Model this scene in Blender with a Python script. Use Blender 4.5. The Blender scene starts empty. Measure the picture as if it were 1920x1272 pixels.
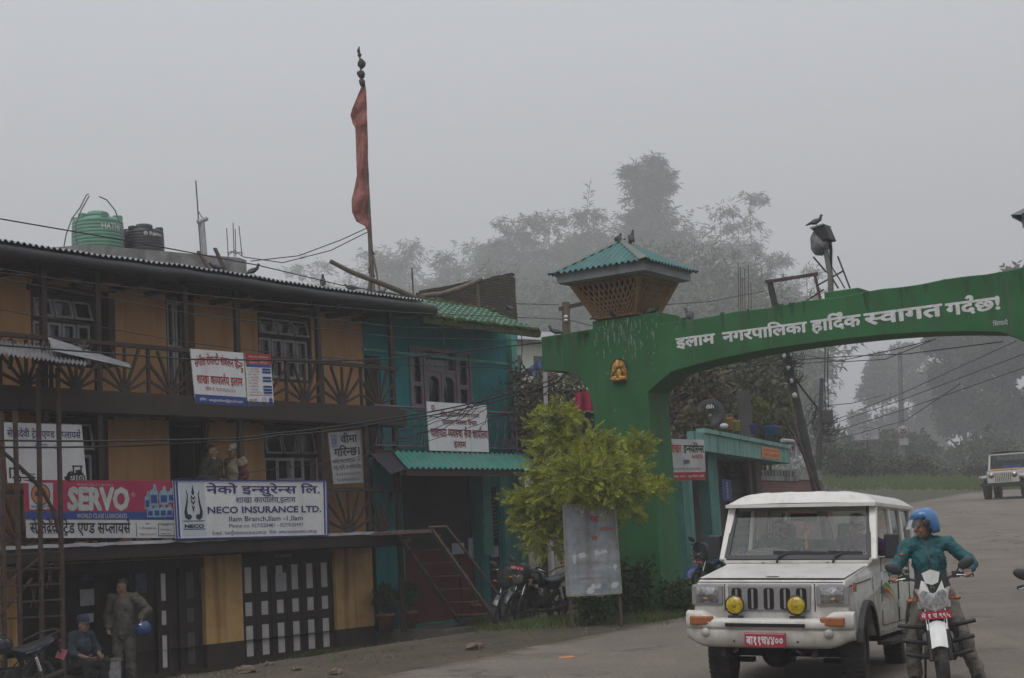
import bpy, bmesh, math, random
from mathutils import Vector, Matrix, noise
rnd = random.Random(11)
sc = bpy.context.scene
col = sc.collection
rad = math.radians
V = Vector

# ---------------------------------------------------------------- camera
CAM_Z, TILT, ROLL, FPX = 1.6, rad(7.5), rad(3.15), 2900.0
_r0, _u0, _f0 = V((1, 0, 0)), V((0, -math.sin(TILT), math.cos(TILT))), V((0, math.cos(TILT), math.sin(TILT)))
CR = _r0 * math.cos(ROLL) - _u0 * math.sin(ROLL)
CU = _r0 * math.sin(ROLL) + _u0 * math.cos(ROLL)
CF = _f0
cam = bpy.data.cameras.new('camera')
cam.sensor_width = 36.0
cam.lens = 36.0 * FPX / 1920.0
cam.clip_start = 0.1
cam.clip_end = 3000
cam_ob = bpy.data.objects.new('camera', cam)
col.objects.link(cam_ob)
m = Matrix((( CR.x, CU.x, -CF.x, 0), (CR.y, CU.y, -CF.y, 0), (CR.z, CU.z, -CF.z, CAM_Z), (0, 0, 0, 1)))
cam_ob.matrix_world = m
sc.camera = cam_ob

# ---------------------------------------------------------------- daylight: overcast
SUN_EL, SUN_AZ = rad(58), rad(205)
w = bpy.data.worlds.new('World')
sc.world = w
w.use_nodes = True
nt = w.node_tree
nt.nodes.clear()
sky = nt.nodes.new('ShaderNodeTexSky')
sky.sky_type = 'NISHITA'
sky.sun_disc = False
sky.sun_elevation = SUN_EL
sky.sun_rotation = SUN_AZ
sky.dust_density = 6
hs = nt.nodes.new('ShaderNodeHueSaturation')
hs.inputs['Saturation'].default_value = 0.10
tc = nt.nodes.new('ShaderNodeTexCoord')
sp = nt.nodes.new('ShaderNodeSeparateXYZ')
mr = nt.nodes.new('ShaderNodeMapRange')
mr.inputs['From Min'].default_value = -0.05
mr.inputs['From Max'].default_value = 0.9
mr.inputs['To Min'].default_value = 0.62
mr.inputs['To Max'].default_value = 2.3
mx = nt.nodes.new('ShaderNodeMix')
mx.data_type = 'RGBA'
mx.inputs['Factor'].default_value = 0.72
mx.inputs[7].default_value = (8.3, 8.55, 9.1, 1)      # the even grey of the cloud deck
mul = nt.nodes.new('ShaderNodeVectorMath')
mul.operation = 'SCALE'
bg = nt.nodes.new('ShaderNodeBackground')
bg.inputs['Strength'].default_value = 0.070
wo = nt.nodes.new('ShaderNodeOutputWorld')
L = nt.links.new
L(sky.outputs[0], hs.inputs['Color'])
L(hs.outputs[0], mx.inputs[6])
L(tc.outputs['Generated'], sp.inputs[0])
L(sp.outputs['Z'], mr.inputs['Value'])
L(mx.outputs[2], mul.inputs[0])
L(mr.outputs[0], mul.inputs['Scale'])
L(mul.outputs[0], bg.inputs['Color'])
L(bg.outputs[0], wo.inputs['Surface'])

sun = bpy.data.lights.new('sun', 'SUN')
sun.energy = 0.7
sun.angle = rad(35)
sun.color = (1.0, 0.97, 0.93)
so = bpy.data.objects.new('sun', sun)
col.objects.link(so)
sd = V((math.sin(SUN_AZ) * math.cos(SUN_EL), math.cos(SUN_AZ) * math.cos(SUN_EL), math.sin(SUN_EL)))
so.rotation_euler = sd.to_track_quat('Z', 'Y').to_euler()

sc.view_settings.view_transform = 'Standard'
sc.view_settings.look = 'None'
sc.view_settings.gamma = 1.0
sc.view_settings.exposure = 0.0
sc.render.engine = 'CYCLES'
cy = sc.cycles
cy.use_denoising = True
cy.max_bounces = 7
cy.diffuse_bounces = 3
cy.glossy_bounces = 3
cy.transmission_bounces = 4
cy.transparent_max_bounces = 12
cy.volume_bounces = 1
cy.use_adaptive_sampling = True
cy.adaptive_threshold = 0.02

# ---------------------------------------------------------------- helpers
def ray(x, y):
    return CF + CR * ((x - 960) / FPX) - CU * ((y - 636) / FPX)

def at(x, y, Y):
    """the point Y metres ahead of the camera that is seen at pixel x, y of the 1920 picture"""
    v = ray(x, y)
    return v * (Y / v.y) + V((0, 0, CAM_Z))

class Frame:
    """local axes of a building: x along the front, y into it, z up"""
    def __init__(s, origin, theta):
        s.o = V((origin[0], origin[1], origin[2] if len(origin) > 2 else 0.0))
        s.th = theta
        s.M = Matrix.Translation(s.o) @ Matrix.Rotation(theta, 4, 'Z')
        s.I = s.M.inverted()
    def px(s, x, y, d=0.0):
        c = s.I @ V((0, 0, CAM_Z))
        v = s.I.to_3x3() @ ray(x, y)
        t = (-d - c.y) / v.y
        return c + v * t
    def side(s, x, y, sx):
        c = s.I @ V((0, 0, CAM_Z))
        v = s.I.to_3x3() @ ray(x, y)
        return c + v * ((sx - c.x) / v.x)
    def S(s, x, y=900, d=0.0): return s.px(x, y, d).x
    def Z(s, x, y, d=0.0): return s.px(x, y, d).z
    def w(s, p): return s.M @ V(p)

def lerp(a, b, t): return a + (b - a) * t

class MB:
    def __init__(s): s.v = []; s.f = []; s.sm = []
    def add(s, vs, fs, smooth=False):
        b = len(s.v)
        s.v.extend([tuple(p) for p in vs])
        s.f.extend([tuple(i + b for i in f) for f in fs])
        s.sm.extend([smooth] * len(fs))
        return s
    def face(s, pts): return s.add(pts, [tuple(range(len(pts)))])
    def box(s, x0, x1, y0, y1, z0, z1):
        x0, x1 = min(x0, x1), max(x0, x1); y0, y1 = min(y0, y1), max(y0, y1); z0, z1 = min(z0, z1), max(z0, z1)
        return s.add([(x0,y0,z0),(x1,y0,z0),(x1,y1,z0),(x0,y1,z0),(x0,y0,z1),(x1,y0,z1),(x1,y1,z1),(x0,y1,z1)],
                     [(3,2,1,0),(4,5,6,7),(0,1,5,4),(1,2,6,5),(2,3,7,6),(3,0,4,7)])
    def hexa(s, p):   # eight corners, bottom ring then top ring
        return s.add(p, [(3,2,1,0),(4,5,6,7),(0,1,5,4),(1,2,6,5),(2,3,7,6),(3,0,4,7)])
    def obox(s, c, sx, sy, sz, M=None):
        M = M or Matrix.Identity(3); c = V(c); h = []
        for z in (-.5, .5):
            for x, y in ((-.5,-.5),(.5,-.5),(.5,.5),(-.5,.5)):
                h.append(c + M @ V((x*sx, y*sy, z*sz)))
        return s.hexa(h)
    def bar(s, p, q, w, h=None, up=(0,0,1)):
        p, q = V(p), V(q); h = h or w
        d = (q - p).normalized(); u = V(up)
        a = d.cross(u)
        if a.length < 1e-4: a = d.cross(V((0,1,0)))
        a.normalize(); b = a.cross(d)
        r = []
        for e in (p, q):
            for i, j in ((-.5,-.5),(.5,-.5),(.5,.5),(-.5,.5)):
                r.append(e + a*(i*w) + b*(j*h))
        return s.hexa(r)
    def tube(s, pts, r, n=8, caps=True):
        pts = [V(p) for p in pts]; rr = r if isinstance(r, (list, tuple)) else [r]*len(pts)
        vs, fs = [], []; ref = None
        for i, p in enumerate(pts):
            d = (pts[min(i+1, len(pts)-1)] - pts[max(i-1, 0)]).normalized()
            if ref is None:
                ref = V((0,0,1)) if abs(d.z) < .9 else V((1,0,0))
            a = d.cross(ref)
            if a.length < 1e-5: a = d.cross(V((0.3,1,0.2)))
            a.normalize(); b = d.cross(a); ref = -b if False else a.cross(d)
            for k in range(n):
                t = 2*math.pi*k/n
                vs.append(p + (a*math.cos(t) + b*math.sin(t))*rr[i])
        for i in range(len(pts)-1):
            for k in range(n):
                fs.append((i*n+k, i*n+(k+1)%n, (i+1)*n+(k+1)%n, (i+1)*n+k))
        s.add(vs, fs, True)
        if caps and n > 2:
            s.add(vs[:n], [tuple(range(n-1,-1,-1))]); s.add(vs[-n:], [tuple(range(n))])
        return s
    def lathe(s, prof, c=(0,0,0), n=24, M=None, smooth=True):
        M = M or Matrix.Identity(3); c = V(c); vs, fs = [], []
        for r, z in prof:
            for k in range(n):
                t = 2*math.pi*k/n
                vs.append(c + M @ V((r*math.cos(t), r*math.sin(t), z)))
        for i in range(len(prof)-1):
            for k in range(n):
                fs.append((i*n+k, i*n+(k+1)%n, (i+1)*n+(k+1)%n, (i+1)*n+k))
        return s.add(vs, fs, smooth)
    def ell(s, c, r, M=None, n=16, m=10):
        prof = [(max(1e-4, math.sin(math.pi*i/m)), -math.cos(math.pi*i/m)) for i in range(m+1)]
        M = M or Matrix.Identity(3)
        rx, ry, rz = (r, r, r) if not isinstance(r, (tuple, list)) else r
        return s.lathe(prof, c, n, M @ Matrix.Diagonal((rx, ry, rz)))
    def cap(s, p, q, r0, r1, n=12):
        """a capsule with two radii (a tapered limb)"""
        p, q = V(p), V(q); d = q - p; l = d.length
        M = d.to_track_quat('Z', 'Y').to_matrix() if l > 1e-6 else Matrix.Identity(3)
        prof = [(1e-4, -r0)] + [(r0*math.sin(a), -r0*math.cos(a)) for a in (.5, 1.0, 1.4)] + [(r0, 0), (r1, l)] + \
               [(r1*math.sin(a), l - r1*math.cos(a)) for a in (1.74, 2.14, 2.64)] + [(1e-4, l + r1)]
        return s.lathe(prof, p, n, M)
    def prism(s, poly, vec):
        n = len(poly); a = [V(p) for p in poly]; b = [p + V(vec) for p in a]
        fs = [tuple(range(n-1,-1,-1)), tuple(range(n, 2*n))] + [(i, (i+1)%n, n+(i+1)%n, n+i) for i in range(n)]
        return s.add(a + b, fs)
    def grid(s, fn, nu, nv, smooth=True):
        vs = [fn(i/nu, j/nv) for j in range(nv+1) for i in range(nu+1)]
        fs = [(j*(nu+1)+i, j*(nu+1)+i+1, (j+1)*(nu+1)+i+1, (j+1)*(nu+1)+i) for j in range(nv) for i in range(nu)]
        return s.add(vs, fs, smooth)
    def sheet(s, p0, pu, pv, waves, amp, nrm, nv=2, bend=0.0, jit=0.0):
        """corrugated sheet: p0 corner, pu across the waves, pv along them"""
        p0, pu, pv, nrm = V(p0), V(pu), V(pv), V(nrm).normalized()
        def f(u, v):
            return p0 + pu*u + pv*v + nrm*(amp*math.cos(u*waves*2*math.pi) + bend*4*v*(1-v) + jit*noise.noise(V((u*5, v*5, 3.1))))
        return s.grid(f, int(waves*6), nv)
    def mapped(s, M):
        s.v = [tuple(M @ V(p)) for p in s.v]; return s
    def mesh(s, name):
        me = bpy.data.meshes.new(name)
        me.from_pydata(s.v, [], s.f); me.update()
        if any(s.sm): me.polygons.foreach_set('use_smooth', s.sm)
        return me
    def build(s, name, mat, parent=None, bevel=0.0, loc=None, fix=False):
        me = s.mesh(name)
        if fix:
            bm = bmesh.new(); bm.from_mesh(me)
            bmesh.ops.remove_doubles(bm, verts=bm.verts, dist=1e-5)
            bmesh.ops.recalc_face_normals(bm, faces=bm.faces); bm.to_mesh(me); bm.free()
        me.materials.append(mat)
        o = bpy.data.objects.new(name, me); col.objects.link(o)
        if parent: o.parent = parent
        if loc: o.location = loc
        if bevel:
            b = o.modifiers.new('bevel', 'BEVEL'); b.width = bevel; b.segments = 2; b.limit_method = 'ANGLE'; b.angle_limit = rad(40)
        return o

def tag(o, label=None, cat=None, group=None, kind=None):
    if label: o['label'] = label
    if cat: o['category'] = cat
    if group: o['group'] = group
    if kind: o['kind'] = kind
    return o

def thing(name, label, cat, loc=(0,0,0), rot=0.0, group=None):
    o = bpy.data.objects.new(name, None); col.objects.link(o)
    o.empty_display_size = .2
    o.location = loc
    o.rotation_euler = rot if isinstance(rot, (tuple, list)) else (0, 0, rot)
    return tag(o, label, cat, group, 'thing')

def copy_tree(o, parent=None):
    c = o.copy(); col.objects.link(c)
    if parent: c.parent = parent
    for ch in list(o.children): copy_tree(ch, c)
    return c

# ---------------------------------------------------------------- materials
def pm(name, c, c2=None, scale=4.0, rough=.8, bump=0.0, bscale=40.0, metal=0.0, streak=None, samt=.5, sscale=6.0, spec=.4, coat=0.0, fine=.12, speck=None, spk=.62, stretch=None):
    """procedural surface: two colours mixed by cloudy noise, fine grain, optional run-down streaks, optional specks, bump"""
    M = bpy.data.materials.new(name); M.use_nodes = True
    n = M.node_tree; b = n.nodes['Principled BSDF']; lk = n.links.new
    c = tuple(c) + (1,); c2 = tuple(c2) + (1,) if c2 else tuple(x*.72 for x in c[:3]) + (1,)
    t = n.nodes.new('ShaderNodeTexCoord')
    src = t.outputs['Object']
    if stretch:
        mp = n.nodes.new('ShaderNodeMapping'); mp.inputs['Scale'].default_value = stretch
        lk(src, mp.inputs['Vector']); src2 = mp.outputs[0]
    else: src2 = src
    a = n.nodes.new('ShaderNodeTexNoise'); a.inputs['Scale'].default_value = scale; a.inputs['Detail'].default_value = 6; a.inputs['Roughness'].default_value = .62
    lk(src2, a.inputs['Vector'])
    r = n.nodes.new('ShaderNodeMapRange'); r.inputs['From Min'].default_value = .36; r.inputs['From Max'].default_value = .66
    lk(a.outputs['Fac'], r.inputs['Value'])
    mxx = n.nodes.new('ShaderNodeMix'); mxx.data_type = 'RGBA'; mxx.inputs[6].default_value = c; mxx.inputs[7].default_value = c2
    lk(r.outputs[0], mxx.inputs['Factor'])
    out = mxx.outputs[2]
    f = n.nodes.new('ShaderNodeTexNoise'); f.inputs['Scale'].default_value = bscale; f.inputs['Detail'].default_value = 4
    lk(src2, f.inputs['Vector'])
    if fine:
        fr = n.nodes.new('ShaderNodeMapRange'); fr.inputs['From Min'].default_value = .3; fr.inputs['From Max'].default_value = .7
        fr.inputs['To Min'].default_value = 1 - fine; fr.inputs['To Max'].default_value = 1 + fine
        lk(f.outputs['Fac'], fr.inputs['Value'])
        sv = n.nodes.new('ShaderNodeVectorMath'); sv.operation = 'SCALE'
        lk(out, sv.inputs[0]); lk(fr.outputs[0], sv.inputs['Scale']); out = sv.outputs[0]
    if streak:
        mp = n.nodes.new('ShaderNodeMapping'); mp.inputs['Scale'].default_value = (sscale, sscale, sscale*.07)
        lk(src, mp.inputs['Vector'])
        q = n.nodes.new('ShaderNodeTexNoise'); q.inputs['Scale'].default_value = 1.0; q.inputs['Detail'].default_value = 5
        lk(mp.outputs[0], q.inputs['Vector'])
        qr = n.nodes.new('ShaderNodeMapRange'); qr.inputs['From Min'].default_value = .5; qr.inputs['From Max'].default_value = .75; qr.inputs['To Max'].default_value = samt
        lk(q.outputs['Fac'], qr.inputs['Value'])
        m2 = n.nodes.new('ShaderNodeMix'); m2.data_type = 'RGBA'; m2.inputs[7].default_value = tuple(streak) + (1,)
        lk(qr.outputs[0], m2.inputs['Factor']); lk(out, m2.inputs[6]); out = m2.outputs[2]
    if speck:
        vq = n.nodes.new('ShaderNodeTexNoise'); vq.inputs['Scale'].default_value = bscale*.45; vq.inputs['Detail'].default_value = 3
        lk(src, vq.inputs['Vector'])
        vr = n.nodes.new('ShaderNodeMapRange'); vr.inputs['From Min'].default_value = spk; vr.inputs['From Max'].default_value = spk + .04
        lk(vq.outputs['Fac'], vr.inputs['Value'])
        m3 = n.nodes.new('ShaderNodeMix'); m3.data_type = 'RGBA'; m3.inputs[7].default_value = tuple(speck) + (1,)
        lk(vr.outputs[0], m3.inputs['Factor']); lk(out, m3.inputs[6]); out = m3.outputs[2]
    lk(out, b.inputs['Base Color'])
    b.inputs['Roughness'].default_value = rough; b.inputs['Metallic'].default_value = metal
    b.inputs['Specular IOR Level'].default_value = spec
    if coat: b.inputs['Coat Weight'].default_value = coat; b.inputs['Coat Roughness'].default_value = .12
    if bump:
        bp = n.nodes.new('ShaderNodeBump'); bp.inputs['Strength'].default_value = bump; bp.inputs['Distance'].default_value = .02
        lk(f.outputs['Fac'], bp.inputs['Height']); lk(bp.outputs[0], b.inputs['Normal'])
    return M

def glass(name, tint=(.8,.85,.88), alpha=.35, rough=.04):
    M = bpy.data.materials.new(name); M.use_nodes = True
    n = M.node_tree; n.nodes.clear(); lk = n.links.new
    o = n.nodes.new('ShaderNodeOutputMaterial'); t = n.nodes.new('ShaderNodeBsdfTransparent'); g = n.nodes.new('ShaderNodeBsdfGlossy')
    t.inputs[0].default_value = tuple(tint) + (1,); g.inputs['Roughness'].default_value = rough
    g.inputs['Color'].default_value = (.40, .415, .42, 1)
    lw = n.nodes.new('ShaderNodeFresnel'); lw.inputs['IOR'].default_value = 1.5
    ma = n.nodes.new('ShaderNodeMath'); ma.operation = 'MULTIPLY_ADD'; ma.inputs[1].default_value = 1.0; ma.inputs[2].default_value = alpha
    mxs = n.nodes.new('ShaderNodeMixShader')
    lk(lw.outputs[0], ma.inputs[0]); lk(ma.outputs[0], mxs.inputs[0]); lk(t.outputs[0], mxs.inputs[1]); lk(g.outputs[0], mxs.inputs[2]); lk(mxs.outputs[0], o.inputs[0])
    return M

def brick_mat(name, c1, c2, mortar, sx=.22, sz=.07, moss=None):
    M = bpy.data.materials.new(name); M.use_nodes = True
    n = M.node_tree; b = n.nodes['Principled BSDF']; lk = n.links.new
    t = n.nodes.new('ShaderNodeTexCoord'); sep = n.nodes.new('ShaderNodeSeparateXYZ'); cmb = n.nodes.new('ShaderNodeCombineXYZ')
    ad = n.nodes.new('ShaderNodeMath'); ad.operation = 'ADD'
    lk(t.outputs['Object'], sep.inputs[0]); lk(sep.outputs['X'], ad.inputs[0]); lk(sep.outputs['Y'], ad.inputs[1])
    lk(ad.outputs[0], cmb.inputs['X']); lk(sep.outputs['Z'], cmb.inputs['Y'])
    br = n.nodes.new('ShaderNodeTexBrick'); br.inputs['Scale'].default_value = 1
    br.inputs['Brick Width'].default_value = sx; br.inputs['Row Height'].default_value = sz; br.inputs['Mortar Size'].default_value = .012
    br.inputs['Color1'].default_value = tuple(c1) + (1,); br.inputs['Color2'].default_value = tuple(c2) + (1,); br.inputs['Mortar'].default_value = tuple(mortar) + (1,)
    lk(cmb.outputs[0], br.inputs['Vector'])
    out = br.outputs['Color']
    q = n.nodes.new('ShaderNodeTexNoise'); q.inputs['Scale'].default_value = 3; q.inputs['Detail'].default_value = 6
    lk(t.outputs['Object'], q.inputs['Vector'])
    if moss:
        r = n.nodes.new('ShaderNodeMapRange'); r.inputs['From Min'].default_value = .45; r.inputs['From Max'].default_value = .65
        lk(q.outputs['Fac'], r.inputs['Value'])
        m3 = n.nodes.new('ShaderNodeMix'); m3.data_type = 'RGBA'; m3.inputs[7].default_value = tuple(moss) + (1,)
        lk(r.outputs[0], m3.inputs['Factor']); lk(out, m3.inputs[6]); out = m3.outputs[2]
    lk(out, b.inputs['Base Color']); b.inputs['Roughness'].default_value = .95
    bp = n.nodes.new('ShaderNodeBump'); bp.inputs['Strength'].default_value = .6; bp.inputs['Distance'].default_value = .02; bp.invert = True
    lk(br.outputs['Fac'], bp.inputs['Height']); lk(bp.outputs[0], b.inputs['Normal'])
    return M

def leaf_mat(name, c, c2, c3=None, scale=.9, trans=.25):
    """foliage: each leaf clump takes its own tone from noise over the crown"""
    M = pm(name, c, c2, scale=scale, rough=.6, bscale=9, fine=.35, spec=.3)
    b = M.node_tree.nodes['Principled BSDF']
    try: b.inputs['Transmission Weight'].default_value = 0.0
    except Exception: pass
    if trans:
        n = M.node_tree; o = n.nodes['Material Output']; tr = n.nodes.new('ShaderNodeBsdfTranslucent'); ms = n.nodes.new('ShaderNodeMixShader')
        ms.inputs[0].default_value = trans
        src = b.inputs['Base Color'].links[0].from_socket
        n.links.new(src, tr.inputs['Color']); n.links.new(b.outputs[0], ms.inputs[1]); n.links.new(tr.outputs[0], ms.inputs[2]); n.links.new(ms.outputs[0], o.inputs[0])
    return M

# ---------------------------------------------------------------- writing
_tsc = bpy.data.scenes.new('type_setting')
_gc = {}
def _mesh_of(s, bold):
    k = (s, bold)
    if k in _gc: return _gc[k]
    c = bpy.data.curves.new('type', 'FONT'); c.body = s; c.resolution_u = 2; c.offset = bold
    o = bpy.data.objects.new('type', c); _tsc.collection.objects.link(o)
    vl = _tsc.view_layers[0]; vl.update()
    e = o.evaluated_get(vl.depsgraph); me = e.to_mesh()
    vs = [(p.co.x, p.co.y) for p in me.vertices]; fs = [tuple(p.vertices) for p in me.polygons]
    e.to_mesh_clear(); bpy.data.objects.remove(o); bpy.data.curves.remove(c)
    _gc[k] = (vs, fs); return _gc[k]
def _adv(s):
    k = ('adv', s)
    if k not in _gc:
        a = max(p[0] for p in _mesh_of(s + 'न', 0)[0]); b = max(p[0] for p in _mesh_of('न', 0)[0]); _gc[k] = a - b
    return _gc[k]
def _half(ch, bold):
    """the half form: the letter cut off before its upright stroke"""
    k = ('half', ch, bold)
    if k in _gc: return _gc[k]
    vs, fs = _mesh_of(ch, bold); cut = _adv(ch) - .18; ov, of = [], []
    for f in fs:
        p = [vs[i] for i in f]; r = []
        for a, b in zip(p, p[1:] + p[:1]):
            if a[0] <= cut: r.append(a)
            if (a[0] <= cut) != (b[0] <= cut):
                t = (cut - a[0])/(b[0] - a[0]); r.append((cut, a[1] + (b[1] - a[1])*t))
        if len(r) > 2: of.append(tuple(range(len(ov), len(ov) + len(r)))); ov += r
    _gc[k] = (ov, of, cut)
    return _gc[k]
def type_line(s, bold=0.0):
    """flat outline of a line of writing, size 1. ~ after a letter = half form, ` = reph above, < = rakar below"""
    vs, fs, pen, buf, lay = [], [], 0.0, '', [0]
    def put(v, f, z=0):
        b = len(vs); vs.extend([(x + pen, y, z) for x, y in v]); fs.extend([tuple(i + b for i in q) for q in f])
    i = 0
    def stroke(pts, wd):
        for (a, b) in zip(pts[:-1], pts[1:]):
            d = V((b[0]-a[0], b[1]-a[1])).normalized()*wd; nn = V((-d.y, d.x))
            lay[0] += 1
            put([(a[0]+nn.x-d.x*.4, a[1]+nn.y-d.y*.4), (a[0]-nn.x-d.x*.4, a[1]-nn.y-d.y*.4), (b[0]-nn.x+d.x*.4, b[1]-nn.y+d.y*.4), (b[0]+nn.x+d.x*.4, b[1]+nn.y+d.y*.4)], [(0,1,2,3)], lay[0])
    while i < len(s):
        ch = s[i]; nx = s[i+1] if i + 1 < len(s) else ''
        if nx == '~' or ch in '`<':
            if buf:
                put(*_mesh_of(buf, bold)); pen += _adv(buf); buf = ''
            if ch == '`': stroke([(-.28,.80), (-.22,.88), (-.14,.87), (-.10,.78), (-.13,.64)], .035 + bold)
            elif ch == '<': stroke([(-.42,-.14), (-.30,-.02), (-.18,-.14)], .035 + bold)
            else:
                v, f, a = _half(ch, bold); put(v, f); pen += a; i += 1
        else: buf += ch
        i += 1
    if buf:
        put(*_mesh_of(buf, bold)); pen += _adv(buf)
    return vs, fs, pen
def write(mb, s, fn, x, y, h, width=None, align='l', bold=0.0, slant=0.0):
    """lay a line of writing on a surface: fn(x, y) -> point; h = letter height, width squeezes the line to fit.
    heavy lettering is thickened by a few shifted layers a fraction of a millimetre apart"""
    vs, fs, wd = type_line(s, min(bold, .008))
    k = (width / wd) if width else h
    off = {'l': 0, 'c': -wd*k/2, 'r': -wd*k}[align]
    a = fn(x, y); nrm = (fn(x + .01, y) - a).cross(fn(x, y + .01) - a)
    if nrm.length: nrm.normalize()
    sh = [(0, 0)]
    if bold > .010: c = bold - .006; sh = [(0, 0), (c, 0), (-c, 0), (0, c), (0, -c)] + ([(c*.7, c*.7), (-c*.7, -c*.7), (c*.7, -c*.7), (-c*.7, c*.7)] if bold > .03 else [])
    for i, (dx, dy) in enumerate(sh):
        mb.add([fn(x + off + (px + dx)*k + slant*py*h, y + (py + dy)*h) + nrm*(.0003*pz + .0012*i/len(sh)) for px, py, pz in vs], fs)
    return mb
# ================================================================ frames
HF = Frame((-6.9743, 27.3, 0), rad(54))        # the street front on the left
GF = Frame((2.2764, 28.0, 0), rad(-33))        # the welcome arch across the road

# ================================================================ palette
M_yellow = pm('ochre_plaster', (.49,.275,.13), (.39,.215,.10), scale=1.6, rough=.92, bump=.25, bscale=60, streak=(.16,.085,.04), samt=.45, sscale=5, fine=.08)
M_stainy = pm('stained_ochre_plaster', (.66,.41,.17), (.50,.30,.11), scale=2.2, rough=.92, bump=.25, bscale=50, streak=(.14,.07,.02), samt=.8, sscale=4)
M_brown = pm('dark_brown_paint', (.036,.022,.018), (.022,.014,.012), scale=5, rough=.7, bump=.15, bscale=70, fine=.2)
M_wood = pm('weathered_brown_wood', (.058,.035,.027), (.034,.021,.017), scale=3, rough=.8, bump=.3, bscale=30, stretch=(3,3,14), fine=.25)
M_plinth = pm('dark_plinth', (.055,.035,.028), (.035,.024,.02), scale=2, rough=.9, bump=.3)
M_dark = pm('dark_interior', (.012,.011,.012), (.008,.008,.008), scale=2, rough=.9)  # near-black colour stands in for the shade inside openings
M_frame = pm('pale_window_paint', (.36,.34,.34), (.28,.26,.26), scale=5, rough=.7, fine=.15)
M_mauve = pm('mauve_window_paint', (.21,.175,.195), (.15,.125,.14), scale=5, rough=.7)
M_pane = pm('dark_window_glass', (.030,.034,.036), (.018,.020,.022), scale=1.5, rough=.12, spec=.6, fine=.05)
M_teal = pm('turquoise_plaster', (.015,.205,.215), (.010,.165,.175), scale=1.3, rough=.88, bump=.2, bscale=60, streak=(.02,.08,.07), samt=.5, sscale=5)
M_teal2 = pm('pale_turquoise_plaster', (.13,.36,.30), (.09,.29,.24), scale=2, rough=.88, bump=.2, streak=(.05,.10,.08), samt=.6)
M_cream = pm('pale_soffit_plaster', (.50,.51,.46), (.40,.41,.37), scale=2, rough=.9)
M_tin = pm('grey_corrugated_tin', (.30,.31,.33), (.19,.19,.20), scale=2.5, rough=.45, metal=.5, bump=.1, streak=(.16,.10,.07), samt=.4)
M_tindark = pm('sooty_roof_tin', (.030,.030,.032), (.018,.018,.018), scale=2.5, rough=.5, metal=.2, bump=.2, streak=(.06,.05,.04), samt=.3)
M_tealtin = pm('teal_corrugated_tin', (.040,.215,.18), (.032,.165,.14), scale=3, rough=.5, bump=.15, streak=(.17,.14,.10), samt=.8, sscale=11)
M_huttin = pm('dark_teal_tin', (.030,.130,.122), (.022,.095,.09), scale=3, rough=.5, bump=.15, streak=(.12,.14,.13), samt=.5, sscale=7)
M_tile = pm('green_pressed_tile', (.085,.185,.12), (.045,.115,.075), scale=4, rough=.6, bump=.2, streak=(.03,.045,.02), samt=.45, sscale=9)
M_moss = pm('moss', (.055,.075,.022), (.03,.042,.013), scale=8, rough=1, bump=.8, bscale=30)
M_conc = pm('weathered_concrete', (.27,.265,.26), (.14,.135,.13), scale=2.4, rough=.95, bump=.4, bscale=30, streak=(.05,.05,.045), samt=.9, sscale=2)
M_pole = pm('concrete_pole', (.17,.165,.16), (.11,.105,.10), scale=3, rough=.9, bump=.3)
M_green = pm('gate_green_paint', (.023,.124,.038), (.014,.082,.024), scale=.9, rough=.75, bump=.12, bscale=50, streak=(.045,.055,.035), samt=.7, sscale=4, speck=(.20,.24,.19), spk=.715, fine=.12)
M_white = pm('white_letter_paint', (.62,.62,.62), (.48,.48,.49), scale=6, rough=.8, fine=.15)
M_grey = pm('grey_fascia_paint', (.24,.26,.265), (.18,.195,.20), scale=3, rough=.8, streak=(.10,.10,.09), samt=.5)
M_lattice = pm('ochre_lattice', (.21,.13,.06), (.15,.09,.042), scale=5, rough=.85, bump=.2)
M_gold = pm('gold_paint', (.50,.30,.07), (.30,.16,.04), scale=9, rough=.45, metal=.35)
M_bamboo = pm('old_bamboo', (.14,.11,.08), (.08,.062,.046), scale=4, rough=.7, bump=.2)
M_steel = pm('rusty_steel', (.085,.055,.045), (.045,.032,.028), scale=8, rough=.7, metal=.3)
M_wire = pm('black_cable', (.014,.014,.015), (.010,.010,.010), scale=2, rough=.6)
M_rail = pm('purple_grey_rail_paint', (.13,.10,.15), (.09,.07,.10), scale=5, rough=.6)
M_red = pm('dark_red_paint', (.15,.022,.018), (.10,.016,.014), scale=2, rough=.8, streak=(.05,.02,.018), samt=.5)
M_paper = pm('pasted_paper', (.50,.50,.54), (.40,.40,.43), scale=8, rough=.9)
M_board = pm('white_sign_enamel', (.66,.66,.67), (.58,.58,.59), scale=2, rough=.5, streak=(.36,.34,.31), samt=.25)
M_flexsheet = pm('greyish_flex_sheet', (.55,.55,.56), (.47,.47,.48), scale=3, rough=.6)  # slightly greyer white than the sign enamel
M_blue = pm('navy_letter_paint', (.035,.035,.16), (.03,.03,.13), scale=6, rough=.6)
M_bluebar = pm('blue_print', (.03,.06,.25), (.025,.05,.20), scale=6, rough=.6)
M_black = pm('black_letter_paint', (.02,.02,.022), (.016,.016,.017), scale=6, rough=.6)
M_redtxt = pm('red_letter_paint', (.38,.022,.022), (.28,.02,.02), scale=6, rough=.6)
M_maroon = pm('maroon_letter_paint', (.22,.02,.03), (.17,.016,.025), scale=6, rough=.6)
M_pink = pm('magenta_banner_print', (.38,.030,.090), (.31,.024,.07), scale=1.6, rough=.6)
M_orange = pm('orange_print', (.55,.22,.06), (.45,.17,.05), scale=4, rough=.7)
M_terra = pm('terracotta', (.26,.10,.055), (.17,.065,.04), scale=5, rough=.9)
M_brick = brick_mat('mossy_old_brick', (.105,.072,.055), (.060,.044,.036), (.018,.017,.014), moss=(.028,.034,.015))
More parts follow.
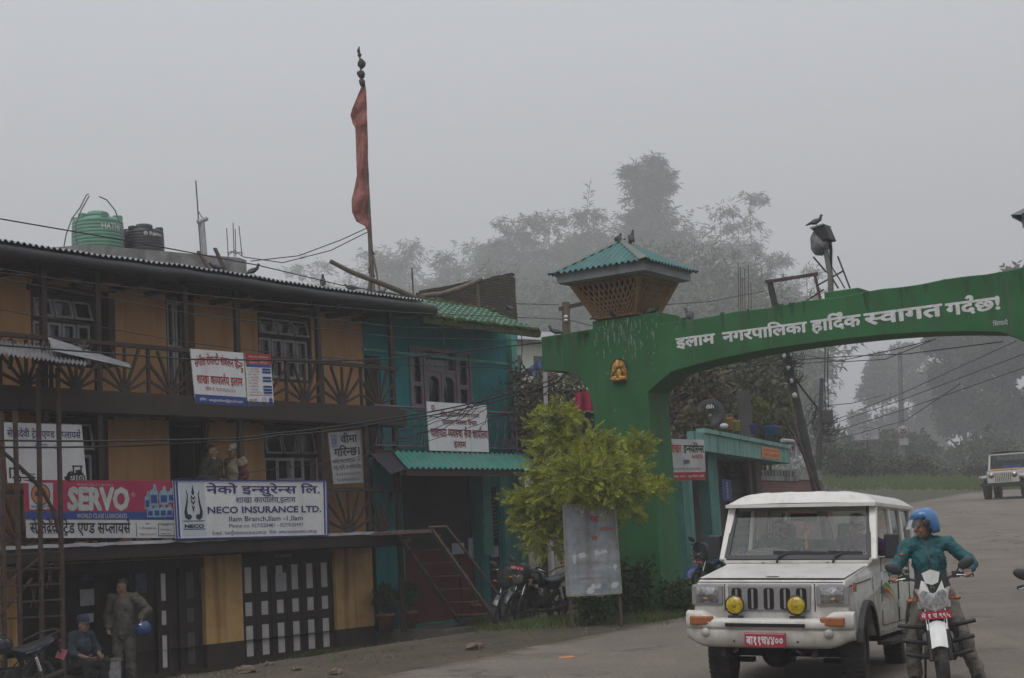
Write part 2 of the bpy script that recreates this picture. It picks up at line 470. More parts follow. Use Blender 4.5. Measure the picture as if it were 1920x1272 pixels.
M_redbrick = brick_mat('red_brick', (.20,.075,.055), (.14,.055,.045), (.10,.09,.085))
M_concrete_floor = pm('porch_concrete', (.14,.125,.11), (.09,.08,.07), scale=2, rough=.95, bump=.3)

# ================================================================ terrain
EDGE = [(-20,-8), (-14,1.5), (-9,9.5), (-2.2,19.7), (.33,23.6), (2.9,27.6), (5.3,32), (8.2,40), (11.2,50), (14.6,60), (19.5,70), (28,80), (44,91), (70,100)]
def edge_x(y):
    for (a, b), (c, d) in zip(EDGE[:-1], EDGE[1:]):
        if y <= d: return a + (c - a)*max(0.0, (y - b))/(d - b)
    return EDGE[-1][0]
def smooth(a, b, x):
    t = min(1, max(0, (x - a)/(b - a))); return t*t*(3 - 2*t)
_prof = [(-60,0), (14,0), (20,.02), (28,.2), (40,.78), (60,2.3), (75,2.8), (110,3.3), (150,4.3), (210,5.4), (270,5.2), (340,0), (440,-8), (580,-14)]
def base(y):
    for (a, b), (c, d) in zip(_prof[:-1], _prof[1:]):
        if y <= c: return b + (d - b)*smooth(a, c, y)*.5 + (d - b)*.5*max(0,(y - a))/(c - a)
    return _prof[-1][1]
def gh(x, y, road=False):
    z = base(y)
    z -= .014*max(0, x)*(1 - smooth(16, 30, y))
    lx = HF.I @ V((x, y, 0)); D = -lx.y; s = lx.x
    low = lerp(-.40, -.06, smooth(6.6, 8.2, s)); low = lerp(low, .5, smooth(13, 22, s))
    k = 1 - smooth(.6, 6.2, D)
    if -14 < s < 24: z = lerp(z, low, k*(1 - smooth(13, 24, s)))
    if D < 0: z += smooth(1, 30, -D)*2.0
    # the wooded hillside behind the houses
    h = smooth(85, 415, y)*(1 - smooth(445, 530, y))*smooth(-250, -110, x)*(1 - smooth(10, 44, x - .16*(y - 220)))
    z += 55*h
    if not road:
        z += .05*noise.noise(V((x*.6, y*.6, 0)))*smooth(0, 2, edge_x(y) - x + .8) + .018*noise.noise(V((x*2.7, y*2.7, 5)))
    return z

def lines(parts):
    r = [parts[0][0]]
    for a, b, st in parts:
        n = max(1, round((b - a)/st))
        r += [a + (b - a)*(i + 1)/n for i in range(n)]
    return r
xs = lines([(-285,-60,15), (-60,-16,3), (-16,16,.42), (16,60,2.2), (60,285,15)])
ys = lines([(-60,4,6), (4,42,.42), (42,130,2.6), (130,545,8)])
g = MB()
vs = []
for y in ys:
    for x in xs:
        z = gh(x, y)
        inside = x - edge_x(y)
        z -= .10*smooth(.05, .7, inside)
        vs.append((x, y, z))
nx = len(xs)
g.add(vs, [(j*nx+i, j*nx+i+1, (j+1)*nx+i+1, (j+1)*nx+i) for j in range(len(ys)-1) for i in range(nx-1)], True)
M_ground = pm('earth_and_gravel', (.082,.060,.042), (.045,.035,.025), scale=.9, rough=1, bump=.9, bscale=14, fine=.35, speck=(.16,.14,.12), spk=.70)
# beyond the houses the earth is grown over
n_ = M_ground.node_tree; b_ = n_.nodes['Principled BSDF']; src_ = b_.inputs['Base Color'].links[0].from_socket
t_ = n_.nodes.new('ShaderNodeTexCoord'); s_ = n_.nodes.new('ShaderNodeSeparateXYZ'); n_.links.new(t_.outputs['Object'], s_.inputs[0])
q_ = n_.nodes.new('ShaderNodeTexNoise'); q_.inputs['Scale'].default_value = .12; q_.inputs['Detail'].default_value = 6; n_.links.new(t_.outputs['Object'], q_.inputs['Vector'])
r_ = n_.nodes.new('ShaderNodeMapRange'); r_.inputs['From Min'].default_value = 44; r_.inputs['From Max'].default_value = 74; r_.inputs['To Min'].default_value = -.35; r_.inputs['To Max'].default_value = .6; n_.links.new(s_.outputs['Y'], r_.inputs['Value'])
a_ = n_.nodes.new('ShaderNodeMath'); a_.operation = 'ADD'; a_.use_clamp = True; n_.links.new(r_.outputs[0], a_.inputs[0]); n_.links.new(q_.outputs['Fac'], a_.inputs[1])
m_ = n_.nodes.new('ShaderNodeMix'); m_.data_type = 'RGBA'; m_.inputs[7].default_value = (.040,.048,.024,1); n_.links.new(src_, m_.inputs[6]); n_.links.new(a_.outputs[0], m_.inputs['Factor']); n_.links.new(m_.outputs[2], b_.inputs['Base Color'])
tag(g.build('ground', M_ground), kind='structure')

def road_material():
    M = pm('dusty_asphalt', (.165,.138,.114), (.125,.104,.087), scale=.55, rough=.95, bump=.45, bscale=34, fine=.22, streak=(.085,.074,.066), samt=.4, sscale=.8, stretch=(1,.45,1))
    n = M.node_tree; b = n.nodes['Principled BSDF']; lk = n.links.new
    src = b.inputs['Base Color'].links[0].from_socket; t = n.nodes.new('ShaderNodeTexCoord')
    # wandering cracks
    w_ = n.nodes.new('ShaderNodeTexNoise'); w_.inputs['Scale'].default_value = 1.3; w_.inputs['Detail'].default_value = 5; lk(t.outputs['Object'], w_.inputs['Vector'])
    ad = n.nodes.new('ShaderNodeVectorMath'); ad.operation = 'MULTIPLY_ADD'; ad.inputs[1].default_value = (2.2,2.2,2.2); lk(w_.outputs['Color'], ad.inputs[0]); lk(t.outputs['Object'], ad.inputs[2])
    v = n.nodes.new('ShaderNodeTexVoronoi'); v.feature = 'DISTANCE_TO_EDGE'; v.inputs['Scale'].default_value = .30; lk(ad.outputs[0], v.inputs['Vector'])
    r = n.nodes.new('ShaderNodeMapRange'); r.inputs['From Min'].default_value = .006; r.inputs['From Max'].default_value = .030; r.inputs['To Min'].default_value = .7; r.inputs['To Max'].default_value = 0; lk(v.outputs['Distance'], r.inputs['Value'])
    q = n.nodes.new('ShaderNodeTexNoise'); q.inputs['Scale'].default_value = .35; lk(t.outputs['Object'], q.inputs['Vector'])
    qr = n.nodes.new('ShaderNodeMapRange'); qr.inputs['From Min'].default_value = .50; qr.inputs['From Max'].default_value = .58; lk(q.outputs['Fac'], qr.inputs['Value'])
    mm = n.nodes.new('ShaderNodeMath'); mm.operation = 'MULTIPLY'; lk(r.outputs[0], mm.inputs[0]); lk(qr.outputs[0], mm.inputs[1])
    m1 = n.nodes.new('ShaderNodeMix'); m1.data_type = 'RGBA'; m1.inputs[7].default_value = (.045,.038,.032,1); lk(src, m1.inputs[6]); lk(mm.outputs[0], m1.inputs['Factor'])
    # large worn patches
    p = n.nodes.new('ShaderNodeTexNoise'); p.inputs['Scale'].default_value = .22; p.inputs['Detail'].default_value = 7; p.inputs['Roughness'].default_value = .7; lk(t.outputs['Object'], p.inputs['Vector'])
    pr = n.nodes.new('ShaderNodeMapRange'); pr.inputs['From Min'].default_value = .54; pr.inputs['From Max'].default_value = .60; pr.inputs['To Max'].default_value = .45; lk(p.outputs['Fac'], pr.inputs['Value'])
    m2 = n.nodes.new('ShaderNodeMix'); m2.data_type = 'RGBA'; m2.inputs[7].default_value = (.085,.073,.063,1); lk(m1.outputs[2], m2.inputs[6]); lk(pr.outputs[0], m2.inputs['Factor'])
    # earth washed over the edge
    at_ = n.nodes.new('ShaderNodeAttribute'); at_.attribute_name = 'edge_earth'
    dn = n.nodes.new('ShaderNodeTexNoise'); dn.inputs['Scale'].default_value = 2.2; dn.inputs['Detail'].default_value = 6; lk(t.outputs['Object'], dn.inputs['Vector'])
    da = n.nodes.new('ShaderNodeMath'); da.operation = 'ADD'; lk(at_.outputs['Fac'], da.inputs[0]); lk(dn.outputs['Fac'], da.inputs[1])
    dr = n.nodes.new('ShaderNodeMapRange'); dr.inputs['From Min'].default_value = .92; dr.inputs['From Max'].default_value = 1.12; dr.inputs['To Max'].default_value = .95; lk(da.outputs[0], dr.inputs['Value'])
    m3 = n.nodes.new('ShaderNodeMix'); m3.data_type = 'RGBA'; m3.inputs[7].default_value = (.085,.063,.045,1); lk(m2.outputs[2], m3.inputs[6]); lk(dr.outputs[0], m3.inputs['Factor'])
    lk(m3.outputs[2], b.inputs['Base Color']); return M
M_road = road_material()
g = MB(); rows = []; earth = []
yy = lines([(-30,4,3), (4,34,.4), (34,95,1.5)])
NU = 52
for y in yy:
    x0 = edge_x(y) + .22*noise.noise(V((y*.9, 2, 0))) + .10*noise.noise(V((y*3.1, 7, 0)))
    wd = lerp(30, 13, smooth(24, 46, y))
    wd = lerp(wd, 15, smooth(60, 85, y))
    row = []
    for i in range(NU + 1):
        u = i/NU; off = wd*u**1.5; x = x0 + off; yq = y - off*.18*smooth(30, 60, y)
        z = gh(x, yq, True) + .012 - .035*(1 - smooth(0, .25, off)) + .012*noise.noise(V((x*.5, yq*.5, 1)))
        row.append((x, yq, z)); earth.append(.75*(1 - smooth(0, 1.3, off)))
    rows.append(row)
g.add([p for r in rows for p in r], [(j*(NU+1)+i, j*(NU+1)+i+1, (j+1)*(NU+1)+i+1, (j+1)*(NU+1)+i) for j in range(len(yy)-1) for i in range(NU)], True)
ro_ = tag(g.build('road', M_road), kind='structure')
ea = ro_.data.attributes.new('edge_earth', 'FLOAT', 'POINT'); ea.data.foreach_set('value', earth)

def on_ground(x, y):
    return V((x, y, gh(x, y, x > edge_x(y))))

# ================================================================ building helpers
def wall_mesh(x0, x1, z0, z1, holes, y=0.0, deep=.22, sill=True):
    """a wall front with rectangular openings (x0, x1, z0, z1) and their reveals"""
    m = MB()
    X = sorted(set([x0, x1] + [h[0] for h in holes] + [h[1] for h in holes])); Z = sorted(set([z0, z1] + [h[2] for h in holes] + [h[3] for h in holes]))
    for a, b in zip(X[:-1], X[1:]):
        for c, d in zip(Z[:-1], Z[1:]):
            cx, cz = (a + b)/2, (c + d)/2
            if any(h[0] < cx < h[1] and h[2] < cz < h[3] for h in holes): continue
            m.face([(a,y,c), (b,y,c), (b,y,d), (a,y,d)])
    for a, b, c, d in holes:
        if sill: m.face([(a,y,c), (a,y+deep,c), (b,y+deep,c), (b,y,c)])
        m.face([(a,y,d), (b,y,d), (b,y+deep,d), (a,y+deep,d)])
        m.face([(a,y,c), (a,y,d), (a,y+deep,d), (a,y+deep,c)]); m.face([(b,y,c), (b,y+deep,c), (b,y+deep,d), (b,y,d)])
    return m

def casement(root, x0, x1, z0, z1, y, mat, cols, rail=.55, transom=None, fw=.05, name='window', open_=None):
    """a window: outer frame (part), panes and sashes (sub-parts)"""
    f = MB()
    f.box(x0-.06, x0, y-.03, y+.10, z0-.06, z1+.10); f.box(x1, x1+.06, y-.03, y+.10, z0-.06, z1+.10)
    f.box(x0, x1, y-.03, y+.10, z1, z1+.10); f.box(x0, x1, y-.05, y+.10, z0-.06, z0)
    zt = z1
    if transom:
        f.box(x0, x1, y-.02, y+.08, transom-.035, transom+.035); zt = transom - .035
    o = f.build(name, M_brown, root)
    p = MB(); p.face([(x0,y+.06,z0), (x1,y+.06,z0), (x1,y+.06,z1), (x0,y+.06,z1)]); p.build('pane', M_pane, o)
    n = cols; wdt = (x1 - x0)/n
    for i in range(n):
        s = MB(); a, b = x0 + i*wdt + .012, x0 + (i+1)*wdt - .012
        M = None
        s.box(a, a+fw, y, y+.04, z0, zt); s.box(b-fw, b, y, y+.04, z0, zt)
        s.box(a+fw, b-fw, y, y+.04, z0, z0+fw*1.3); s.box(a+fw, b-fw, y, y+.04, zt-fw, zt)
        zm = lerp(z0, zt, rail); s.box(a+fw, b-fw, y+.004, y+.036, zm-.02, zm+.02)
        s.build('sash', mat, o)
    if transom:
        k = 3
        for i in range(k):
            s = MB(); wd2 = (x1 - x0)/k; a, b = x0 + i*wd2 + .02, x0 + (i+1)*wd2 - .02; za, zb = transom + .04, z1 - .01
            for (c0, c1, d0, d1) in ((a, a+fw*.8, za, zb), (b-fw*.8, b, za, zb), (a+fw*.8, b-fw*.8, za, za+fw*.8), (a+fw*.8, b-fw*.8, zb-fw*.8, zb)):
                s.hexa([(c0,y-.10*(zb-d0)/(zb-za),d0), (c1,y-.10*(zb-d0)/(zb-za),d0), (c1,y-.10*(zb-d0)/(zb-za)+.03,d0), (c0,y-.10*(zb-d0)/(zb-za)+.03,d0),
                        (c0,y-.10*(zb-d1)/(zb-za),d1), (c1,y-.10*(zb-d1)/(zb-za),d1), (c1,y-.10*(zb-d1)/(zb-za)+.03,d1), (c0,y-.10*(zb-d1)/(zb-za)+.03,d1)])
            s.build('sash', mat, o)
    return o

def sunburst(a, b, z0, z1, y, n=7):
    """one railing bay: rods fanning out of a half disc at the middle of the bottom rail"""
    m = MB(); c = (a + b)/2; h = z1 - z0; hw = (b - a)/2
    pts = [(c + .095*math.cos(t), y-.02, z0 + .11*math.sin(t)) for t in [math.pi*i/10 for i in range(11)]]
    m.prism(pts, (0, .05, 0))
    for i in range(n):
        t = math.pi*(.13 + .74*i/(n-1)) + .03*noise.noise(V((a*3, i*1.7, z0))); dx, dz = math.cos(t), math.sin(t)
        k = min((hw - .02)/abs(dx) if abs(dx) > 1e-3 else 9, (h - .02)/dz)
        m.bar((c + dx*.07, y, z0 + dz*.08), (c + dx*k, y, z0 + dz*k), .044, .04, (0,1,0))
    return m

# ================================================================ the ochre house
yh = thing('ochre_house', 'long ochre three storey house with dark brown balconies and sunburst railings', 'house', HF.o, HF.th)
SL, SR = -5.2, 6.48
Z1, Z2, ZE = 1.93, 4.42, 6.62
S, Z = HF.S, HF.Z
up_h = [(S(58,600), S(193,600), 5.02, Z(60,545)), (S(312,640), S(366,640), Z2+.02, Z(330,556)), (S(484,640), S(584,640), Z(530,716), Z(530,590))]
mid_h = [(S(66,850), S(203,850), Z1+.1, Z(120,783)), (S(318,850), S(392,850), Z1+.04, Z(350,790)), (S(496,850), S(600,850), Z1+.25, Z(550,800))]
gr_h = [(-5.0, S(8,1150), -.38, 1.62), (S(36,1150), S(386,1150), -.38, 1.66), (S(456,1150), S(632,1150), -.36, 1.68)]
wm = wall_mesh(SL, SR, Z2, ZE, up_h)
wm2 = wall_mesh(SL, SR, Z1, Z2, mid_h); wm.add(wm2.v, wm2.f)
wm.face([(SR,0,-.5), (SR,5.5,-.5), (SR,5.5,ZE+.2), (SR,0,ZE)]); wm.face([(SL,0,-.5), (SL,0,ZE), (SL,5.5,ZE+.2), (SL,5.5,-.5)]); wm.face([(SL,5.5,-.5), (SL,5.5,ZE+.2), (SR,5.5,ZE+.2), (SR,5.5,-.5)])
wm.build('upper_wall', M_yellow, yh)
gm = wall_mesh(SL, SR, .06, Z1, [(a, b, max(c, .06), d) for a, b, c, d in gr_h], y=0.0, sill=False)
gm.build('ground_floor_wall', M_stainy, yh)
pl = wall_mesh(SL, SR, -.62, .055, [(a, b, -.36, .055) for a, b, c, d in gr_h], y=-.012); pl.build('plinth', M_plinth, yh)
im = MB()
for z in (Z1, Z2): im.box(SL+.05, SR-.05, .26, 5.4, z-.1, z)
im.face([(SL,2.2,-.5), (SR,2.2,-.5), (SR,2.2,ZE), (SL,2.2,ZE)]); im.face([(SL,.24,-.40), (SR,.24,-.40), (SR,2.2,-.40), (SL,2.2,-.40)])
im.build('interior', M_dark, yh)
# balcony floors
for nm, zz, a, b, th in (('balcony_floor', Z2, SL, 6.55, .30), ('balcony_floor', Z1, SL, 6.6, .22)):
    b_ = MB(); b_.box(a, b, -1.0, -.01, zz-.10, zz)
    b_.box(a, b, -1.06, -1.001, zz-th, zz+.03); b_.box(a, b, -.97, -.86, zz-th-.03, zz-.102)
    x = a + .3
    while x < b: b_.box(x-.05, x+.05, -.855, -.02, zz-.26, zz-.103); x += .62
    b_.build(nm, M_brown, yh)
t_ = MB()
def _edge(u, v):
    x = lerp(SL, 6.6, u); return V((x, -1.10 - .03*v + .012*noise.noise(V((x*2, 0, 0))), Z1 + .045 - .055*v + .022*noise.noise(V((x*3, v, 4)))))
t_.grid(_edge, 90, 2); t_.build('deck_edge_flashing', M_tin, yh)
# posts on the balcony line
for x0, z0, z1 in [(-2.35, Z1, ZE), (S(185,700,.95), Z1, ZE), (S(350,700,.95), Z2, ZE), (S(447,700,.95), Z1, ZE), (S(599,700,.95), Z1, ZE), (S(736,700,.95), -.1, ZE), (S(692,960,.95), Z1, Z2-.3)]:
    p = MB(); p.box(x0-.05, x0+.05, -1.0+.02, -.90, z0+.03, z1); p.build('post', M_brown, yh)
# upper railing
rail = MB(); rail.box(SL, 6.42, -1.02, -.93, 5.27, 5.34); rail.box(SL, 6.42, -1.0, -.94, Z2+.031, Z2+.08); rail.build('handrail', M_wood, yh)
pb = [-5.1, -4.1, -3.2, S(95,700,.95), S(187,700,.95), S(277,700,.95), S(362,700,.95), S(450,700,.95), S(535,700,.95), S(603,700,.95), S(675,700,.95), S(737,700,.95)]
for a, b in zip(pb[:-1], pb[1:]):
    q = sunburst(a, b, Z2+.08, 5.27, -.965); q.box(a-.025, a+.025, -.99, -.94, Z2+.08, 5.27); q.build('railing_bay', M_wood, yh)
# first floor railing (mostly behind the boards)
rail = MB(); rail.box(SL, 6.42, -1.02, -.93, 2.78, 2.85); rail.build('handrail', M_wood, yh)
pb1 = [-5.1, -4.2, -3.3, -2.4, -1.5, -.6, .4, 1.4, 2.4, 3.4, S(612,960,.95), S(692,960,.95), S(736,960,.95)]
for a, b in zip(pb1[:-1], pb1[1:]):
    q = sunburst(a, b, Z1+.035, 2.78, -.965, 7); q.box(a-.025, a+.025, -.99, -.94, Z1+.035, 2.78); q.build('railing_bay', M_wood, yh)
# eaves: sagging dark gutter roll, soffit, tin roof
prof = [(-1.22,6.70), (-1.30,6.69), (-1.36,6.65), (-1.385,6.59), (-1.37,6.52), (-1.32,6.47), (-1.25,6.455), (-1.18,6.47), (-1.12,6.50), (-1.06,6.52)]
def sag(x): return .014*math.sin(x*1.1 + .6) + .014*noise.noise(V((x*1.7, 0, 0)))
e = MB()
e.grid(lambda u, v: V((lerp(SL, 7.35, u), prof[min(len(prof)-1, int(round(v*(len(prof)-1))))][0], prof[min(len(prof)-1, int(round(v*(len(prof)-1))))][1] + sag(lerp(SL, 7.35, u)))), 80, len(prof)-1)
e.build('eaves_gutter', M_tindark, yh)
e = MB(); e.face([(SL,-1.06,6.50), (7.3,-1.06,6.50), (7.3,.02,6.58), (SL,.02,6.58)])
x = SL + .2
while x < 6.6: e.box(x-.05, x+.05, -1.05, 0, 6.40, 6.49); x += .8
e.build('soffit', M_brown, yh)
def roof_pt(u, v):
    x = lerp(SL-.1, 7.0, u); y = lerp(-1.34, 2.8, v)
    return V((x, y, 6.735 + .14*(y + 1.34) + sag(x) + .024*math.cos(x*2*math.pi/.115)))
r = MB(); r.grid(roof_pt, int((7.0-SL+.1)/.115*6), 3); r.build('tin_roof', M_tin, yh)
r = MB(); r.face([(SL,2.8,7.3), (6.5,2.8,7.3), (6.5,5.8,6.8), (SL,5.8,6.8)]); r.build('rear_roof', M_tin, yh)
# windows and doors, upper floor
a, b, c, d = up_h[0]; casement(yh, a+.06, b-.22, c+.06, d-.08, .06, M_frame, 4, .48, transom=lerp(c, d, .63))
s_ = MB(); s_.box(b-.16, b-.02, -.35, .05, c, d-.05); s_.build('shutter', M_brown, yh)
a, b, c, d = up_h[1]; casement(yh, a+.07, b-.20, c+.1, d-.1, .08, M_frame, 2, .55, name='balcony_door')
a, b, c, d = up_h[2]; casement(yh, a+.06, b-.06, c+.06, d-.08, .06, M_frame, 4, .45, transom=lerp(c, d, .66))
for a, b, c, d in up_h + mid_h: lt = MB(); lt.box(a-.08, b+.10, -.05, .02, d, d+.12); lt.build('lintel', M_brown, yh)
# middle floor
a, b, c, d = mid_h[0]; casement(yh, a+.06, b-.3, c+.06, d-.08, .06, M_frame, 4, .5, transom=lerp(c, d, .72)); s_ = MB(); s_.box(b-.22, b-.02, -.02, .06, c, d-.03); s_.build('shutter', M_brown, yh)
a, b, c, d = mid_h[1]
dr = MB(); dr.box(a+.02, a+.09, .05, .12, c, d); dr.box(b-.09, b-.02, .05, .12, c, d); dr.box(a+.09, b-.09, .05, .12, d-.09, d)
dr.build('door_frame', M_brown, yh)
lf = MB(); lf.box(a+.30, a+.34, -.30, .10, c+.02, d-.12); lf.box(a+.34, a+.36, -.25, .05, lerp(c,d,.5), lerp(c,d,.52)); lf.build('open_door_leaf', M_brown, yh)
a, b, c, d = mid_h[2]
fr = casement(yh, a+.06, b-.06, c+.06, d-.08, .10, M_frame, 2, .5, transom=lerp(c, d, .70))
for k, (px0, ang) in enumerate(((a+.30, -60), (a+.62, -75), (b-.30, -115))):
    s_ = MB(); wd = .36; zt = lerp(c, d, .67)
    s_.box(0, .05, -.02, .02, c+.06, zt); s_.box(wd-.05, wd, -.02, .02, c+.06, zt)
    for zz in (c+.10, lerp(c, zt, .36), lerp(c, zt, .68), zt-.03): s_.box(.05, wd-.05, -.015, .015, zz-.025, zz+.025)
    s_.mapped(Matrix.Translation((px0, .0, 0)) @ Matrix.Rotation(rad(ang), 4, 'Z')); s_.build('open_sash', M_frame, yh)
# ground floor doors: brown leaves with pale inset panels
def panel_door(name, x0, x1, cols, rows, y, mat_p, zt, zb):
    m = MB(); m.box(x0, x1, y, y+.05, zb, zt)
    wd = (x1 - x0)/cols
    for i in range(cols+1): m.box(x0 + i*wd - .03, x0 + i*wd + .03, y-.02, y-.001, zb, zt)
    o = m.build(name, M_brown, yh)
    for i in range(cols):
        for (u0, u1) in rows:
            q = MB(); c = x0 + (i+.5)*wd; hw = min(.085, wd*.21)
            q.box(c-hw, c+hw, y-.012, y-.002, lerp(zb, zt, u0), lerp(zb, zt, u1)); q.build('pale_panel', mat_p, o)
            q = MB()
            zz = lerp(zb, zt, u0); q.box(c-hw-.05, c+hw+.05, y-.022, y-.002, zz-.10, zz-.085); q.build('moulding', M_wood, o)
    return o
M_panel = pm('pale_door_panel', (.66,.63,.63), (.54,.51,.51), scale=4, rough=.7, fine=.08)
M_paneldim = pm('grey_door_panel', (.11,.10,.10), (.08,.075,.075), scale=4, rough=.7)
ROWS = [(.055, .365), (.465, .605), (.70, .965)]
panel_door('folding_door', S(458,1150), S(630,1150), 6, ROWS, .10, M_panel, 1.48, -.36)
nb = MB(); nb.box(S(516,1030)+.02, S(549,1030), .04, .055, 1.56, 1.63); nb.build('name_plate', M_paneldim, yh)
hd = MB(); hd.box(S(456,1150)+.01, S(632,1150)-.01, .06, .16, 1.48, 1.675); hd.build('door_head', M_brown, yh)
panel_door('panel_door', S(300,1150), S(319,1150), 1, ROWS, .04, M_panel, 1.46, -.36)
panel_door('shutter_door', S(346,1150), S(384,1150), 1, ROWS, .12, M_paneldim, 1.46, -.36)
bs = MB(); bs.box(S(322,1150), S(346,1150), .2, .24, -.36, 1.5); bs.box(S(255,1150), S(299,1150), .15, .19, -.36, 1.5); bs.build('dark_shutter', M_plinth, yh)
hd = MB(); hd.box(S(36,1150)+.01, S(386,1150)-.01, .0, .12, 1.46, 1.65); hd.build('door_head', M_brown, yh)
# papers pasted beside the doorway
for k, (x0, y0, x1, y1, mt) in enumerate([(253,1047,274,1063,'p'), (254,1075,274,1113,'b'), (153,1066,176,1088,'b'), (150,1104,176,1137,'p'), (155,1150,175,1168,'p'), (517,1074,536,1110,'p')]):
    q = MB(); yy_ = -.03 if k == 5 else -.01
    a, b = HF.px(x0, y1, .05), HF.px(x1, y0, .05)
    yq = .07 if k == 5 else .13 if k < 2 else .6
    a, b = HF.px(x0, y1, -yq), HF.px(x1, y0, -yq)
    q.box(a.x, b.x, yq-.006, yq-.001, a.z, b.z)
    q.build('paper_notice', M_paper if mt == 'p' else pm('blue_notice', (.10,.14,.22), (.05,.05,.08), scale=12), yh)
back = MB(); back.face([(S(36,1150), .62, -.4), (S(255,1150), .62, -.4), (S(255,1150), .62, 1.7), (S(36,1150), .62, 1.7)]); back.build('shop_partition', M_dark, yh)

# ================================================================ the turquoise house
th = thing('turquoise_house', 'turquoise two storey house with green tile roof, teal tin awning and red doorway', 'house', HF.w((6.6, 0, 0)), HF.th)
TF = Frame(HF.w((6.6, 0, 0)), HF.th)
S, Z = TF.S, TF.Z
TR = S(973, 900)
ZB = 3.55
win = (S(768,720), S(884,720), Z(820,772), Z(820,654))
ldoor = (S(686,760), S(716,760), ZB, Z(700,668))
twm = wall_mesh(.0, TR, ZB-.2, 6.75, [win, ldoor])
twm.face([(TR,0,-.4), (TR,6,-.4), (TR,6,7), (TR,0,6.75)]); twm.face([(0,6,-.4), (0,6,7), (TR,6,7), (TR,6,-.4)]); twm.face([(0,0,3.3), (0,0,6.75), (0,6,7), (0,6,3.3)])
gh_ = [(S(762,1100), S(906,1100), -.02, Z(830,890)), (S(920,1100), S(942,1100), -.02, 2.9)]
t2 = wall_mesh(.0, TR, -.05, ZB-.2, gh_); twm.add(t2.v, t2.f)
twm.build('wall', M_teal, th)
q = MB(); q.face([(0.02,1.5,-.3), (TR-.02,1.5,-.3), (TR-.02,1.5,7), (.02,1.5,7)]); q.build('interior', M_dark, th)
q = MB(); q.box(-.02, TR+.3, -1.9, 5.9, -.45, -.055); q.build('porch', M_concrete_floor, th)
q = MB(); q.box(TR-.20, TR+.03, -.14, .02, -.05, 6.6); q.box(S(905,1000), S(921,1000), -.06, .02, 1.35, 3.2); q.box(S(942,1000), S(968,1000), -.08, .02, -.05, 3.2)
q.build('corner_column', M_teal2, th)
# upper window: two wide side lights and a pair of casements with curved heads
a, b, c, d = win
f = MB(); f.box(a, a+.07, -.03, .12, c, d); f.box(b-.07, b, -.03, .12, c, d); f.box(a+.07, b-.07, -.03, .12, d-.08, d); f.box(a+.07, b-.07, -.03, .12, c, c+.05)
q1, q2 = lerp(a, b, .24), lerp(a, b, .76); f.box(q1-.04, q1+.04, -.025, .1, c+.05, d-.08); f.box(q2-.04, q2+.04, -.025, .1, c+.05, d-.08)
zt = lerp(c, d, .62); f.box(q1+.04, q2-.04, -.02, .1, zt, zt+.07)
wo_ = f.build('window', M_mauve, th)
p = MB(); p.face([(a,.09,c), (b,.09,c), (b,.09,d), (a,.09,d)]); p.build('pane', M_pane, wo_)
for (u0, u1, z0, z1) in ((a+.07, q1-.04, c+.05, d-.08), (q2+.04, b-.07, c+.05, d-.08), (q1+.04, (q1+q2)/2, c+.05, zt), ((q1+q2)/2, q2-.04, c+.05, zt)):
    s_ = MB(); s_.box(u0+.01, u0+.08, .0, .04, z0, z1); s_.box(u1-.08, u1-.01, .0, .04, z0, z1); s_.box(u0+.08, u1-.08, .0, .04, z0, z0+.10)
    mid = (u0+u1)/2; hw = (u1-u0)/2 - .08
    arch = [(u0+.08, 0, z1), (u0+.08, 0, z1-.22)] + [(mid - hw*math.cos(t), 0, z1-.22 + .13*math.sin(t)) for t in [math.pi*i/8 for i in range(9)]] + [(u1-.08, 0, z1-.22), (u1-.08, 0, z1)]
    s_.prism(arch, (0, .04, 0)); zz = lerp(z0, z1, .42)
    if z1 > zt + .01: s_.box(u0+.08, u1-.08, .0, .04, zz-.05, zz+.05)
    s_.build('sash', M_mauve, wo_)
a, b, c, d = ldoor; q = MB(); q.box(a, b, .05, .1, c, d); q.build('door', M_plinth, th)
q = MB(); q.box(a-.05, TR, -.04, -.001, Z(700,655)-.06, Z(700,655)-.0); q.build('string_course', M_teal2, th)
# balcony slab, railing with scrolls
q = MB(); q.box(.05, S(964,850,.95), -1.0, -.001, ZB-.14, ZB); q.box(.05, TR-.2, -.05, -.002, ZB+.001, ZB+.16); q.build('balcony_floor', M_red, th)
zr = 4.52; ra = S(700,800,.95); rb = S(966,800,.95)
q = MB(); q.tube([(ra, -.97, zr), (rb, -.97, zr)], .028, 8); q.tube([(rb, -.97, ZB), (rb, -.97, zr+.06)], .03, 8); q.tube([(ra, -.97, ZB+.16), (rb, -.97, ZB+.16)], .014, 6)
q.tube([(rb, -.97, zr), (rb, -.02, zr)], .024, 8)
ro = q.build('balcony_railing', M_rail, th)
n = 17; st = (rb - ra)/n
q = MB()
for i in range(n):
    x = ra + (i+.5)*st
    q.tube([(x, -.97, ZB+.16), (x, -.97, zr-.28)], .009, 5)
    q.tube([(x - st*.42, -.97, ZB+.16), (x, -.97, ZB+.52), (x + st*.42, -.97, ZB+.16)], .009, 5)
    for sg in (-1, 1):
        q.tube([(x + sg*(.02 + .06*math.sin(t*.55)), -.97, zr - .30 + .05*t - .004*t*t) for t in range(7)] + [(x + sg*(.04 - .035*math.cos(t)), -.97, zr-.12 + .04*math.sin(t)) for t in (0, 1.2, 2.4, 3.6, 4.8)], .008, 5)
    q.ell((x, -.97, ZB+.62), (.022, .022, .035), n=8, m=5)
q.build('scrollwork', M_rail, ro)
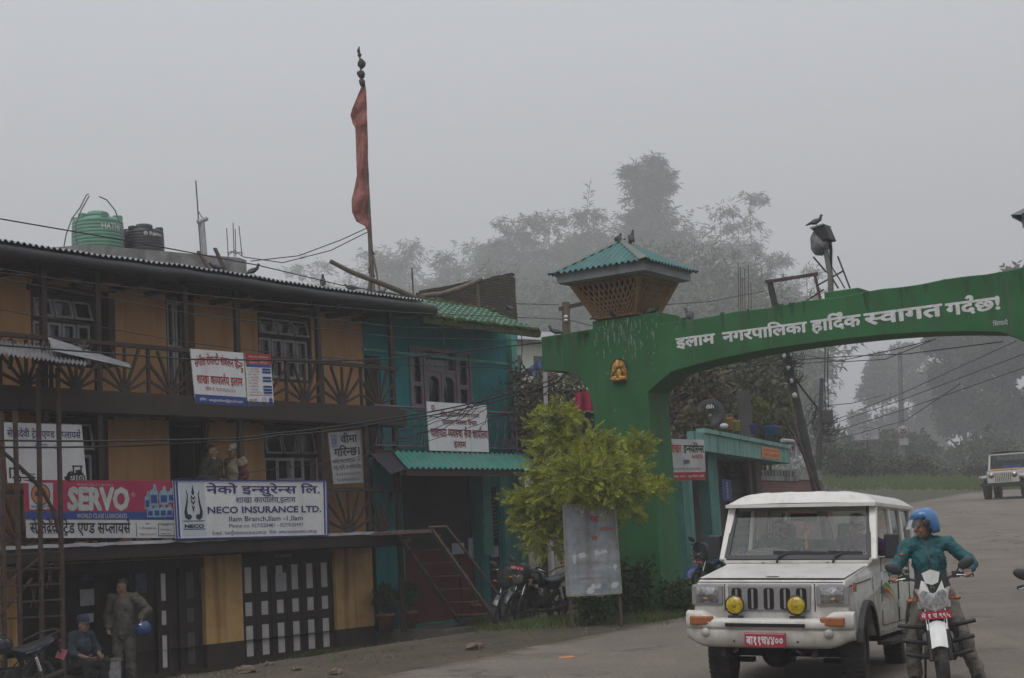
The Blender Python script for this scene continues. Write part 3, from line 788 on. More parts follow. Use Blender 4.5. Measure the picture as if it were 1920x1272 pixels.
# tile roof
SRf = S(1008, 625, 1.2)
xa, xb = S(808, 600, 1.2), SRf
def tile_pt(x, k):   # k = 0 eave .. 1 top
    y = lerp(-1.22, .35, k)
    return x, y, lerp(6.42, 7.12, k)
q = MB(); nr, nc = 6, 19
for rI in range(nr):
    k0, k1 = rI/nr, (rI+1.12)/nr
    for cI in range(nc):
        x0 = lerp(xa, xb, (cI + (.5 if rI % 2 else 0)*0)/nc); x1 = lerp(xa, xb, (cI+1)/nc)
        _, y0, z0 = tile_pt(0, k0); _, y1, z1 = tile_pt(0, k1)
        lift = .035 if True else 0
        pts0 = [(lerp(x0, x1, u), y0, z0 + .06 + .06*math.sin(math.pi*u)) for u in (0, .25, .5, .75, 1)]
        pts1 = [(lerp(x0, x1, u), y1, z1 + .01 + .05*math.sin(math.pi*u)) for u in (0, .25, .5, .75, 1)]
        q.add(pts0 + pts1, [(i, i+1, 6+i, 5+i) for i in range(4)])
        q.add(pts0 + [(p[0], p[1]+.005, p[2]-.07) for p in pts0], [(i+1, i, 5+i, 6+i) for i in range(4)])
q.build('tile_roof', M_tile, th)
q = MB(); q.box(xa-.3, xb+.02, -1.24, -1.16, 6.30, 6.43); q.bar((xb+.04, -1.24, 6.37), (xb+.04, .6, 6.98), .06, .14); q.build('barge_board', M_moss, th)
q = MB(); q.face([(0,-1.18,6.36), (xb,-1.18,6.36), (xb,.02,6.62), (0,.02,6.62)]); q.build('soffit', M_cream, th)
q = MB()
for i in range(170):
    x = rnd.uniform(xa, xb); k = rnd.choice((rnd.uniform(.92, 1.05), rnd.uniform(.88, 1.1), rnd.uniform(-.03, .02)))
    _, y, z = tile_pt(0, k); q.ell((x, y, z + .05), (rnd.uniform(.03,.11), rnd.uniform(.03,.09), rnd.uniform(.02,.07)), n=6, m=4)
for i in range(160):
    x = rnd.uniform(S(800,590,.2), TR-.1); q.ell((x, .42 + rnd.uniform(-.1,.1), 7.13 + rnd.uniform(-.05,.08)), (rnd.uniform(.05,.14), .08, rnd.uniform(.03,.09)), n=6, m=4)
q.build('moss_patch', M_moss, th)
q = MB(); q.face([(.0,.6,7.0), (TR+.4,.6,7.0), (TR+.2,6,6.9), (.0,6,6.9)]); q.build('roof_slab', M_conc, th)
# tin awning
p0 = TF.px(735, 846, 1.0); pe = TF.px(984, 850, 1.0); pe.z = p0.z
e0_, e1_ = TF.px(775, 880, 1.75), TF.px(1014, 880, 1.75)
dn = V((e1_.x - pe.x, -.75, e1_.z - p0.z))
q = MB()
q.sheet(p0, pe - p0, dn, 26, .022, (0,-.3,1), 4, bend=-.01)
q.build('tin_awning', M_tealtin, th)
q = MB(); e0 = p0 + dn; e1 = pe + dn
q.bar(e0 + V((.05,.06,-.09)), e1 + V((-.02,.06,-.09)), .05, .13)
for u in (.0, .33, .66, 1): q.bar(p0.lerp(pe, u) + V((0,0,-.08)), e0.lerp(e1, u) + V((0,.07,-.07)), .05, .07)
q.build('awning_frame', M_plinth, th)
q = MB(); q.face([p0 + V((0,0,-.03)), e0 + V((-.02,0,-.02)), e0 + V((-.35,.1,-.12)), p0 + V((-.7,0,-.05))]); q.build('awning_side_sheet', pm('faded_purple_sheet', (.022,.019,.030), (.016,.014,.022)), th)
# doorway: red lower boards, dark upper
a, b, c, d = gh_[0]
q = MB(); q.box(a, b, .30, .34, 1.55, d); q.build('shutter_upper', pm('dark_green_grey_boards', (.030,.036,.034), (.022,.026,.025), scale=2), th)
q = MB(); q.box(a, lerp(a,b,.70), .26, .30, -.02, .62); q.box(lerp(a,b,.82), b, .24, .30, -.02, 1.55); q.box(a, b, .31, .345, -.02, 1.55); q.build('red_boards', M_red, th)
for (x0, y0, x1, y1) in ((847,1018,869,1040), (879,1008,897,1048), (902,1007,914,1026)):
    A, B = TF.px(x0, y1, -.24), TF.px(x1, y0, -.24); q = MB(); q.box(A.x, B.x, .225, .232, A.z, B.z); q.build('paper_notice', M_paper, th)
a, b, c, d = gh_[1]
q = MB(); q.box(a, b, .05, .09, c, d); q.build('slate_panel', M_black, th)
q = MB()
for i in range(10):
    z = 2.55 - i*.09; q.bar((a+.03, .045, z-.03), (b-.03, .045, z+.04), .006, .03, (0,1,0))
q.box(lerp(a,b,.3), b-.02, .04, .048, 1.30, 1.55); q.build('chalk_lines', M_paper, th)

# potted shrubs on the porch
def pot_shrub(x, y, z, label, sc_=1.0, n=620):
    t = thing('potted_shrub', label, 'potted plant', (x, y, z), 0, 'potted shrubs on the porch')
    m = MB(); m.lathe([(.001,0), (.13*sc_,0), (.18*sc_,.30*sc_), (.20*sc_,.30*sc_), (.20*sc_,.36*sc_), (.17*sc_,.36*sc_), (.16*sc_,.32*sc_), (.001,.32*sc_)], n=20); m.build('pot', M_terra, t)
    m = MB(); rr = random.Random(int(x*100))
    m.tube([(0,0,.3*sc_), (.02,0,.6*sc_)], .02, 6)
    for i in range(n):
        d = V((rr.gauss(0,1), rr.gauss(0,1), rr.gauss(.3,1))).normalized(); c = V((0,0,.68*sc_)) + V((d.x*.27, d.y*.27, d.z*.33))*rr.uniform(.3,1)*sc_
        a = V((rr.gauss(0,1), rr.gauss(0,1), rr.gauss(0,1))).normalized(); b = a.cross(d).normalized()
        m.face([c - b*.022, c + a*.06, c + b*.022, c - a*.06])
    m.build('foliage', M_shrub, t); return t
M_shrub = leaf_mat('dark_shrub_leaf', (.040,.085,.022), (.022,.046,.014), scale=6)
for (px_, lab) in ((723, 'terracotta pot shrub left of the two in front of the turquoise wall'), (767, 'terracotta pot shrub nearest the red doorway under the stairs')):
    p = HF.px(px_, 1168, .35); wv = HF.w((p.x, -.35, -.055)); pot_shrub(wv.x, wv.y, wv.z, lab)
p = HF.w((HF.S(898,1130,.5), -.5, -.055)); 
t = thing('flower_pot', 'bare orange flower pot behind the lowest stair tread by the red door', 'pot', p); m_ = MB(); m_.lathe([(.001,0), (.13,0), (.18,.30), (.20,.30), (.20,.36), (.17,.36), (.16,.32), (.001,.32)], n=20); m_.build('clay', M_terra, t)

# ================================================================ iron stairs up to the balcony
M_stair = pm('dusty_brown_steel', (.17,.115,.095), (.10,.07,.06), scale=6, rough=.7)
stt = thing('iron_stairs', 'open iron stairs with thin treads rising to the brown balcony', 'stairs', HF.w((6.4, -1.0, 0)), HF.th)
SF = Frame(HF.w((6.4, -1.0, 0)), HF.th)
A0, B0 = SF.px(745, 1010, .15), SF.px(878, 1165, .35); zt_, zb_ = 1.95, .0
xa_, xb_ = A0.x, B0.x
w0, w1 = -.12, -1.05
q = MB(); q.bar((xa_, w0, zt_), (xb_, w0, zb_), .05, .09, (0,1,0)); q.bar((xa_, w1, zt_), (xb_+.05, w1, zb_), .05, .09, (0,1,0)); q.build('stringer', M_stair, stt)
for i in range(7):
    u = (i + .35)/7; x = lerp(xa_, xb_, u); z = lerp(zt_, zb_, u)
    q = MB(); q.box(x-.03, x+.22, w1+.03, w0-.03, z-.03, z-.005); q.build('tread', M_stair, stt)
q = MB()
q.tube([(xa_-.1, w1-.02, zt_+.05), (xa_+.45, w1-.02, zt_+.05), (xb_+.75, w1-.02, zb_+.02)], .022, 6); q.build('handrail', M_stair, stt)
q = MB(); q.box(xa_-.75, xa_+.05, w1, w0+.02, zt_-.06, zt_-.01)
for i in range(5): q.box(xa_-.75, xa_+.05, w1-.0 + i*.2, w1+.05 + i*.2, zt_-.009, zt_+.012)
q.build('landing', M_stair, stt)
# ================================================================ the welcome arch
ga = thing('welcome_arch', 'green painted arch over the road with white lettering and hipped tin pavilion', 'gate', GF.o, GF.th)
P = lambda x, y, d=0.0: GF.px(x, y, d)
TH = .80
xl, xr = -1.0, .15                    # left pillar
MID = 3.62
def mir(x): return 2*MID - x
arc = [(P(x, y).x, P(x, y).z) for x, y in ((1240,712), (1300,688), (1400,663), (1500,648), (1600,638))]
def zf(x):  # soffit
    t = (x - MID)/(MID - .15); return 4.69 - .30*abs(t)**2.4 - .22*max(0, abs(t) - .86)/.14
XR = 7.30
soff = [(xr + (XR - xr)*i/28) for i in range(29)]
ZT, ZW = 5.38, 5.47
body = [(-2.06,5.44), (-2.06,4.79), (-1.55,4.72), (-1.3,4.60), (-1.1,4.36), (-1.02,4.0), (-1.02,-.3), (xr+.03,-.3)] + [(x, zf(x)) for x in soff] + \
       [(XR,-.3), (XR+1.2,-.3), (XR+1.2,4.0), (XR+1.28,4.36), (XR+1.5,4.60), (XR+1.75,4.72), (XR+2.2,4.79), (XR+2.2,5.44)]
top = [(XR+1.3,5.44), (XR+.9,5.44)] + [(lerp(XR+.15, .5, i/20), ZT + .10*(1 - i/20) + .014*math.sin(i*1.7)) for i in range(1, 20)] + [(.5,ZT), (.5,5.60), (-.92,5.60), (-.92,5.46)]
q = MB(); q.prism([(x, 0, z) for x, z in body + top], (0, TH, 0))
q.build('arch_body', M_green, ga, bevel=.018, fix=True)

bx0, bx1 = P(1540,555).x, P(1606,548).x
q = MB(); q.box(bx0, bx1, .12, .68, ZT-.02, ZT+.17); q.build('lamp_plinth', M_green, ga, bevel=.02)
# joints and run-off stains are thin cement seams standing a little proud
for x in (-1.62, 1.13, 2.62, 6.72):
    q = MB(); q.box(x-.012, x+.012, -.004, -.001, zf(max(xr, min(x, mir(xr))))+.05 if x > 0 else 4.8, 5.36); q.build('cement_seam', pm('seam_grey', (.05,.10,.05), (.09,.085,.075), scale=6), ga)
# bird droppings under the pavilion, dark run-off from the top edge
rr = random.Random(17); q = MB()
for i in range(150):
    x = rr.gauss(-.25, .42); z = 5.58 - abs(rr.gauss(0, .34)); 
    if not -.9 < x < .95 or (x > .5 and z > 5.3): continue
    w2, l2 = rr.uniform(.003,.010), rr.choice((.012,.02,.05,.12,.2))*rr.uniform(.6,1.2)
    q.face([(x-w2,-.003,z), (x+w2*.3,-.003,z+w2), (x+w2,-.003,z-.2*l2), (x+w2*.4,-.003,z-l2), (x-w2*.5,-.003,z-l2*.8)])
q.build('bird_droppings', pm('dried_droppings', (.30,.32,.29), (.16,.22,.16), scale=30), ga)
q = MB()
for i in range(34):
    x = rr.choice((rr.uniform(.6, 7.2), rr.uniform(-2.0, -.95))); zt9 = (ZT + .05 if x > 0 else 5.42); w2, l2 = rr.uniform(.02,.07), rr.uniform(.08,.42)
    q.face([(x-w2,-.002,zt9), (x+w2,-.002,zt9), (x+w2*.7,-.002,zt9-l2*.4), (x+w2*.25,-.002,zt9-l2), (x-w2*.3,-.002,zt9-l2*.75), (x-w2*.8,-.002,zt9-l2*.3)])
q.build('run_off_stain', pm('dark_run_off', (.018,.080,.027), (.026,.055,.026), scale=8), ga)
q = MB()
for i in range(26):
    x, z = rr.uniform(-1.0, .12), rr.choice((rr.uniform(.0,.5), rr.uniform(.2,5))); w2 = rr.uniform(.01,.05)
    q.face([(x + w2*rr.uniform(.6,1.2)*math.cos(a), -.003, z + w2*rr.uniform(.5,1.5)*math.sin(a)) for a in [6.283*k/9 for k in range(9)]])
q.build('paint_chip', pm('bare_plaster', (.13,.14,.11), (.06,.09,.06), scale=12), ga)
# ledge caps
q = MB()
for a, b, z in ((-2.08,-.93,5.445), (.51,mir(.51),ZT), (mir(.93),mir(-.0)+2.08,5.445)):
    pass
# lettering
tx0, tx1 = P(1268, 640).x, P(1882, 575).x
q = MB(); fn = lambda x, y: V((x, -.006, y))
zb = 4.80
segs = [("इलाम", 1268, 1338, .33), ("नगरपािलका", 1356, 1512, .33), ("हािद`क", 1524, 1614, .36), ("स~वागत", 1625, 1768, .37), ("गद`छ!", 1780, 1882, .37)]
for s_, a, b, h in segs:
    A, B = P(a, 640), P(b, 615); write(q, s_, fn, A.x, lerp(4.905, 4.865, (a-1268)/600), h*.80, width=B.x - A.x, bold=.034)
q.build('lettering', M_white, ga)
q = MB(); A, B = P(1862, 606), P(1890, 606); write(q, 'िसद~यादे', fn, A.x, A.z-.05, .10, width=B.x-A.x); q.build('painter_signature', M_white, ga)
# seated deity relief in its arched niche
A = P(1163, 716); gx, gz = A.x, A.z
q = MB(); w_, h_ = .155, .43
pts = [(gx-w_,0,gz), (gx+w_,0,gz), (gx+w_,0,gz+h_*.62)] + [(gx + w_*math.cos(t), 0, gz+h_*.62 + h_*.38*math.sin(t)) for t in [math.pi*i/10 for i in range(1, 10)]] + [(gx-w_,0,gz+h_*.62)]
q.prism(pts, (0, -.035, 0))
rel = q.build('deity_relief', M_gold, ga, bevel=.008, fix=True)
q = MB()
q.ell((gx,-.06,gz+.15), (.085,.05,.10)); q.ell((gx,-.075,gz+.285), (.05,.045,.055)); q.tube([(gx,-.11,gz+.28), (gx-.01,-.125,gz+.22), (gx-.04,-.11,gz+.17), (gx-.065,-.10,gz+.18)], [.022,.019,.015,.012], 8)
for sg in (-1, 1):
    q.ell((gx+sg*.065,-.06,gz+.29), (.032,.014,.045)); q.cap((gx+sg*.085,-.06,gz+.20), (gx+sg*.125,-.06,gz+.14), .026, .02); q.cap((gx+sg*.125,-.06,gz+.14), (gx+sg*.105,-.08,gz+.21), .02, .018)
    q.cap((gx+sg*.05,-.07,gz+.07), (gx+sg*.13,-.07,gz+.05), .045, .03); q.cap((gx+sg*.13,-.07,gz+.05), (gx+sg*.01,-.09,gz+.03), .03, .025)
q.lathe([(.055,.0), (.045,.04), (.02,.075), (.001,.09)], (gx,-.06,gz+.325), 10)
q.build('seated_figure', M_gold, rel)
q = MB(); 
for i in range(24):
    t = math.pi*i/23; q.ell((gx + w_*1.0*math.cos(t), -.03, gz+h_*.60 + h_*.38*math.sin(t)), .022, n=6, m=4)
q.build('garland', M_steel, rel)

def pavilion(cx, zb0=5.60):
    """square tin-roofed lantern on a pillar: lattice basket, fascia, hipped roof"""
    pv_ = bpy.data.objects.new('pavilion', None); col.objects.link(pv_); pv_.parent = ga; pv_.location = (cx, .4, zb0 + .02)
    bz, tz, bh, thw, fh = .0, .66, .42, .74, .92
    q = MB()
    for k in range(4):
        M = Matrix.Rotation(k*math.pi/2, 4, 'Z')
        def wp(u, v): # u -1..1, v 0..1
            h = lerp(bh, thw, v); return M @ V((u*h, -h, lerp(bz, tz, v)))
        def strip(a, b, wd):
            a3, b3 = wp(*a), wp(*b); q.bar(a3, b3, wd, .03, M @ V((0,-1,.55)))
        for sg in (-1, 1): strip((sg*.95,0), (sg*.95,1), .07)
        strip((-.95,.02), (.95,.02), .05); strip((-.95,.98), (.95,.98), .05)
        nn = 12
        for i in range(-nn, nn+1):
            for sg in (-1, 1):
                u0 = i/nn*1.9; u1 = u0 + sg*.62
                a, b = [u0, 0.0], [u1, 1.0]
                # clip to the panel
                def cl(a, b):
                    if a[0] == b[0]: return a, b
                    for lim in (-.9, .9):
                        for p_, o_ in ((a, b), (b, a)):
                            if (lim < 0 and p_[0] < lim) or (lim > 0 and p_[0] > lim):
                                t = (lim - o_[0])/(p_[0] - o_[0])
                                if t < 0: return None
                                p_[0], p_[1] = lim, lerp(o_[1], p_[1], t)
                    return a, b
                if max(a[0], b[0]) < -.9 or min(a[0], b[0]) > .9: continue
                r_ = cl(a, b)
                if r_ and abs(r_[0][1]-r_[1][1]) > .04: strip(r_[0], r_[1], .030)
    q.build('lattice_basket', M_lattice, pv_)
    q = MB(); c0, c1 = bh*.86, thw*.86
    q.hexa([(-c0,-c0,.03), (c0,-c0,.03), (c0,c0,.03), (-c0,c0,.03), (-c1,-c1,tz-.02), (c1,-c1,tz-.02), (c1,c1,tz-.02), (-c1,c1,tz-.02)]); q.build('dark_core', M_dark, pv_)
    q = MB()
    for k in range(4):
        M = Matrix.Rotation(k*math.pi/2, 4, 'Z'); p = [M @ V(a) for a in ((-fh,-fh,tz+.03), (fh,-fh,tz+.03), (fh,-fh,tz+.22), (-fh,-fh,tz+.22))]; q.face(p)
        p = [M @ V(a) for a in ((-fh,-fh,tz+.03), (-thw-.02,-thw-.02,tz-.005), (thw+.02,-thw-.02,tz-.005), (fh,-fh,tz+.03))]; q.face(p)
    q.build('fascia', M_grey, pv_)
    zr0, ap, e = tz+.20, tz+.84, 1.04
    for k in range(4):
        M = Matrix.Rotation(k*math.pi/2, 4, 'Z'); q = MB(); nw = 17
        def rp(u, v):
            x = (u*2 - 1)*e; lim = max(.0, 1 - abs(x)/e); vv = min(v, 1)*lim
            return M @ V((x, -e + e*vv, lerp(zr0, ap, vv) + .022*math.cos(u*nw*2*math.pi) + .006*noise.noise(V((u*9, v*3, k + cx)))))
        q.grid(rp, nw*6, 6); q.build('roof_slope', M_huttin, pv_)
    q = MB()
    for k in range(4):
        M = Matrix.Rotation(k*math.pi/2, 4, 'Z'); a, b = V((-e-.01,-e-.01,zr0+.03)), V((0,0,ap+.03))
        s1, s2 = V((.15,-.0,-.02)), V((-.0,.15,-.02))
        q.add([M @ p for p in (a, a+s1, b+s1*.6, b, a+s2, b+s2*.6)], [(0,1,2,3), (4,0,3,5)])
    q.build('ridge_flashing', pm('rusty_ridge_flashing', (.11,.15,.14), (.16,.14,.12), scale=7, rough=.7), pv_)
    return pv_
pavilion(-.40); pavilion(8.10, 5.31)

# floodlight wrapped in sacking on the arch
o0 = P(1557, 545, -.4); fl = thing('flood_lamp', 'black hooded floodlight wrapped in pale sacking on a short post atop the arch', 'lamp', GF.w(o0), GF.th)
lv = lambda x, y, e=0: P(x, y, -.4 + e) - o0
q = MB(); q.tube([lv(1558,552), lv(1557,516), lv(1546,458)], [.05,.05,.045], 10); q.build('post', M_pole, fl)
c = lv(1538, 456)
q = MB(); q.grid(lambda u, v: c + V((math.sin(math.pi*v)*math.cos(6.283*u)*.185, math.sin(math.pi*v)*math.sin(6.283*u)*.15, -math.cos(math.pi*v)*.20))*(1 + .28*noise.noise(V((math.cos(6.283*u)*1.5, math.sin(6.283*u)*1.5, v*3.2)))), 20, 14)
q.build('sacking', pm('pale_sacking', (.23,.23,.24), (.12,.12,.13), scale=9, rough=.9, bump=.6, bscale=12), fl)
q = MB(); q.prism([lv(1520,429,.16), lv(1545,421,.16), lv(1557,449,.16), (lv(1542,452,.16))], (0,.30,0)); q.build('lamp_hood', M_black, fl, bevel=.02, fix=True)
q = MB(); q.prism([lv(1518,427,.18), lv(1543,419,.18), lv(1545,421,.18), lv(1520,430,.18)], (0,.34,0)); q.build('hood_rim', pm('dull_cream_metal', (.26,.24,.18), (.14,.13,.11)), fl, fix=True)
q = MB(); q.tube([lv(1555,440), lv(1558,470), lv(1559,503)], [.03,.03,.015], 6); q.build('strap', M_wire, fl)
q = MB(); q.tube([lv(1559,500), lv(1575,525), lv(1584,541)], .012, 5); q.build('cable_tail', M_wire, fl)
for pts in (((1525,482), (1550,511)), ((1571,481), (1594,541)), ((1532,536), (1582,508)), ((1554,518), (1555,545)), ((1558,518), (1572,541))):
    q = MB(); q.tube([lv(*p_) for p_ in pts], .016, 5); q.build('stay_rod', M_steel, fl)

# ================================================================ boards, banners and notices
class Board:
    def __init__(s, fr, tl, tr, br, bl, d, name, label, cat, group=None, back=M_board, thick=.02, backname='panel', slope=0):
        ds = d if isinstance(d, (list, tuple)) else (d,)*4
        c = [fr.px(*p, dd) for p, dd in zip((tl, tr, br, bl), ds)]
        s.o = c[3].copy(); s.c = [p - s.o for p in c]
        s.root = thing(name, label, cat, fr.w(s.o), fr.th, group)
        s.w = ((s.c[2]-s.c[3]).length + (s.c[1]-s.c[0]).length)/2; s.h = ((s.c[0]-s.c[3]).length + (s.c[1]-s.c[2]).length)/2
        s.n = (s.c[1]-s.c[0]).cross(s.c[3]-s.c[0]).normalized()
        if s.n.y > 0: s.n = -s.n
        s.amp = 0; s.back = back
        m = MB(); m.prism([s.c[3], s.c[2], s.c[1], s.c[0]], -s.n*thick); s.panel = m.build(backname, back, s.root, fix=True) if thick else None
    def p(s, u, v, off=.004):
        a = s.c[3].lerp(s.c[2], u); b = s.c[0].lerp(s.c[1], u); q = a.lerp(b, v)
        if s.amp: off += s.amp*(noise.noise(V((u*s.w*2.2, v*1.2, 8))) + .6*math.sin(u*11 + v*6))
        return q + s.n*off
    def cloth(s, amp, name='banner_cloth', mat=None):
        s.amp = amp; m = MB(); m.grid(lambda u, v: s.p(u, v, 0), 40, 10); return m.build(name, mat or s.back, s.root)
    def area(s, name, mat, u0, v0, u1, v1, off=.003, n=1, parent=None):
        m = MB(); m.grid(lambda a, b: s.p(lerp(u0, u1, a), lerp(v0, v1, b), off), 40 if s.amp else n, 6 if s.amp else 1); return m.build(name, mat, parent or s.root)
    def fn(s, off=.006): return lambda x, y: s.p(x/s.w, y/s.h, off)
    def text(s, m, t, u, v, hv, wu=None, align='c', bold=0.0, slant=0, off=.006):
        write(m, t, s.fn(off), u*s.w, v*s.h, hv*s.h, width=wu*s.w if wu else None, align=align, bold=bold, slant=slant)
    def put(s, name, mat, rows, off=.006):
        m = MB()
        for r in rows: s.text(m, *r[:4], **{k: v for k, v in zip(('wu', 'align', 'bold', 'slant'), r[4:])}, off=off)
        return m.build(name, mat, s.root)
    def frame(s, mat, wd=.025, name='frame', off=.012):
        m = MB(); cs = [s.p(0,0,off), s.p(1,0,off), s.p(1,1,off), s.p(0,1,off)]
        for i in range(4): m.bar(cs[i], cs[(i+1)%4], wd, .02, s.n)
        return m.build(name, mat, s.root)
    def ring(s, m, u, v, r, wd, off=.006, n=28, fill=False):
        cx, cy_ = u*s.w, v*s.h; f = s.fn(off)
        if fill: m.face([f(cx + r*math.cos(2*math.pi*i/n), cy_ + r*math.sin(2*math.pi*i/n)) for i in range(n)]); return
        for i in range(n):
            a, b = 2*math.pi*i/n, 2*math.pi*(i+1)/n
            m.face([f(cx + k*math.cos(t), cy_ + k*math.sin(t)) for k, t in ((r-wd, a), (r, a), (r, b), (r-wd, b))])
    def poly(s, m, pts, off=.006): m.face([s.p(u, v, off) for u, v in pts])

# 1 royalty collection centre board
b = Board(HF, (357,654), (456,662), (463,762), (367,756), 1.06, 'sign_board', 'white board with large arched red writing and blue bottom band on the upper railing', 'sign')
b.area('blue_band', M_bluebar, 0, 0, 1, .165)
m = MB(); f = b.fn(.006)
vs, fs, wd = type_line('संगीत रोयल~टी संकलन केन~द<', .010)
k = .92*b.w/wd; hh = .235*b.h
def arched(px, py):
    x = .05*b.w + px*k; t = (x/b.w - .5)*2
    return f(x, .64*b.h + .10*b.h*(1 - t*t) + py*hh)
m.add([arched(*q_[:2]) - b.n*-.0004*q_[2] for q_ in vs], fs)
m.add([arched(q_[0] + .022, q_[1]) + b.n*(.0012 + .0004*q_[2]) for q_ in vs], fs)
b.text(m, 'शाखा कायाल`य इलाम', .5, .375, .225, .88, bold=.02)
b.text(m, 'फोन नं. ९८४२६२८८८५', .5, .245, .10, .58)
m.build('lettering', M_redtxt, b.root)
b.put('lettering', M_board, [('िइमेल : sangeetilam@gmail.com'.replace('ि',''), .5, .055, .07, .84, 'c', .012)], off=.008)
# 2 tariff notice
b = Board(HF, (459,662), (507,665), (514,762), (465,762), 1.06, 'notice_board', 'narrow white tariff notice with red heading beside the arched red board', 'sign')
b.area('red_heading', M_redtxt, 0, .80, 1, 1); b.area('blue_heading', M_bluebar, .02, .74, .98, .795, .004)
m = MB()
for i, v in enumerate((.70, .645, .54, .48, .37, .31, .255)):
    for u0 in (.66,): b.poly(m, [(.64, v-.02), (.94, v-.02), (.97, v), (.94, v+.024), (.64, v+.024), (.61, v)])
m.build('price_tag', M_bluebar, b.root)
rows = [('रोयल~टी संकलन', .5, .92, .04, .75), ('दर रेट सूची', .5, .865, .04, .6), ('इलाम नेपाल', .5, .815, .035, .7)]
b.put('lettering', M_board, rows)
b.put('lettering', M_redtxt, [(t, .05, v, .036, wd_, 'l') for t, v, wd_ in (('१ गाडी ठूलो', .69, .42), ('२ साना गाडी', .64, .46), ('िमनी बस', .585, .34), ('३ बस ट्याक', .53, .42), ('४ मोटर', .475, .40), ('जीप कार', .42, .36), ('५ साइकल', .365, .36), ('६ अन~य', .305, .34), ('७ साना पसल', .25, .5))])
m = MB(); b.poly(m, [(.06,.205), (.94,.205), (.94,.215), (.06,.215)]); m.build('rule', M_redtxt, b.root)
m = MB(); b.ring(m, .62, .11, .05, .012); b.ring(m, .88, .11, .05, .05); m.build('seal', M_bluebar, b.root)
b.put('lettering', M_black, [('हट~टी', .22, .10, .05, .3)])
b.area('foot_line', M_bluebar, 0, 0, 1, .02)
# 3 suppliers sheet
b = Board(HF, (7,792), (153,797), (163,906), (15,906), 1.10, 'sign_sheet', 'white flex sheet with thin blue heading and vehicle outlines behind the iron bars', 'sign', thick=.012)
SETI = 'सेितदेवी ट्र<ेड एण~ड सप~लायस``'.replace('``','`').replace('ट्र<','ट<')
b.put('lettering', M_blue, [(SETI, .5, .765, .17, .94, 'c', .012), ('इलाम - ८', .5, .575, .13, .28)])
m = MB()
def P2(pts, u0, v0, su, sv): b.poly(m, [(u0 + x*su, v0 + y*sv) for x, y in pts])
def vehicle(u0, v0, su, sv):
    P2([(0,.2), (.06,.2), (.06,.75), (0,.7)], u0, v0, su, sv); P2([(.05,.7), (.4,.75), (.4,.68), (.05,.62)], u0, v0, su, sv); P2([(.1,.28), (.95,.26), (.95,.2), (.1,.2)], u0, v0, su, sv); P2([(.38,.7), (.42,.7), (.50,.42), (.46,.42)], u0, v0, su, sv); P2([(.46,.46), (.95,.42), (.95,.38), (.46,.40)], u0, v0, su, sv)
vehicle(.02, .01, .34, .34)
for (u_, v_, r_) in ((.12,.07,.07), (.29,.07,.06), (.80,.10,.10), (.93,.08,.085)):
    b.ring(m, u_, v_, r_*b.h*1.0, .03*b.h); b.ring(m, u_, v_, r_*.4*b.h, .02*b.h)
for pts in ([(.76,.16), (.96,.18), (.96,.14), (.76,.12)], [(.82,.17), (.84,.17), (.85,.30), (.83,.30)], [(.92,.17), (.94,.17), (.95,.29), (.93,.29)], [(.82,.30), (.96,.30), (.96,.275), (.82,.275)], [(.86,.16), (.93,.16), (.93,.23), (.86,.22)], [(.70,.10), (.78,.13), (.78,.05), (.72,.04)]): b.poly(m, pts)
m.build('vehicle_drawing', M_black, b.root)
# 4 lubricant banner
b = Board(HF, (44,900), (327,902), (329,1009), (49,1009), 1.10, 'shop_banner', 'crimson oil banner with white slanted lettering and blue band on the lower railing', 'banner', thick=0, back=M_flexsheet)
b.cloth(.014)
b.area('crimson_field', M_pink, 0, .455, 1, 1, .003); b.area('blue_band', M_bluebar, 0, .315, 1, .455, .003)
b.put('lettering', pm('silver_print', (.50,.53,.50), (.36,.40,.37), scale=5), [('SERVO', .47, .50, .52, .41, 'c', .055, .05)])
b.put('lettering', pm('pale_print', (.48,.46,.50), scale=5), [('WORLD CLASS LUBRICANTS', .49, .345, .11, .335, 'c', .02), ('®', .705, .72, .10, .03), ("Nepal's No.1 Lubricant", .45, .905, .06, .24)])
b.put('lettering', M_black, [(SETI, .35, .085, .27, .65, 'c', .018), ('इलाम', .80, .235, .045, .03), ('प. ट्र`क बजारको नगर', .80, .15, .05, .12), ('सम~पक` : ०२७-५२०७१२', .80, .05, .045, .12), ('माल सिहत', .93, .205, .04, .05), ('ििडजेल तेलहरु'.replace('िि','ि'), .93, .13, .035, .08), ('मोिबल पाट~स', .93, .06, .035, .08)])
m = MB()
for p_ in ([(.717,.02), (.721,.02), (.721,.27), (.717,.27)], [(.875,.03), (.995,.03), (.995,.045), (.875,.045)], [(.875,.25), (.995,.25), (.995,.24), (.875,.24)], [(.875,.03), (.879,.03), (.879,.25), (.875,.25)]): b.poly(m, p_)
m.build('rule', M_black, b.root)
b.area('emblem_panel', M_flexsheet, .03, .49, .175, .95, .005)
m = MB(); b.ring(m, .10, .75, .17, .17, .008, fill=False); m.build('emblem_disc', M_orange, b.root)
m = MB(); b.ring(m, .10, .75, .18, .02, .010); b.poly(m, [(.066,.72), (.134,.72), (.134,.80), (.066,.80)], .010); m.build('emblem_ring', M_blue, b.root)
b.put('lettering', M_blue, [('IndianOil', .10, .52, .07, .12, 'c', .02)], off=.008)
mb_, ml_ = MB(), MB()
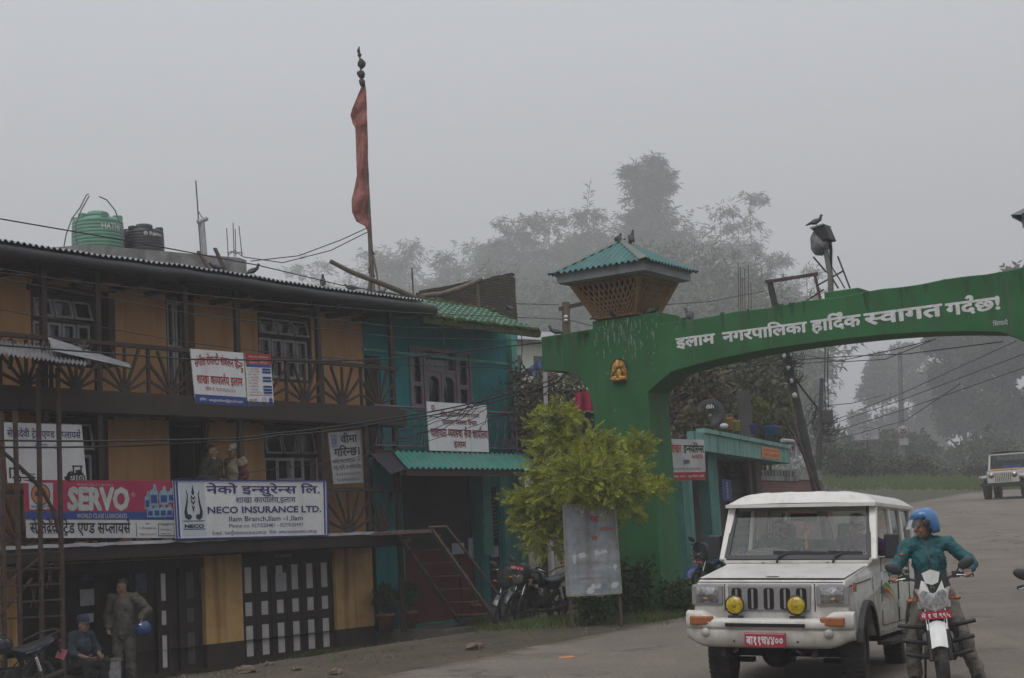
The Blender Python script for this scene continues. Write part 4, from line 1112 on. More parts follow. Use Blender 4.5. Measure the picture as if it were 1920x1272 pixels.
for (u_, v_, su, sv) in ((.80,.50,.035,.32), (.845,.56,.06,.38), (.915,.58,.065,.33), (.97,.62,.05,.26), (.82,.36,.045,.22), (.865,.36,.045,.24), (.91,.36,.045,.24), (.955,.37,.045,.22)):
    pts = [(0,0), (1,0), (1,.62), (.80,.78), (.80,.95), (.45,1.0), (.40,.80), (0,.66)]
    b.poly(mb_, [(u_ + (x-.5)*su, v_ + y*sv) for x, y in pts], .009 + u_*.003); b.poly(ml_, [(u_ + (x-.5)*su, v_ + y*sv) for x, y in ((.14,.12), (.86,.12), (.86,.5), (.14,.5))], .0135 + u_*.003)
mb_.build('bottle_picture', pm('pale_blue_print', (.28,.42,.50), (.15,.24,.32), scale=9), b.root); ml_.build('bottle_label', M_bluebar, b.root)
# 5 insurance board
b = Board(HF, (325,901), (612,902), (614,1004), (331,1011), 1.14, 'sign_board', 'long white insurance board with dark emblem and blue English and Nepali lettering', 'sign', thick=.03)
b.frame(M_bluebar, .02); b.area('blue_edge', M_bluebar, .012, .02, .024, .98); b.area('blue_edge', M_bluebar, .976, .02, .988, .98)
b.area('emblem_panel', pm('pale_blue_panel', (.50,.55,.60), (.44,.49,.54)), .035, .04, .185, .965, .002)
b.put('lettering', M_blue, [('नेको इन~सुरेन~स िल.', .575, .775, .20, .76, 'c', .018), ('NECO INSURANCE LTD.', .575, .43, .16, .765, 'c', .026)])
b.put('lettering', M_blue, [('शाखा कायाल`य,इलाम', .575, .61, .145, .40, 'c', .008), ('Ilam Branch,Ilam -1,Ilam', .575, .285, .125, .50, 'c', .008)])
b.put('lettering', M_blue, [('Phone no. 027/520481 - 027/520497', .575, .175, .095, .50), ('E-mail : ilam@necoinsurance.com.np   Web : www.necoinsurance.com.np', .57, .055, .10, .70)])
m = MB(); b.text(m, 'NECO', .11, .185, .085, .12, bold=.05)
for v_ in (.155, .295): b.poly(m, [(.045,v_), (.175,v_), (.175,v_+.013), (.045,v_+.013)])
for sg in (-1, 1):
    X = lambda u: .11 + sg*u
    b.poly(m, [(X(.010),.38), (X(.018),.335), (X(.035),.32), (X(.052),.36), (X(.056),.46), (X(.044),.60), (X(.036),.74), (X(.042),.86), (X(.030),.76), (X(.032),.62), (X(.040),.48), (X(.034),.41), (X(.022),.42)])
b.poly(m, [(.11,.44), (.118,.55), (.124,.68), (.118,.80), (.11,.93), (.102,.80), (.096,.68), (.102,.55)])
m.build('emblem', M_black, b.root)
m = MB()
for v_ in (.54, .62, .70): b.poly(m, [(.100,v_+.05), (.11,v_), (.12,v_+.05), (.12,v_+.08), (.11,v_+.03), (.100,v_+.08)], .009)
m.build('emblem_chevron', M_board, b.root)
# 6 insurance poster on the post
b = Board(HF, (615,812), (675,806), (681,905), (626,908), .88, 'sign_board', 'worn grey poster with black Nepali writing hung between two brown posts', 'sign', back=pm('grey_poster', (.34,.34,.35), (.26,.26,.27), scale=3))
b.area('emblem_panel', pm('grey_blue_panel', (.20,.22,.28)), .06, .70, .26, .96)
b.put('lettering', M_black, [('वीमा', .62, .78, .21, .52, 'c', .02), ('गिरन~छ।', .54, .53, .23, .84, 'c', .024), ('गाडी, मोटरसाइकल, घर', .5, .40, .10, .9), ('पशु, कृिष, इन~जीिनयिरङ', .5, .28, .105, .9), ('९८४२६२८८८५', .5, .16, .08, .8), ('९८४२६२१९२८', .5, .05, .08, .8)])
m = MB(); b.ring(m, .16, .82, .045, .012); m.build('emblem', M_black, b.root)
# 7 transport office board
b = Board(TF, (800,753), (912,760), (917,848), (806,845), 1.04, 'sign_board', 'white transport office board with maroon Nepali writing on the turquoise balcony rail', 'sign')
b.put('lettering', M_maroon, [('नेपाल सरकार', .52, .84, .085, .2), ('भौितक पूवा`धार तथा यातायात मन~त~रालय', .53, .715, .13, .66, 'c', .012), ('यातायात व~यवस~था िवभाग', .52, .55, .15, .58, 'c', .016), ('यातायात व~यवस~था सेवा काया`लय', .51, .29, .25, .96, 'c', .024), ('इलाम', .5, .08, .19, .20, 'c', .02)])
m = MB(); b.ring(m, .09, .88, .062, .012); b.ring(m, .09, .88, .035, .012); m.build('emblem', M_maroon, b.root)
b.put('lettering', M_maroon, [('फोन नं. ०२७', .82, .90, .035, .2), ('इलाम नेपाल', .82, .84, .035, .24)])

# ================================================================ metal frame and tin canopy at the far left
fr_ = thing('iron_stair_cage', 'rusty iron stair cage with curved handrail and scroll grille at the far left', 'stair cage', HF.o, HF.th)
d0 = 1.9
def hp(x, y, d=d0): return HF.px(x, y, d)
for (x0, y0, x1, y1) in ((2,775,10,1290), (28,770,40,1275), (71,690,80,1275), (108,690,120,1285)):
    q = MB(); q.bar(hp(x0, y0), hp(x1, y1), .055, .055, (0,1,0)); q.build('upright', M_steel, fr_)
q = MB(); q.tube([hp(*p) for p in ((-6,838), (20,860), (52,890), (80,920), (100,958), (113,1005), (117,1050))], .03, 8); q.build('curved_handrail', M_steel, fr_)
q = MB()
for y in (1036, 1066, 1096, 1126, 1156): q.bar(hp(-10, y+6), hp(118, y-2), .025, .03, (0,1,0))
q.bar(hp(5,1100), hp(95,1030), .03, .03, (0,1,0)); q.bar(hp(-5,1160), hp(60,1085), .03, .03, (0,1,0))
q.build('cross_bar', M_steel, fr_)
for (cx_, cy__) in ((93,1062), (63,1098), (96,960), (75,960)):
    q = MB()
    for sg in (-1, 1):
        c = hp(cx_ + sg*5, cy__); q.tube([c + V((sg*(.05*math.cos(t)*(1 - t*.12)), 0, .05*math.sin(t)*(1 - t*.12) )) for t in [i*.5 for i in range(11)]], .008, 5)
        q.tube([hp(cx_ + sg*3, cy__+6), hp(cx_ + sg*1, cy__+24), hp(cx_ + sg*6, cy__+42)], .008, 5)
    q.build('scroll', M_steel, fr_)
cn = thing('tin_canopy', 'pale corrugated tin canopy with a loose curling sheet beside the upper balcony', 'canopy', HF.o, HF.th)
A, B = HF.px(-12, 662, 2.4), HF.px(248, 690, 2.4); A2, B2 = HF.px(-12, 636, 1.1), HF.px(100, 655, 1.1)
q = MB(); q.sheet(A2, B2 + V((.55,0,0)) - A2, (A - A2) + V((.0,0,0)), 22, .02, (0,-.2,1), 2, jit=.01); q.build('roof_sheet', M_tin, cn)
C0 = HF.px(95, 645, 1.3)
q = MB(); q.grid(lambda u, v: HF.px(lerp(90, 100, v) + u*lerp(152, 146, v), lerp(634, 660, v) + u*lerp(50, 32, v), lerp(1.5, 2.1, v)) + V((0, 0, .018*math.cos(v*5*math.pi*2))), 12, 30); q.build('loose_sheet', M_tin, cn)
for x in (18, 75, 150): 
    q = MB(); q.bar(HF.px(x, 690, 2.2), HF.px(x+8, 640, 1.2), .05, .05, (0,1,0)); q.build('rafter', M_wood, cn)

# ================================================================ flat-roofed concrete house behind, with tanks
CFr = Frame(at(300, 475, 36.5), rad(39))
CFr.o.z = 0; CFr = Frame((CFr.o.x, CFr.o.y, 0), rad(39))
ch = thing('concrete_house', 'bare concrete flat roofed house rising behind the tin roof', 'house', CFr.o, CFr.th)
a, b_ = CFr.px(70, 475), CFr.px(462, 486)
ztop = CFr.px(330, 474).z
q = MB(); q.prism([(a.x-1,0,0), (b_.x,0,0), (b_.x,0,ztop-.05), (b_.x-.2,0,ztop), (a.x+1.2,0,ztop+.02), (a.x+.2,0,ztop-.14), (a.x-1,0,ztop-.5)], (0, 8, 0)); q.build('wall', M_conc, ch, fix=True)
ZP = ztop
def tank(px_, ybase, dia, hgt, mat, label, name, group, brand, lid=True, extra=0):
    p = CFr.px(px_, ybase, -1.6); loc = CFr.w((p.x, 1.6, ZP - .03))
    t = thing('water_tank', label, 'water tank', loc, CFr.th, group)
    r = dia/2; prof = [(.001,0), (r*.97,0)]
    nr_ = 11
    for i in range(nr_):
        z0 = hgt*(.02 + .80*i/nr_); z1 = hgt*(.02 + .80*(i+1)/nr_)
        bul = 1 + .03*math.sin(math.pi*(i+.5)/nr_)
        prof += [(r*bul*.985, z0+.01), (r*bul, z0+.02), (r*bul, z1-.015), (r*bul*.985, z1)]
    prof += [(r*.98, hgt*.83), (r*.90, hgt*.87), (r*.45, hgt*.93), (r*.44, hgt*.96), (r*.42, hgt*.965)]
    q = MB(); q.lathe(prof, n=36); q.build('shell', mat, t)
    q = MB(); q.lathe([(r*.46, hgt*.955), (r*.46, hgt*1.0), (r*.40, hgt*1.01), (r*.38, hgt*1.04), (.001, hgt*1.045)], n=24); q.build('lid', mat, t)
    for k in range(6):
        t_ = k*math.pi/3 + .4; q = MB(); M = Matrix.Rotation(t_, 3, 'Z'); q.obox(M @ V((r*.80,0,hgt*.885)), r*.36, .16, hgt*.13, M); q.build('lifting_lug', mat, t, bevel=.02)
    q = MB(); f = lambda x, y: V(((r*1.035)*math.sin(x/r + brand[2]), -(r*1.035)*math.cos(x/r + brand[2]), y))
    write(q, brand[0], f, 0, hgt*brand[1], brand[3], align='c', bold=.02, width=brand[4]); q.build('lettering', M_white, t)
    return t, loc
M_tankg = pm('haze_paled_green_plastic', (.125,.265,.19), (.095,.215,.155), scale=2, rough=.5)  # green paled and greyed to put distance haze into the colour
M_tankb = pm('haze_paled_black_plastic', (.030,.028,.032), (.042,.038,.042), scale=2, rough=.5)  # black lifted a little for the same distance haze
tank(184, 462, 1.22, 1.18, M_tankg, 'pale green ribbed plastic water tank on the concrete roof', 'green', 'water tanks', ('HATHI', .60, .12, .19, .50))
tank(270, 470, .98, .98, M_tankb, 'black plastic water tank beside the green one', 'black', 'water tanks', ('® Rijalco', .68, .05, .13, .48))
for (pts, lab) in (([(120,462), (124,440), (135,410), (150,390), (162,366), (166,364)], 'grey hose arching up left of the green tank'), ([(146,462), (142,445), (142,420), (152,395), (167,368)], 'grey hose curving across the left face of the green tank'), ([(230,460), (226,425), (216,395), (200,375), (186,369)], 'grey hose bending over the right side of the green tank')):
    P3 = [CFr.px(x, y, -.75) for x, y in pts]; q = MB(); q.tube([p - P3[0] for p in P3], .016, 6); o = q.build('hose', M_pole, None, loc=CFr.w(P3[0])); o.rotation_euler.z = CFr.th; tag(o, lab, 'hose', 'hoses over the tanks')
v0 = CFr.px(383, 478, -.3); t = thing('vent_pipe', 'white vent pipe with tee top and thin antenna rod on concrete roof', 'pipe', CFr.w(v0), CFr.th)
dv = lambda x, y: CFr.px(x, y, -.3) - v0
M_pvc = pm('grey_pvc', (.36,.36,.37), (.28,.28,.29), rough=.5)
q = MB(); q.tube([dv(384,480), dv(379,418)], .065, 12); q.tube([dv(371,417), dv(388,410)], .06, 12); q.build('pipe', M_pvc, t)
q = MB(); q.tube([dv(377,480), dv(372,412), dv(370,380), dv(367,339)], .018, 6); q.tube([dv(371,395), dv(378,407), dv(385,412)], .012, 6); q.build('antenna_rod', M_pole, t)
t = thing('rebar_bundle', 'four rusty reinforcing bars standing on the concrete roof corner', 'rebar', CFr.w(CFr.px(438, 480, -.2)), CFr.th); v0 = CFr.px(438, 480, -.2); dv = lambda x, y: CFr.px(x, y, -.2) - v0
for (x0, x1, y1) in ((428,425,428), (439,437,418), (442,441,430), (454,448,424)): q = MB(); q.tube([dv(x0,482), dv(x1,y1)], .011, 5); q.build('bar', M_steel, t)
q = MB(); q.tube([dv(426,475), dv(434,472), (dv(443,476)), dv(450,473), dv(455,476)], .012, 5); q.tube([dv(427,479), dv(440,470), dv(453,480)], .012, 5); q.build('tie_wire', M_steel, t)
for (x0, y0, x1, y1, lab) in ((372,472,392,505,'short wooden prop leaning on the concrete parapet beside the vent pipe'), (403,466,424,512,'longer wooden prop leaning on the concrete parapet near the rebars')):
    A, B = CFr.px(x0, y0, .25), CFr.px(x1, y1, .6); q = MB(); q.bar((0,0,0), B - A, .09, .05); o = q.build('wooden_prop', M_wood, None, loc=CFr.w(A)); o.rotation_euler.z = CFr.th; tag(o, lab, 'prop')

# ================================================================ ruined brick gable, bamboo poles
bw = thing('brick_gable', 'ruined mossy brick gable standing above the green tile roof', 'wall', HF.o, HF.th); D = -1.3
def bp_(x, y, d=D): return HF.px(x, y, d)
pts = [bp_(x, y) for x, y in ((776,556), (800,551), (840,543), (880,537), (905,531), (930,526), (962,519), (966,522), (967,560), (970,592), (970,640), (776,640))]
q = MB(); q.prism(pts, (0, .3, 0)); q.build('brickwork', M_brick, bw, fix=True)
q = MB(); rr = random.Random(4)
for i in range(46):
    u = i/45; x = lerp(800, 962, u); y = lerp(551, 519, u); c = bp_(x, y) + V((0, .15, .03)); q.obox(c + V((0, rr.uniform(-.02,.02), rr.uniform(-.02,.03))), .13, .28, .07, Matrix.Rotation(rr.uniform(-.15,.15), 3, 'Y'))
q.build('loose_coping_course', M_brick, bw)
q = MB()
for i in range(200):
    x = rr.uniform(780, 968); y = lerp(572, 594, (x-780)/188) + rr.gauss(0, 4); c = bp_(x, y, -1.2); a = V((rr.gauss(0,1), rr.gauss(0,.5), rr.gauss(.6,1))).normalized()*rr.uniform(.04,.14); s_ = V((.02,0,.01)); q.face([c, c + a*.5 + s_, c + a, c + a*.5 - s_])
q.build('weeds', M_moss, bw)
def pole_thing(name, label, cat, fr, pts, d, r, mat, n=8, group=None):
    dd = d if isinstance(d, (list, tuple)) else [d]*len(pts)
    P3 = [fr.px(x, y, e) for (x, y), e in zip(pts, dd)]; q = MB(); q.tube([p - P3[0] for p in P3], r, n); o = q.build(name, mat, None, loc=fr.w(P3[0])); o.rotation_euler.z = fr.th; return tag(o, label, cat, group)
pole_thing('bamboo_pole', 'thick split ended bamboo pole lying across the tin roof end', 'pole', HF, [(619,490), (660,511), (720,534), (778,558)], [-.3,-.1,.2,.4], [.05,.055,.06,.065], M_bamboo)
pole_thing('bamboo_pole', 'curved bamboo pole leaning along the brick gable', 'pole', HF, [(790,556), (830,551), (870,538), (902,524)], -.9, [.06,.06,.06,.055], M_bamboo)
pole_thing('wooden_stake', 'short upright stake propping the curved bamboo pole', 'pole', HF, [(893,531), (898,584)], -.9, .05, M_bamboo)
pole_thing('rebar', 'pair of thin bars sticking up beside the brick gable', 'rebar', HF, [(775,553), (772,503)], -1.2, .018, M_steel, 5)

# ================================================================ prayer flag pole
FY = 37.0
fp = thing('prayer_flag_pole', 'tall leaning bamboo pole with a faded red narrow flag and dark knots on top', 'flagpole', at(712, 900, FY))
o0 = at(712, 900, FY); fv = lambda x, y, e=0: at(x, y, FY + e) - o0
q = MB(); q.tube([fv(712,900), fv(702,640), fv(698,540), (fv(694,450)), fv(688,330), fv(682,200), fv(673,88)], [.075,.07,.065,.055,.045,.035,.02], 8); q.build('pole', M_bamboo, fp)
outl = [(683,150), (672,176), (660,205), (657,216), (661,232), (666,240), (667,262), (668,300), (669,330), (664,355), (659,375), (660,398), (668,416), (684,424), (690,436)]
edge_ = [(686,165), (687,180), (688,200), (688,215), (689,232), (689,240), (690,262), (690,300), (692,330), (692,355), (693,375), (694,398), (694,416), (695,426), (694,438)]
q = MB(); K = 8
def fl_pt(u, v):
    t = v*(len(outl)-1); i = min(int(t), len(outl)-2); f_ = t - i
    a = V((lerp(outl[i][0], outl[i+1][0], f_), lerp(outl[i][1], outl[i+1][1], f_))); b = V((lerp(edge_[i][0], edge_[i+1][0], f_), lerp(edge_[i][1], edge_[i+1][1], f_)))
    p = a.lerp(b, u); return fv(p.x, p.y, .10*math.sin(u*5 + v*4) + .06*math.sin(v*31 + u*3) - .1)
q.grid(fl_pt, K, 56); q.build('flag', leaf_mat('haze_paled_red_cloth', (.32,.125,.105), (.26,.10,.088), scale=1.2, trans=.35), fp)  # cloth red paled to paint in the mist around the flag
M_rag = pm('dark_rag', (.05,.045,.045), (.03,.028,.028), scale=6, bump=.8, bscale=10)
for (x, y, rx, rz) in ((678,120,.10,.12), (677,140,.10,.10), (679,155,.08,.09), (674,104,.05,.05), (672,96,.035,.07), (684,172,.04,.12)):
    q = MB(); c = fv(x, y); q.grid(lambda u, v: c + V((math.sin(math.pi*v)*math.cos(2*math.pi*u)*rx, math.sin(math.pi*v)*math.sin(2*math.pi*u)*rx, -math.cos(math.pi*v)*rz))*(1 + .35*noise.noise(V((math.cos(6.28*u)*1.7, math.sin(6.28*u)*1.7, v*4 + x)))), 12, 9); q.build('cloth_knot', M_rag, fp)
q = MB(); rr = random.Random(5)
for i in range(14):
    y = rr.uniform(455, 520); q.tube([fv(696 + rr.uniform(-2,3), y), fv(697 + rr.uniform(-6,7), y + rr.uniform(12,26), rr.uniform(-.1,.1))], .02, 5)
q.build('binding', M_steel, fp)
for (x0, y0, x1, y1) in ((700,480,712,545), (697,500,690,548), (699,505,700,550)): q = MB(); q.tube([fv(x0,y0), fv(x1,y1,-.2)], .028, 6); q.build('prop_stick', M_bamboo, fp)
M_shopcol = pm('dull_turquoise_column', (.075,.21,.175), (.05,.16,.135), scale=2, rough=.9, streak=(.03,.05,.04), samt=.7)
M_hazered = pm('haze_dulled_red', (.26,.13,.13), (.20,.10,.10), scale=4)  # red dulled so the mist is already in the colour
M_darkpole = pm('dark_silhouette_pole', (.050,.048,.046), (.030,.029,.028), scale=3, rough=.9, bump=.3)  # pole darkened, its silhouette put into the colour
M_hazesign = pm('haze_dulled_sign_face', (.30,.30,.31), (.22,.22,.23), scale=3)  # sign white dimmed to carry the fog in its colour
# ================================================================ poles and wires
def wpole(name, label, cat, Y, pts, r, mat, n=10):
    P3 = [at(x, y, Y) for x, y in pts]
    t = thing(name, label, cat, P3[0]); q = MB(); q.tube([p - P3[0] for p in P3], r, n); q.build('shaft', mat, t); t['_y'] = Y
    return t, (lambda x, y, e=0: at(x, y, Y + e) - P3[0])
t, f = wpole('utility_pole', 'concrete pole leaning left behind the arch with an iron frame on top', 'utility pole', 35, [(1568,1085), (1530,915), (1500,782), (1472,655), (1443,528)], [.105,.10,.095,.085,.07], M_darkpole)
q = MB(); q.bar(f(1436,529), f(1533,514,-.8), .07, .07); q.bar(f(1527,512,-.8), f(1539,566,-.8), .07, .05); q.bar(f(1492,578,-.4), f(1545,543,-.8), .03, .03); q.bar(f(1449,560), f(1468,580,-.3), .02, .02); q.build('iron_frame', M_steel, t)
q = MB()
for (x, y) in ((1470,668), (1478,690), (1484,715), (1490,742)): q.ell(f(x, y, -.12), (.06,.05,.07), n=8, m=6)
q.build('insulator', M_pvc, t)
q = MB(); rr = random.Random(3)
for k in range(16):
    x0, y0 = 1474 + rr.uniform(-6,10), 664 + rr.uniform(-6,40); w_, h_ = rr.uniform(8,34), rr.uniform(6,22)
    q.tube([f(x0 + w_*math.cos(a)*.6 + w_*.4, y0 + h_*math.sin(a), -.15) for a in [2*math.pi*i/14 for i in range(13)]], .009, 4)
q.build('cable_coil', M_wire, t)
q = MB(); q.tube([f(1487,792,-.3), f(1509,858,-.3), f(1533,930,-.3), f(1572,1080,-.3)], .04, 8); q.build('prop_pole', M_steel, t)
q = MB(); q.tube([f(1466,778,-.5), f(1494,830,-.4), f(1540,925,-.2), f(1583,1085,-.2)], .018, 5); q.build('stay_wire', M_wire, t)
t, f = wpole('wooden_pole', 'wooden post with a crossarm left of the tin pavilion', 'utility pole', 37, [(1084,1105), (1068,760), (1062,620), (1061,567)], [.11,.10,.10,.095], M_bamboo, 8)
q = MB(); q.bar(f(1048,580), f(1104,567), .08, .09); q.build('crossarm', M_wood, t)
q = MB(); 
for y in (594, 601): q.ell(f(1061,y,-.12), (.05,.05,.035), n=8, m=6)
q.build('insulator', M_board, t)
t, f = wpole('utility_pole', 'faint thin pole with a tangle of coiled cable far down the road', 'utility pole', 62, [(1531,962), (1534,905), (1537,800), (1541,710)], [.13,.13,.11,.08], M_darkpole)
q = MB(); rr = random.Random(9)
for k in range(46):
    x0, y0 = 1545 + rr.gauss(0,12), 800 + rr.gauss(0,20); w_, h_ = rr.uniform(6,22), rr.uniform(6,20)
    q.tube([f(x0 + w_*math.cos(a), y0 + h_*math.sin(a) - .004*w_*w_) for a in [2*math.pi*i/10 for i in range(9)]], .016, 4)
q.build('cable_coil', M_wire, t)
q = MB(); q.obox(f(1550,782), .45, .4, .5); q.build('junction_box', M_darkpole, t)
t, f = wpole('sign_pole', 'pale pole with a round speed limit 20 plate by the far trees', 'road sign', 105, [(1694,955), (1691,905), (1690,790), (1687,660)], [.2,.2,.19,.15], M_pole)
c = f(1693,808,-.3); q = MB(); q.lathe([(.001,0), (.42,0), (.42,.03), (.001,.03)], c, 28, Matrix.Rotation(rad(90), 3, 'X')); q.build('plate', M_hazesign, t)
q = MB()
for i in range(28):
    a, b = 2*math.pi*i/28, 2*math.pi*(i+1)/28; q.face([c + V((k*math.cos(z), -.035, k*math.sin(z))) for k, z in ((.36,a), (.42,a), (.42,b), (.36,b))])
q.build('red_rim', M_hazered, t)
q = MB(); write(q, '20', lambda x, y: c + V((x, -.04, y)), 0, -.16, .45, align='c', bold=.03); q.build('lettering', M_black, t)
q = MB(); q.box(c.x-.30, c.x+.30, c.y-.03, c.y, c.z-.98, c.z-.52); q.build('lower_plate', M_hazesign, t)
t, f = wpole('sign_post', 'white no horn board on a slim red post at the road bend', 'road sign', 94, [(1632,960), (1629,910), (1626,826)], .045, M_steel)
A, B = f(1603,826,-.1), f(1646,797,-.1); q = MB(); q.box(A.x, B.x, A.y, A.y+.03, A.z, B.z); q.build('plate', M_hazesign, t)
q = MB(); cx_, cz_ = (A.x+B.x)/2, lerp(A.z, B.z, .38); 
for i in range(24):
    a, b = 2*math.pi*i/24, 2*math.pi*(i+1)/24; q.face([V((cx_ + k*math.cos(z), A.y-.006, cz_ + k*math.sin(z))) for k, z in ((.23,a), (.29,a), (.29,b), (.23,b))])
q.bar((cx_-.17, A.y-.006, cz_+.17), (cx_+.17, A.y-.006, cz_-.17), .004, .05, (0,1,0)); q.build('red_ring', M_hazered, t)
q = MB(); q.bar((cx_-.09, A.y-.004, cz_), (cx_+.03, A.y-.004, cz_+.01), .003, .05, (0,1,0)); q.face([(cx_+.02,A.y-.005,cz_-.03), (cx_+.10,A.y-.005,cz_-.08), (cx_+.10,A.y-.005,cz_+.08), (cx_+.02,A.y-.005,cz_+.03)]); write(q, 'हन` िनषेिधत क्षेत्र'.replace('क्षेत्र','छेत'), lambda x, y: V((x, A.y-.006, y)), cx_, lerp(A.z,B.z,.78), .15, align='c', bold=.01); q.build('lettering', M_black, t)

def wire(label, pts, r=.009, sagn=0.0, n=10):
    """pts: (x, y, Y) seen points; straight runs between them are given a little sag"""
    P3 = [at(*p) for p in pts]; out = []
    for a, b in zip(P3[:-1], P3[1:]):
        for i in range(n):
            u = i/n; p = a.lerp(b, u); p.z -= sagn*4*u*(1-u); out.append(p)
    out.append(P3[-1]); o = P3[0]
    q = MB(); q.tube([p - o for p in out], r, 5, False); ob = q.build('overhead_cable', M_wire, None, loc=o)
    return tag(ob, label, 'cable', 'overhead cables')
# depths: the street cables hang 2.5 m in front of the ochre house
wire('cable along the tin roof edge crossing the concrete parapet', [(-10,409,20), (240,452,22), (480,497,24.5), (640,535,28), (790,560,31)], .010)
wire('uppermost of three cables across the upper floor windows ending at the crossarm post', [(-10,511,19.5), (400,557,23), (750,586,27.5), (1058,599,37)], .009)
wire('cable dropping across the upper windows just under the gutter', [(-10,502,19.5), (350,570,22.5), (750,614,27.5), (1012,619,29.3)], .008)
wire('third cable across the upper floor windows', [(-10,521,19.5), (375,592,22.5), (750,634,27.5), (1014,639,29)], .008)
wire('slack cable slanting down behind the arched red board', [(-10,579,20), (375,646,23.5), (620,674,26.5), (745,706,28)], .007)
wire('thick cable running level across the upper railing and rising to the arch wing', [(-10,647,19.5), (350,674,22.5), (619,677,26), (750,672,27.5), (1015,643,29)], .013)
wire('cable under the arch wing passing the turquoise window', [(600,669,26), (741,684,27.5), (1016,693,29)], .008)
wire('upper of two thick cables across the first floor doors', [(-10,826,19.5), (400,823,23), (498,815,24), (720,786,27), (893,755,29), (1045,709,30)], .014, .02)
wire('lower of two thick cables across the first floor doors', [(-10,839,19.5), (400,828,23), (520,817,24), (720,792,27), (893,761,29), (1050,716,30)], .013, .03)
wire('thin drop cable in front of the long insurance board', [(322,899,22), (410,893,23), (630,865,25.5), (780,835,27.5), (1000,762,30)], .006)
wire('pale service wire hanging from the tile roof past the turquoise window', [(829,600,31.5), (833,650,31.5), (836,700,31.6), (842,748,31.8)], .007)
wire('upper guy rope tied from the flag pole to the roof rebars', [(470,490,36), (560,480,36.5), (640,450,36.8), (688,428,37)], .012)
wire('lower guy rope looping from the flag pole to the concrete parapet', [(455,482,36), (530,493,36.5), (620,470,36.8), (692,434,37)], .012)
wire('far cable from the brick gable to the crossarm post', [(900,568,34), (1048,572,37)], .009)
wire('cable from the crossarm post into the pavilion pillar', [(1065,600,37), (1110,611,30)], .010)
wire('slack loop of cable below the arch towards the leaning pole', [(1290,668,34), (1360,690,34.3), (1430,682,34.6), (1473,664,35)], .012, .05)
wire('bundled cable sweeping under the arch to the leaning pole', [(1240,758,33), (1330,712,33.5), (1420,680,34.4), (1474,662,35)], .014)
wire('second bundled cable under the arch behind the first', [(1256,770,33), (1350,715,33.6), (1425,690,34.4), (1476,667,35)], .011)
wire('cable rising from the leaning pole to the right side of the arch', [(1478,676,35), (1600,668,31), (1700,664,28.5), (1880,641,25.5)], .010)
wire('cable curving up from the leaning pole to the soffit centre', [(1480,684,35), (1580,676,31), (1680,655,28), (1755,636,26.5)], .009)
wire('cable sagging between the leaning pole and the soffit', [(1500,664,35), (1575,679,31.5), (1660,674,29), (1745,640,26.5)], .009)
wire('thick cable falling from the leaning pole then splitting at a knot', [(1484,700,35), (1505,730,35.5), (1531,763,36)], .022)
wire('cable from the knot back to the foot of the leaning pole', [(1531,763,36), (1526,785,36), (1506,806,35.5)], .018)
wire('cable from the knot away to the far pole', [(1531,763,36), (1600,756,45), (1660,740,60)], .012)
for k, (y0, y1, x1) in enumerate(((800,664,1920), (815,690,1920), (795,640,1905), (830,720,1800))):
    wire(('topmost', 'second', 'third', 'lowest')[k] + ' of the faint cables running from the far pole to the right', [(1548, y0, 62), (1700, lerp(y0, y1, .42) + 4, 55), (x1, y1, 46)], .014)
for k, (y0, y1) in enumerate(((760,712), (790,745), (815,775), (842,802))):
    wire(('upper', 'upper middle', 'lower middle', 'lower')[k] + ' of the faint cables between the leaning pole and the far pole', [(1506 + k*6, y0, 36), (1537, y1, 62)], .010)
wire('hanging cable beside the arch in front of the far sky, left', [(1547,650,33), (1546,720,33), (1548,770,33)], .010)
wire('hanging cable beside the arch in front of the far sky, right', [(1553,650,33), (1552,700,33), (1553,765,33)], .012)

wire('drooping cable bundle above the golden bush beside the arch wing', [(985,765,30), (1060,700,30), (1130,716,30.5), (1210,700,31)], .012, .05)
wire('vertical drop cable between the turquoise house corner and the arch wing', [(978,628,31), (979,660,31), (975,700,31.2), (960,760,31.5)], .009)
wire('thin cable stretched from the pavilion to the iron frame', [(1240,572,29), (1330,566,31), (1438,545,34.5)], .008)
# cable knot in front of the turquoise balcony
t = thing('cable_tangle', 'tangle of loose looping cables in front of the transport office board', 'cable', at(930, 735, 29.5)); o0 = at(930, 735, 29.5); q = MB(); rr = random.Random(8)
for k in range(9):
    a = at(930 + rr.uniform(-8,14), 728 + rr.uniform(-4,6), 29.5) - o0; e_ = at(rr.uniform(720, 900), rr.uniform(770, 845), 28.5) - o0
    q.tube([a.lerp(e_, u) + V((0, 0, -.5*rr.uniform(.4,1)*4*u*(1-u)*.5)) for u in [i/10 for i in range(11)]], .007, 4, False)
for k in range(4):
    a = at(930 + rr.uniform(-8,14), 730 + rr.uniform(-4,6), 29.5) - o0; e_ = at(rr.uniform(990, 1100), rr.uniform(690, 715), 30) - o0
    q.tube([a.lerp(e_, u) + V((0, 0, -.25*4*u*(1-u))) for u in [i/8 for i in range(9)]], .008, 4, False)
q.build('loops', M_wire, t)

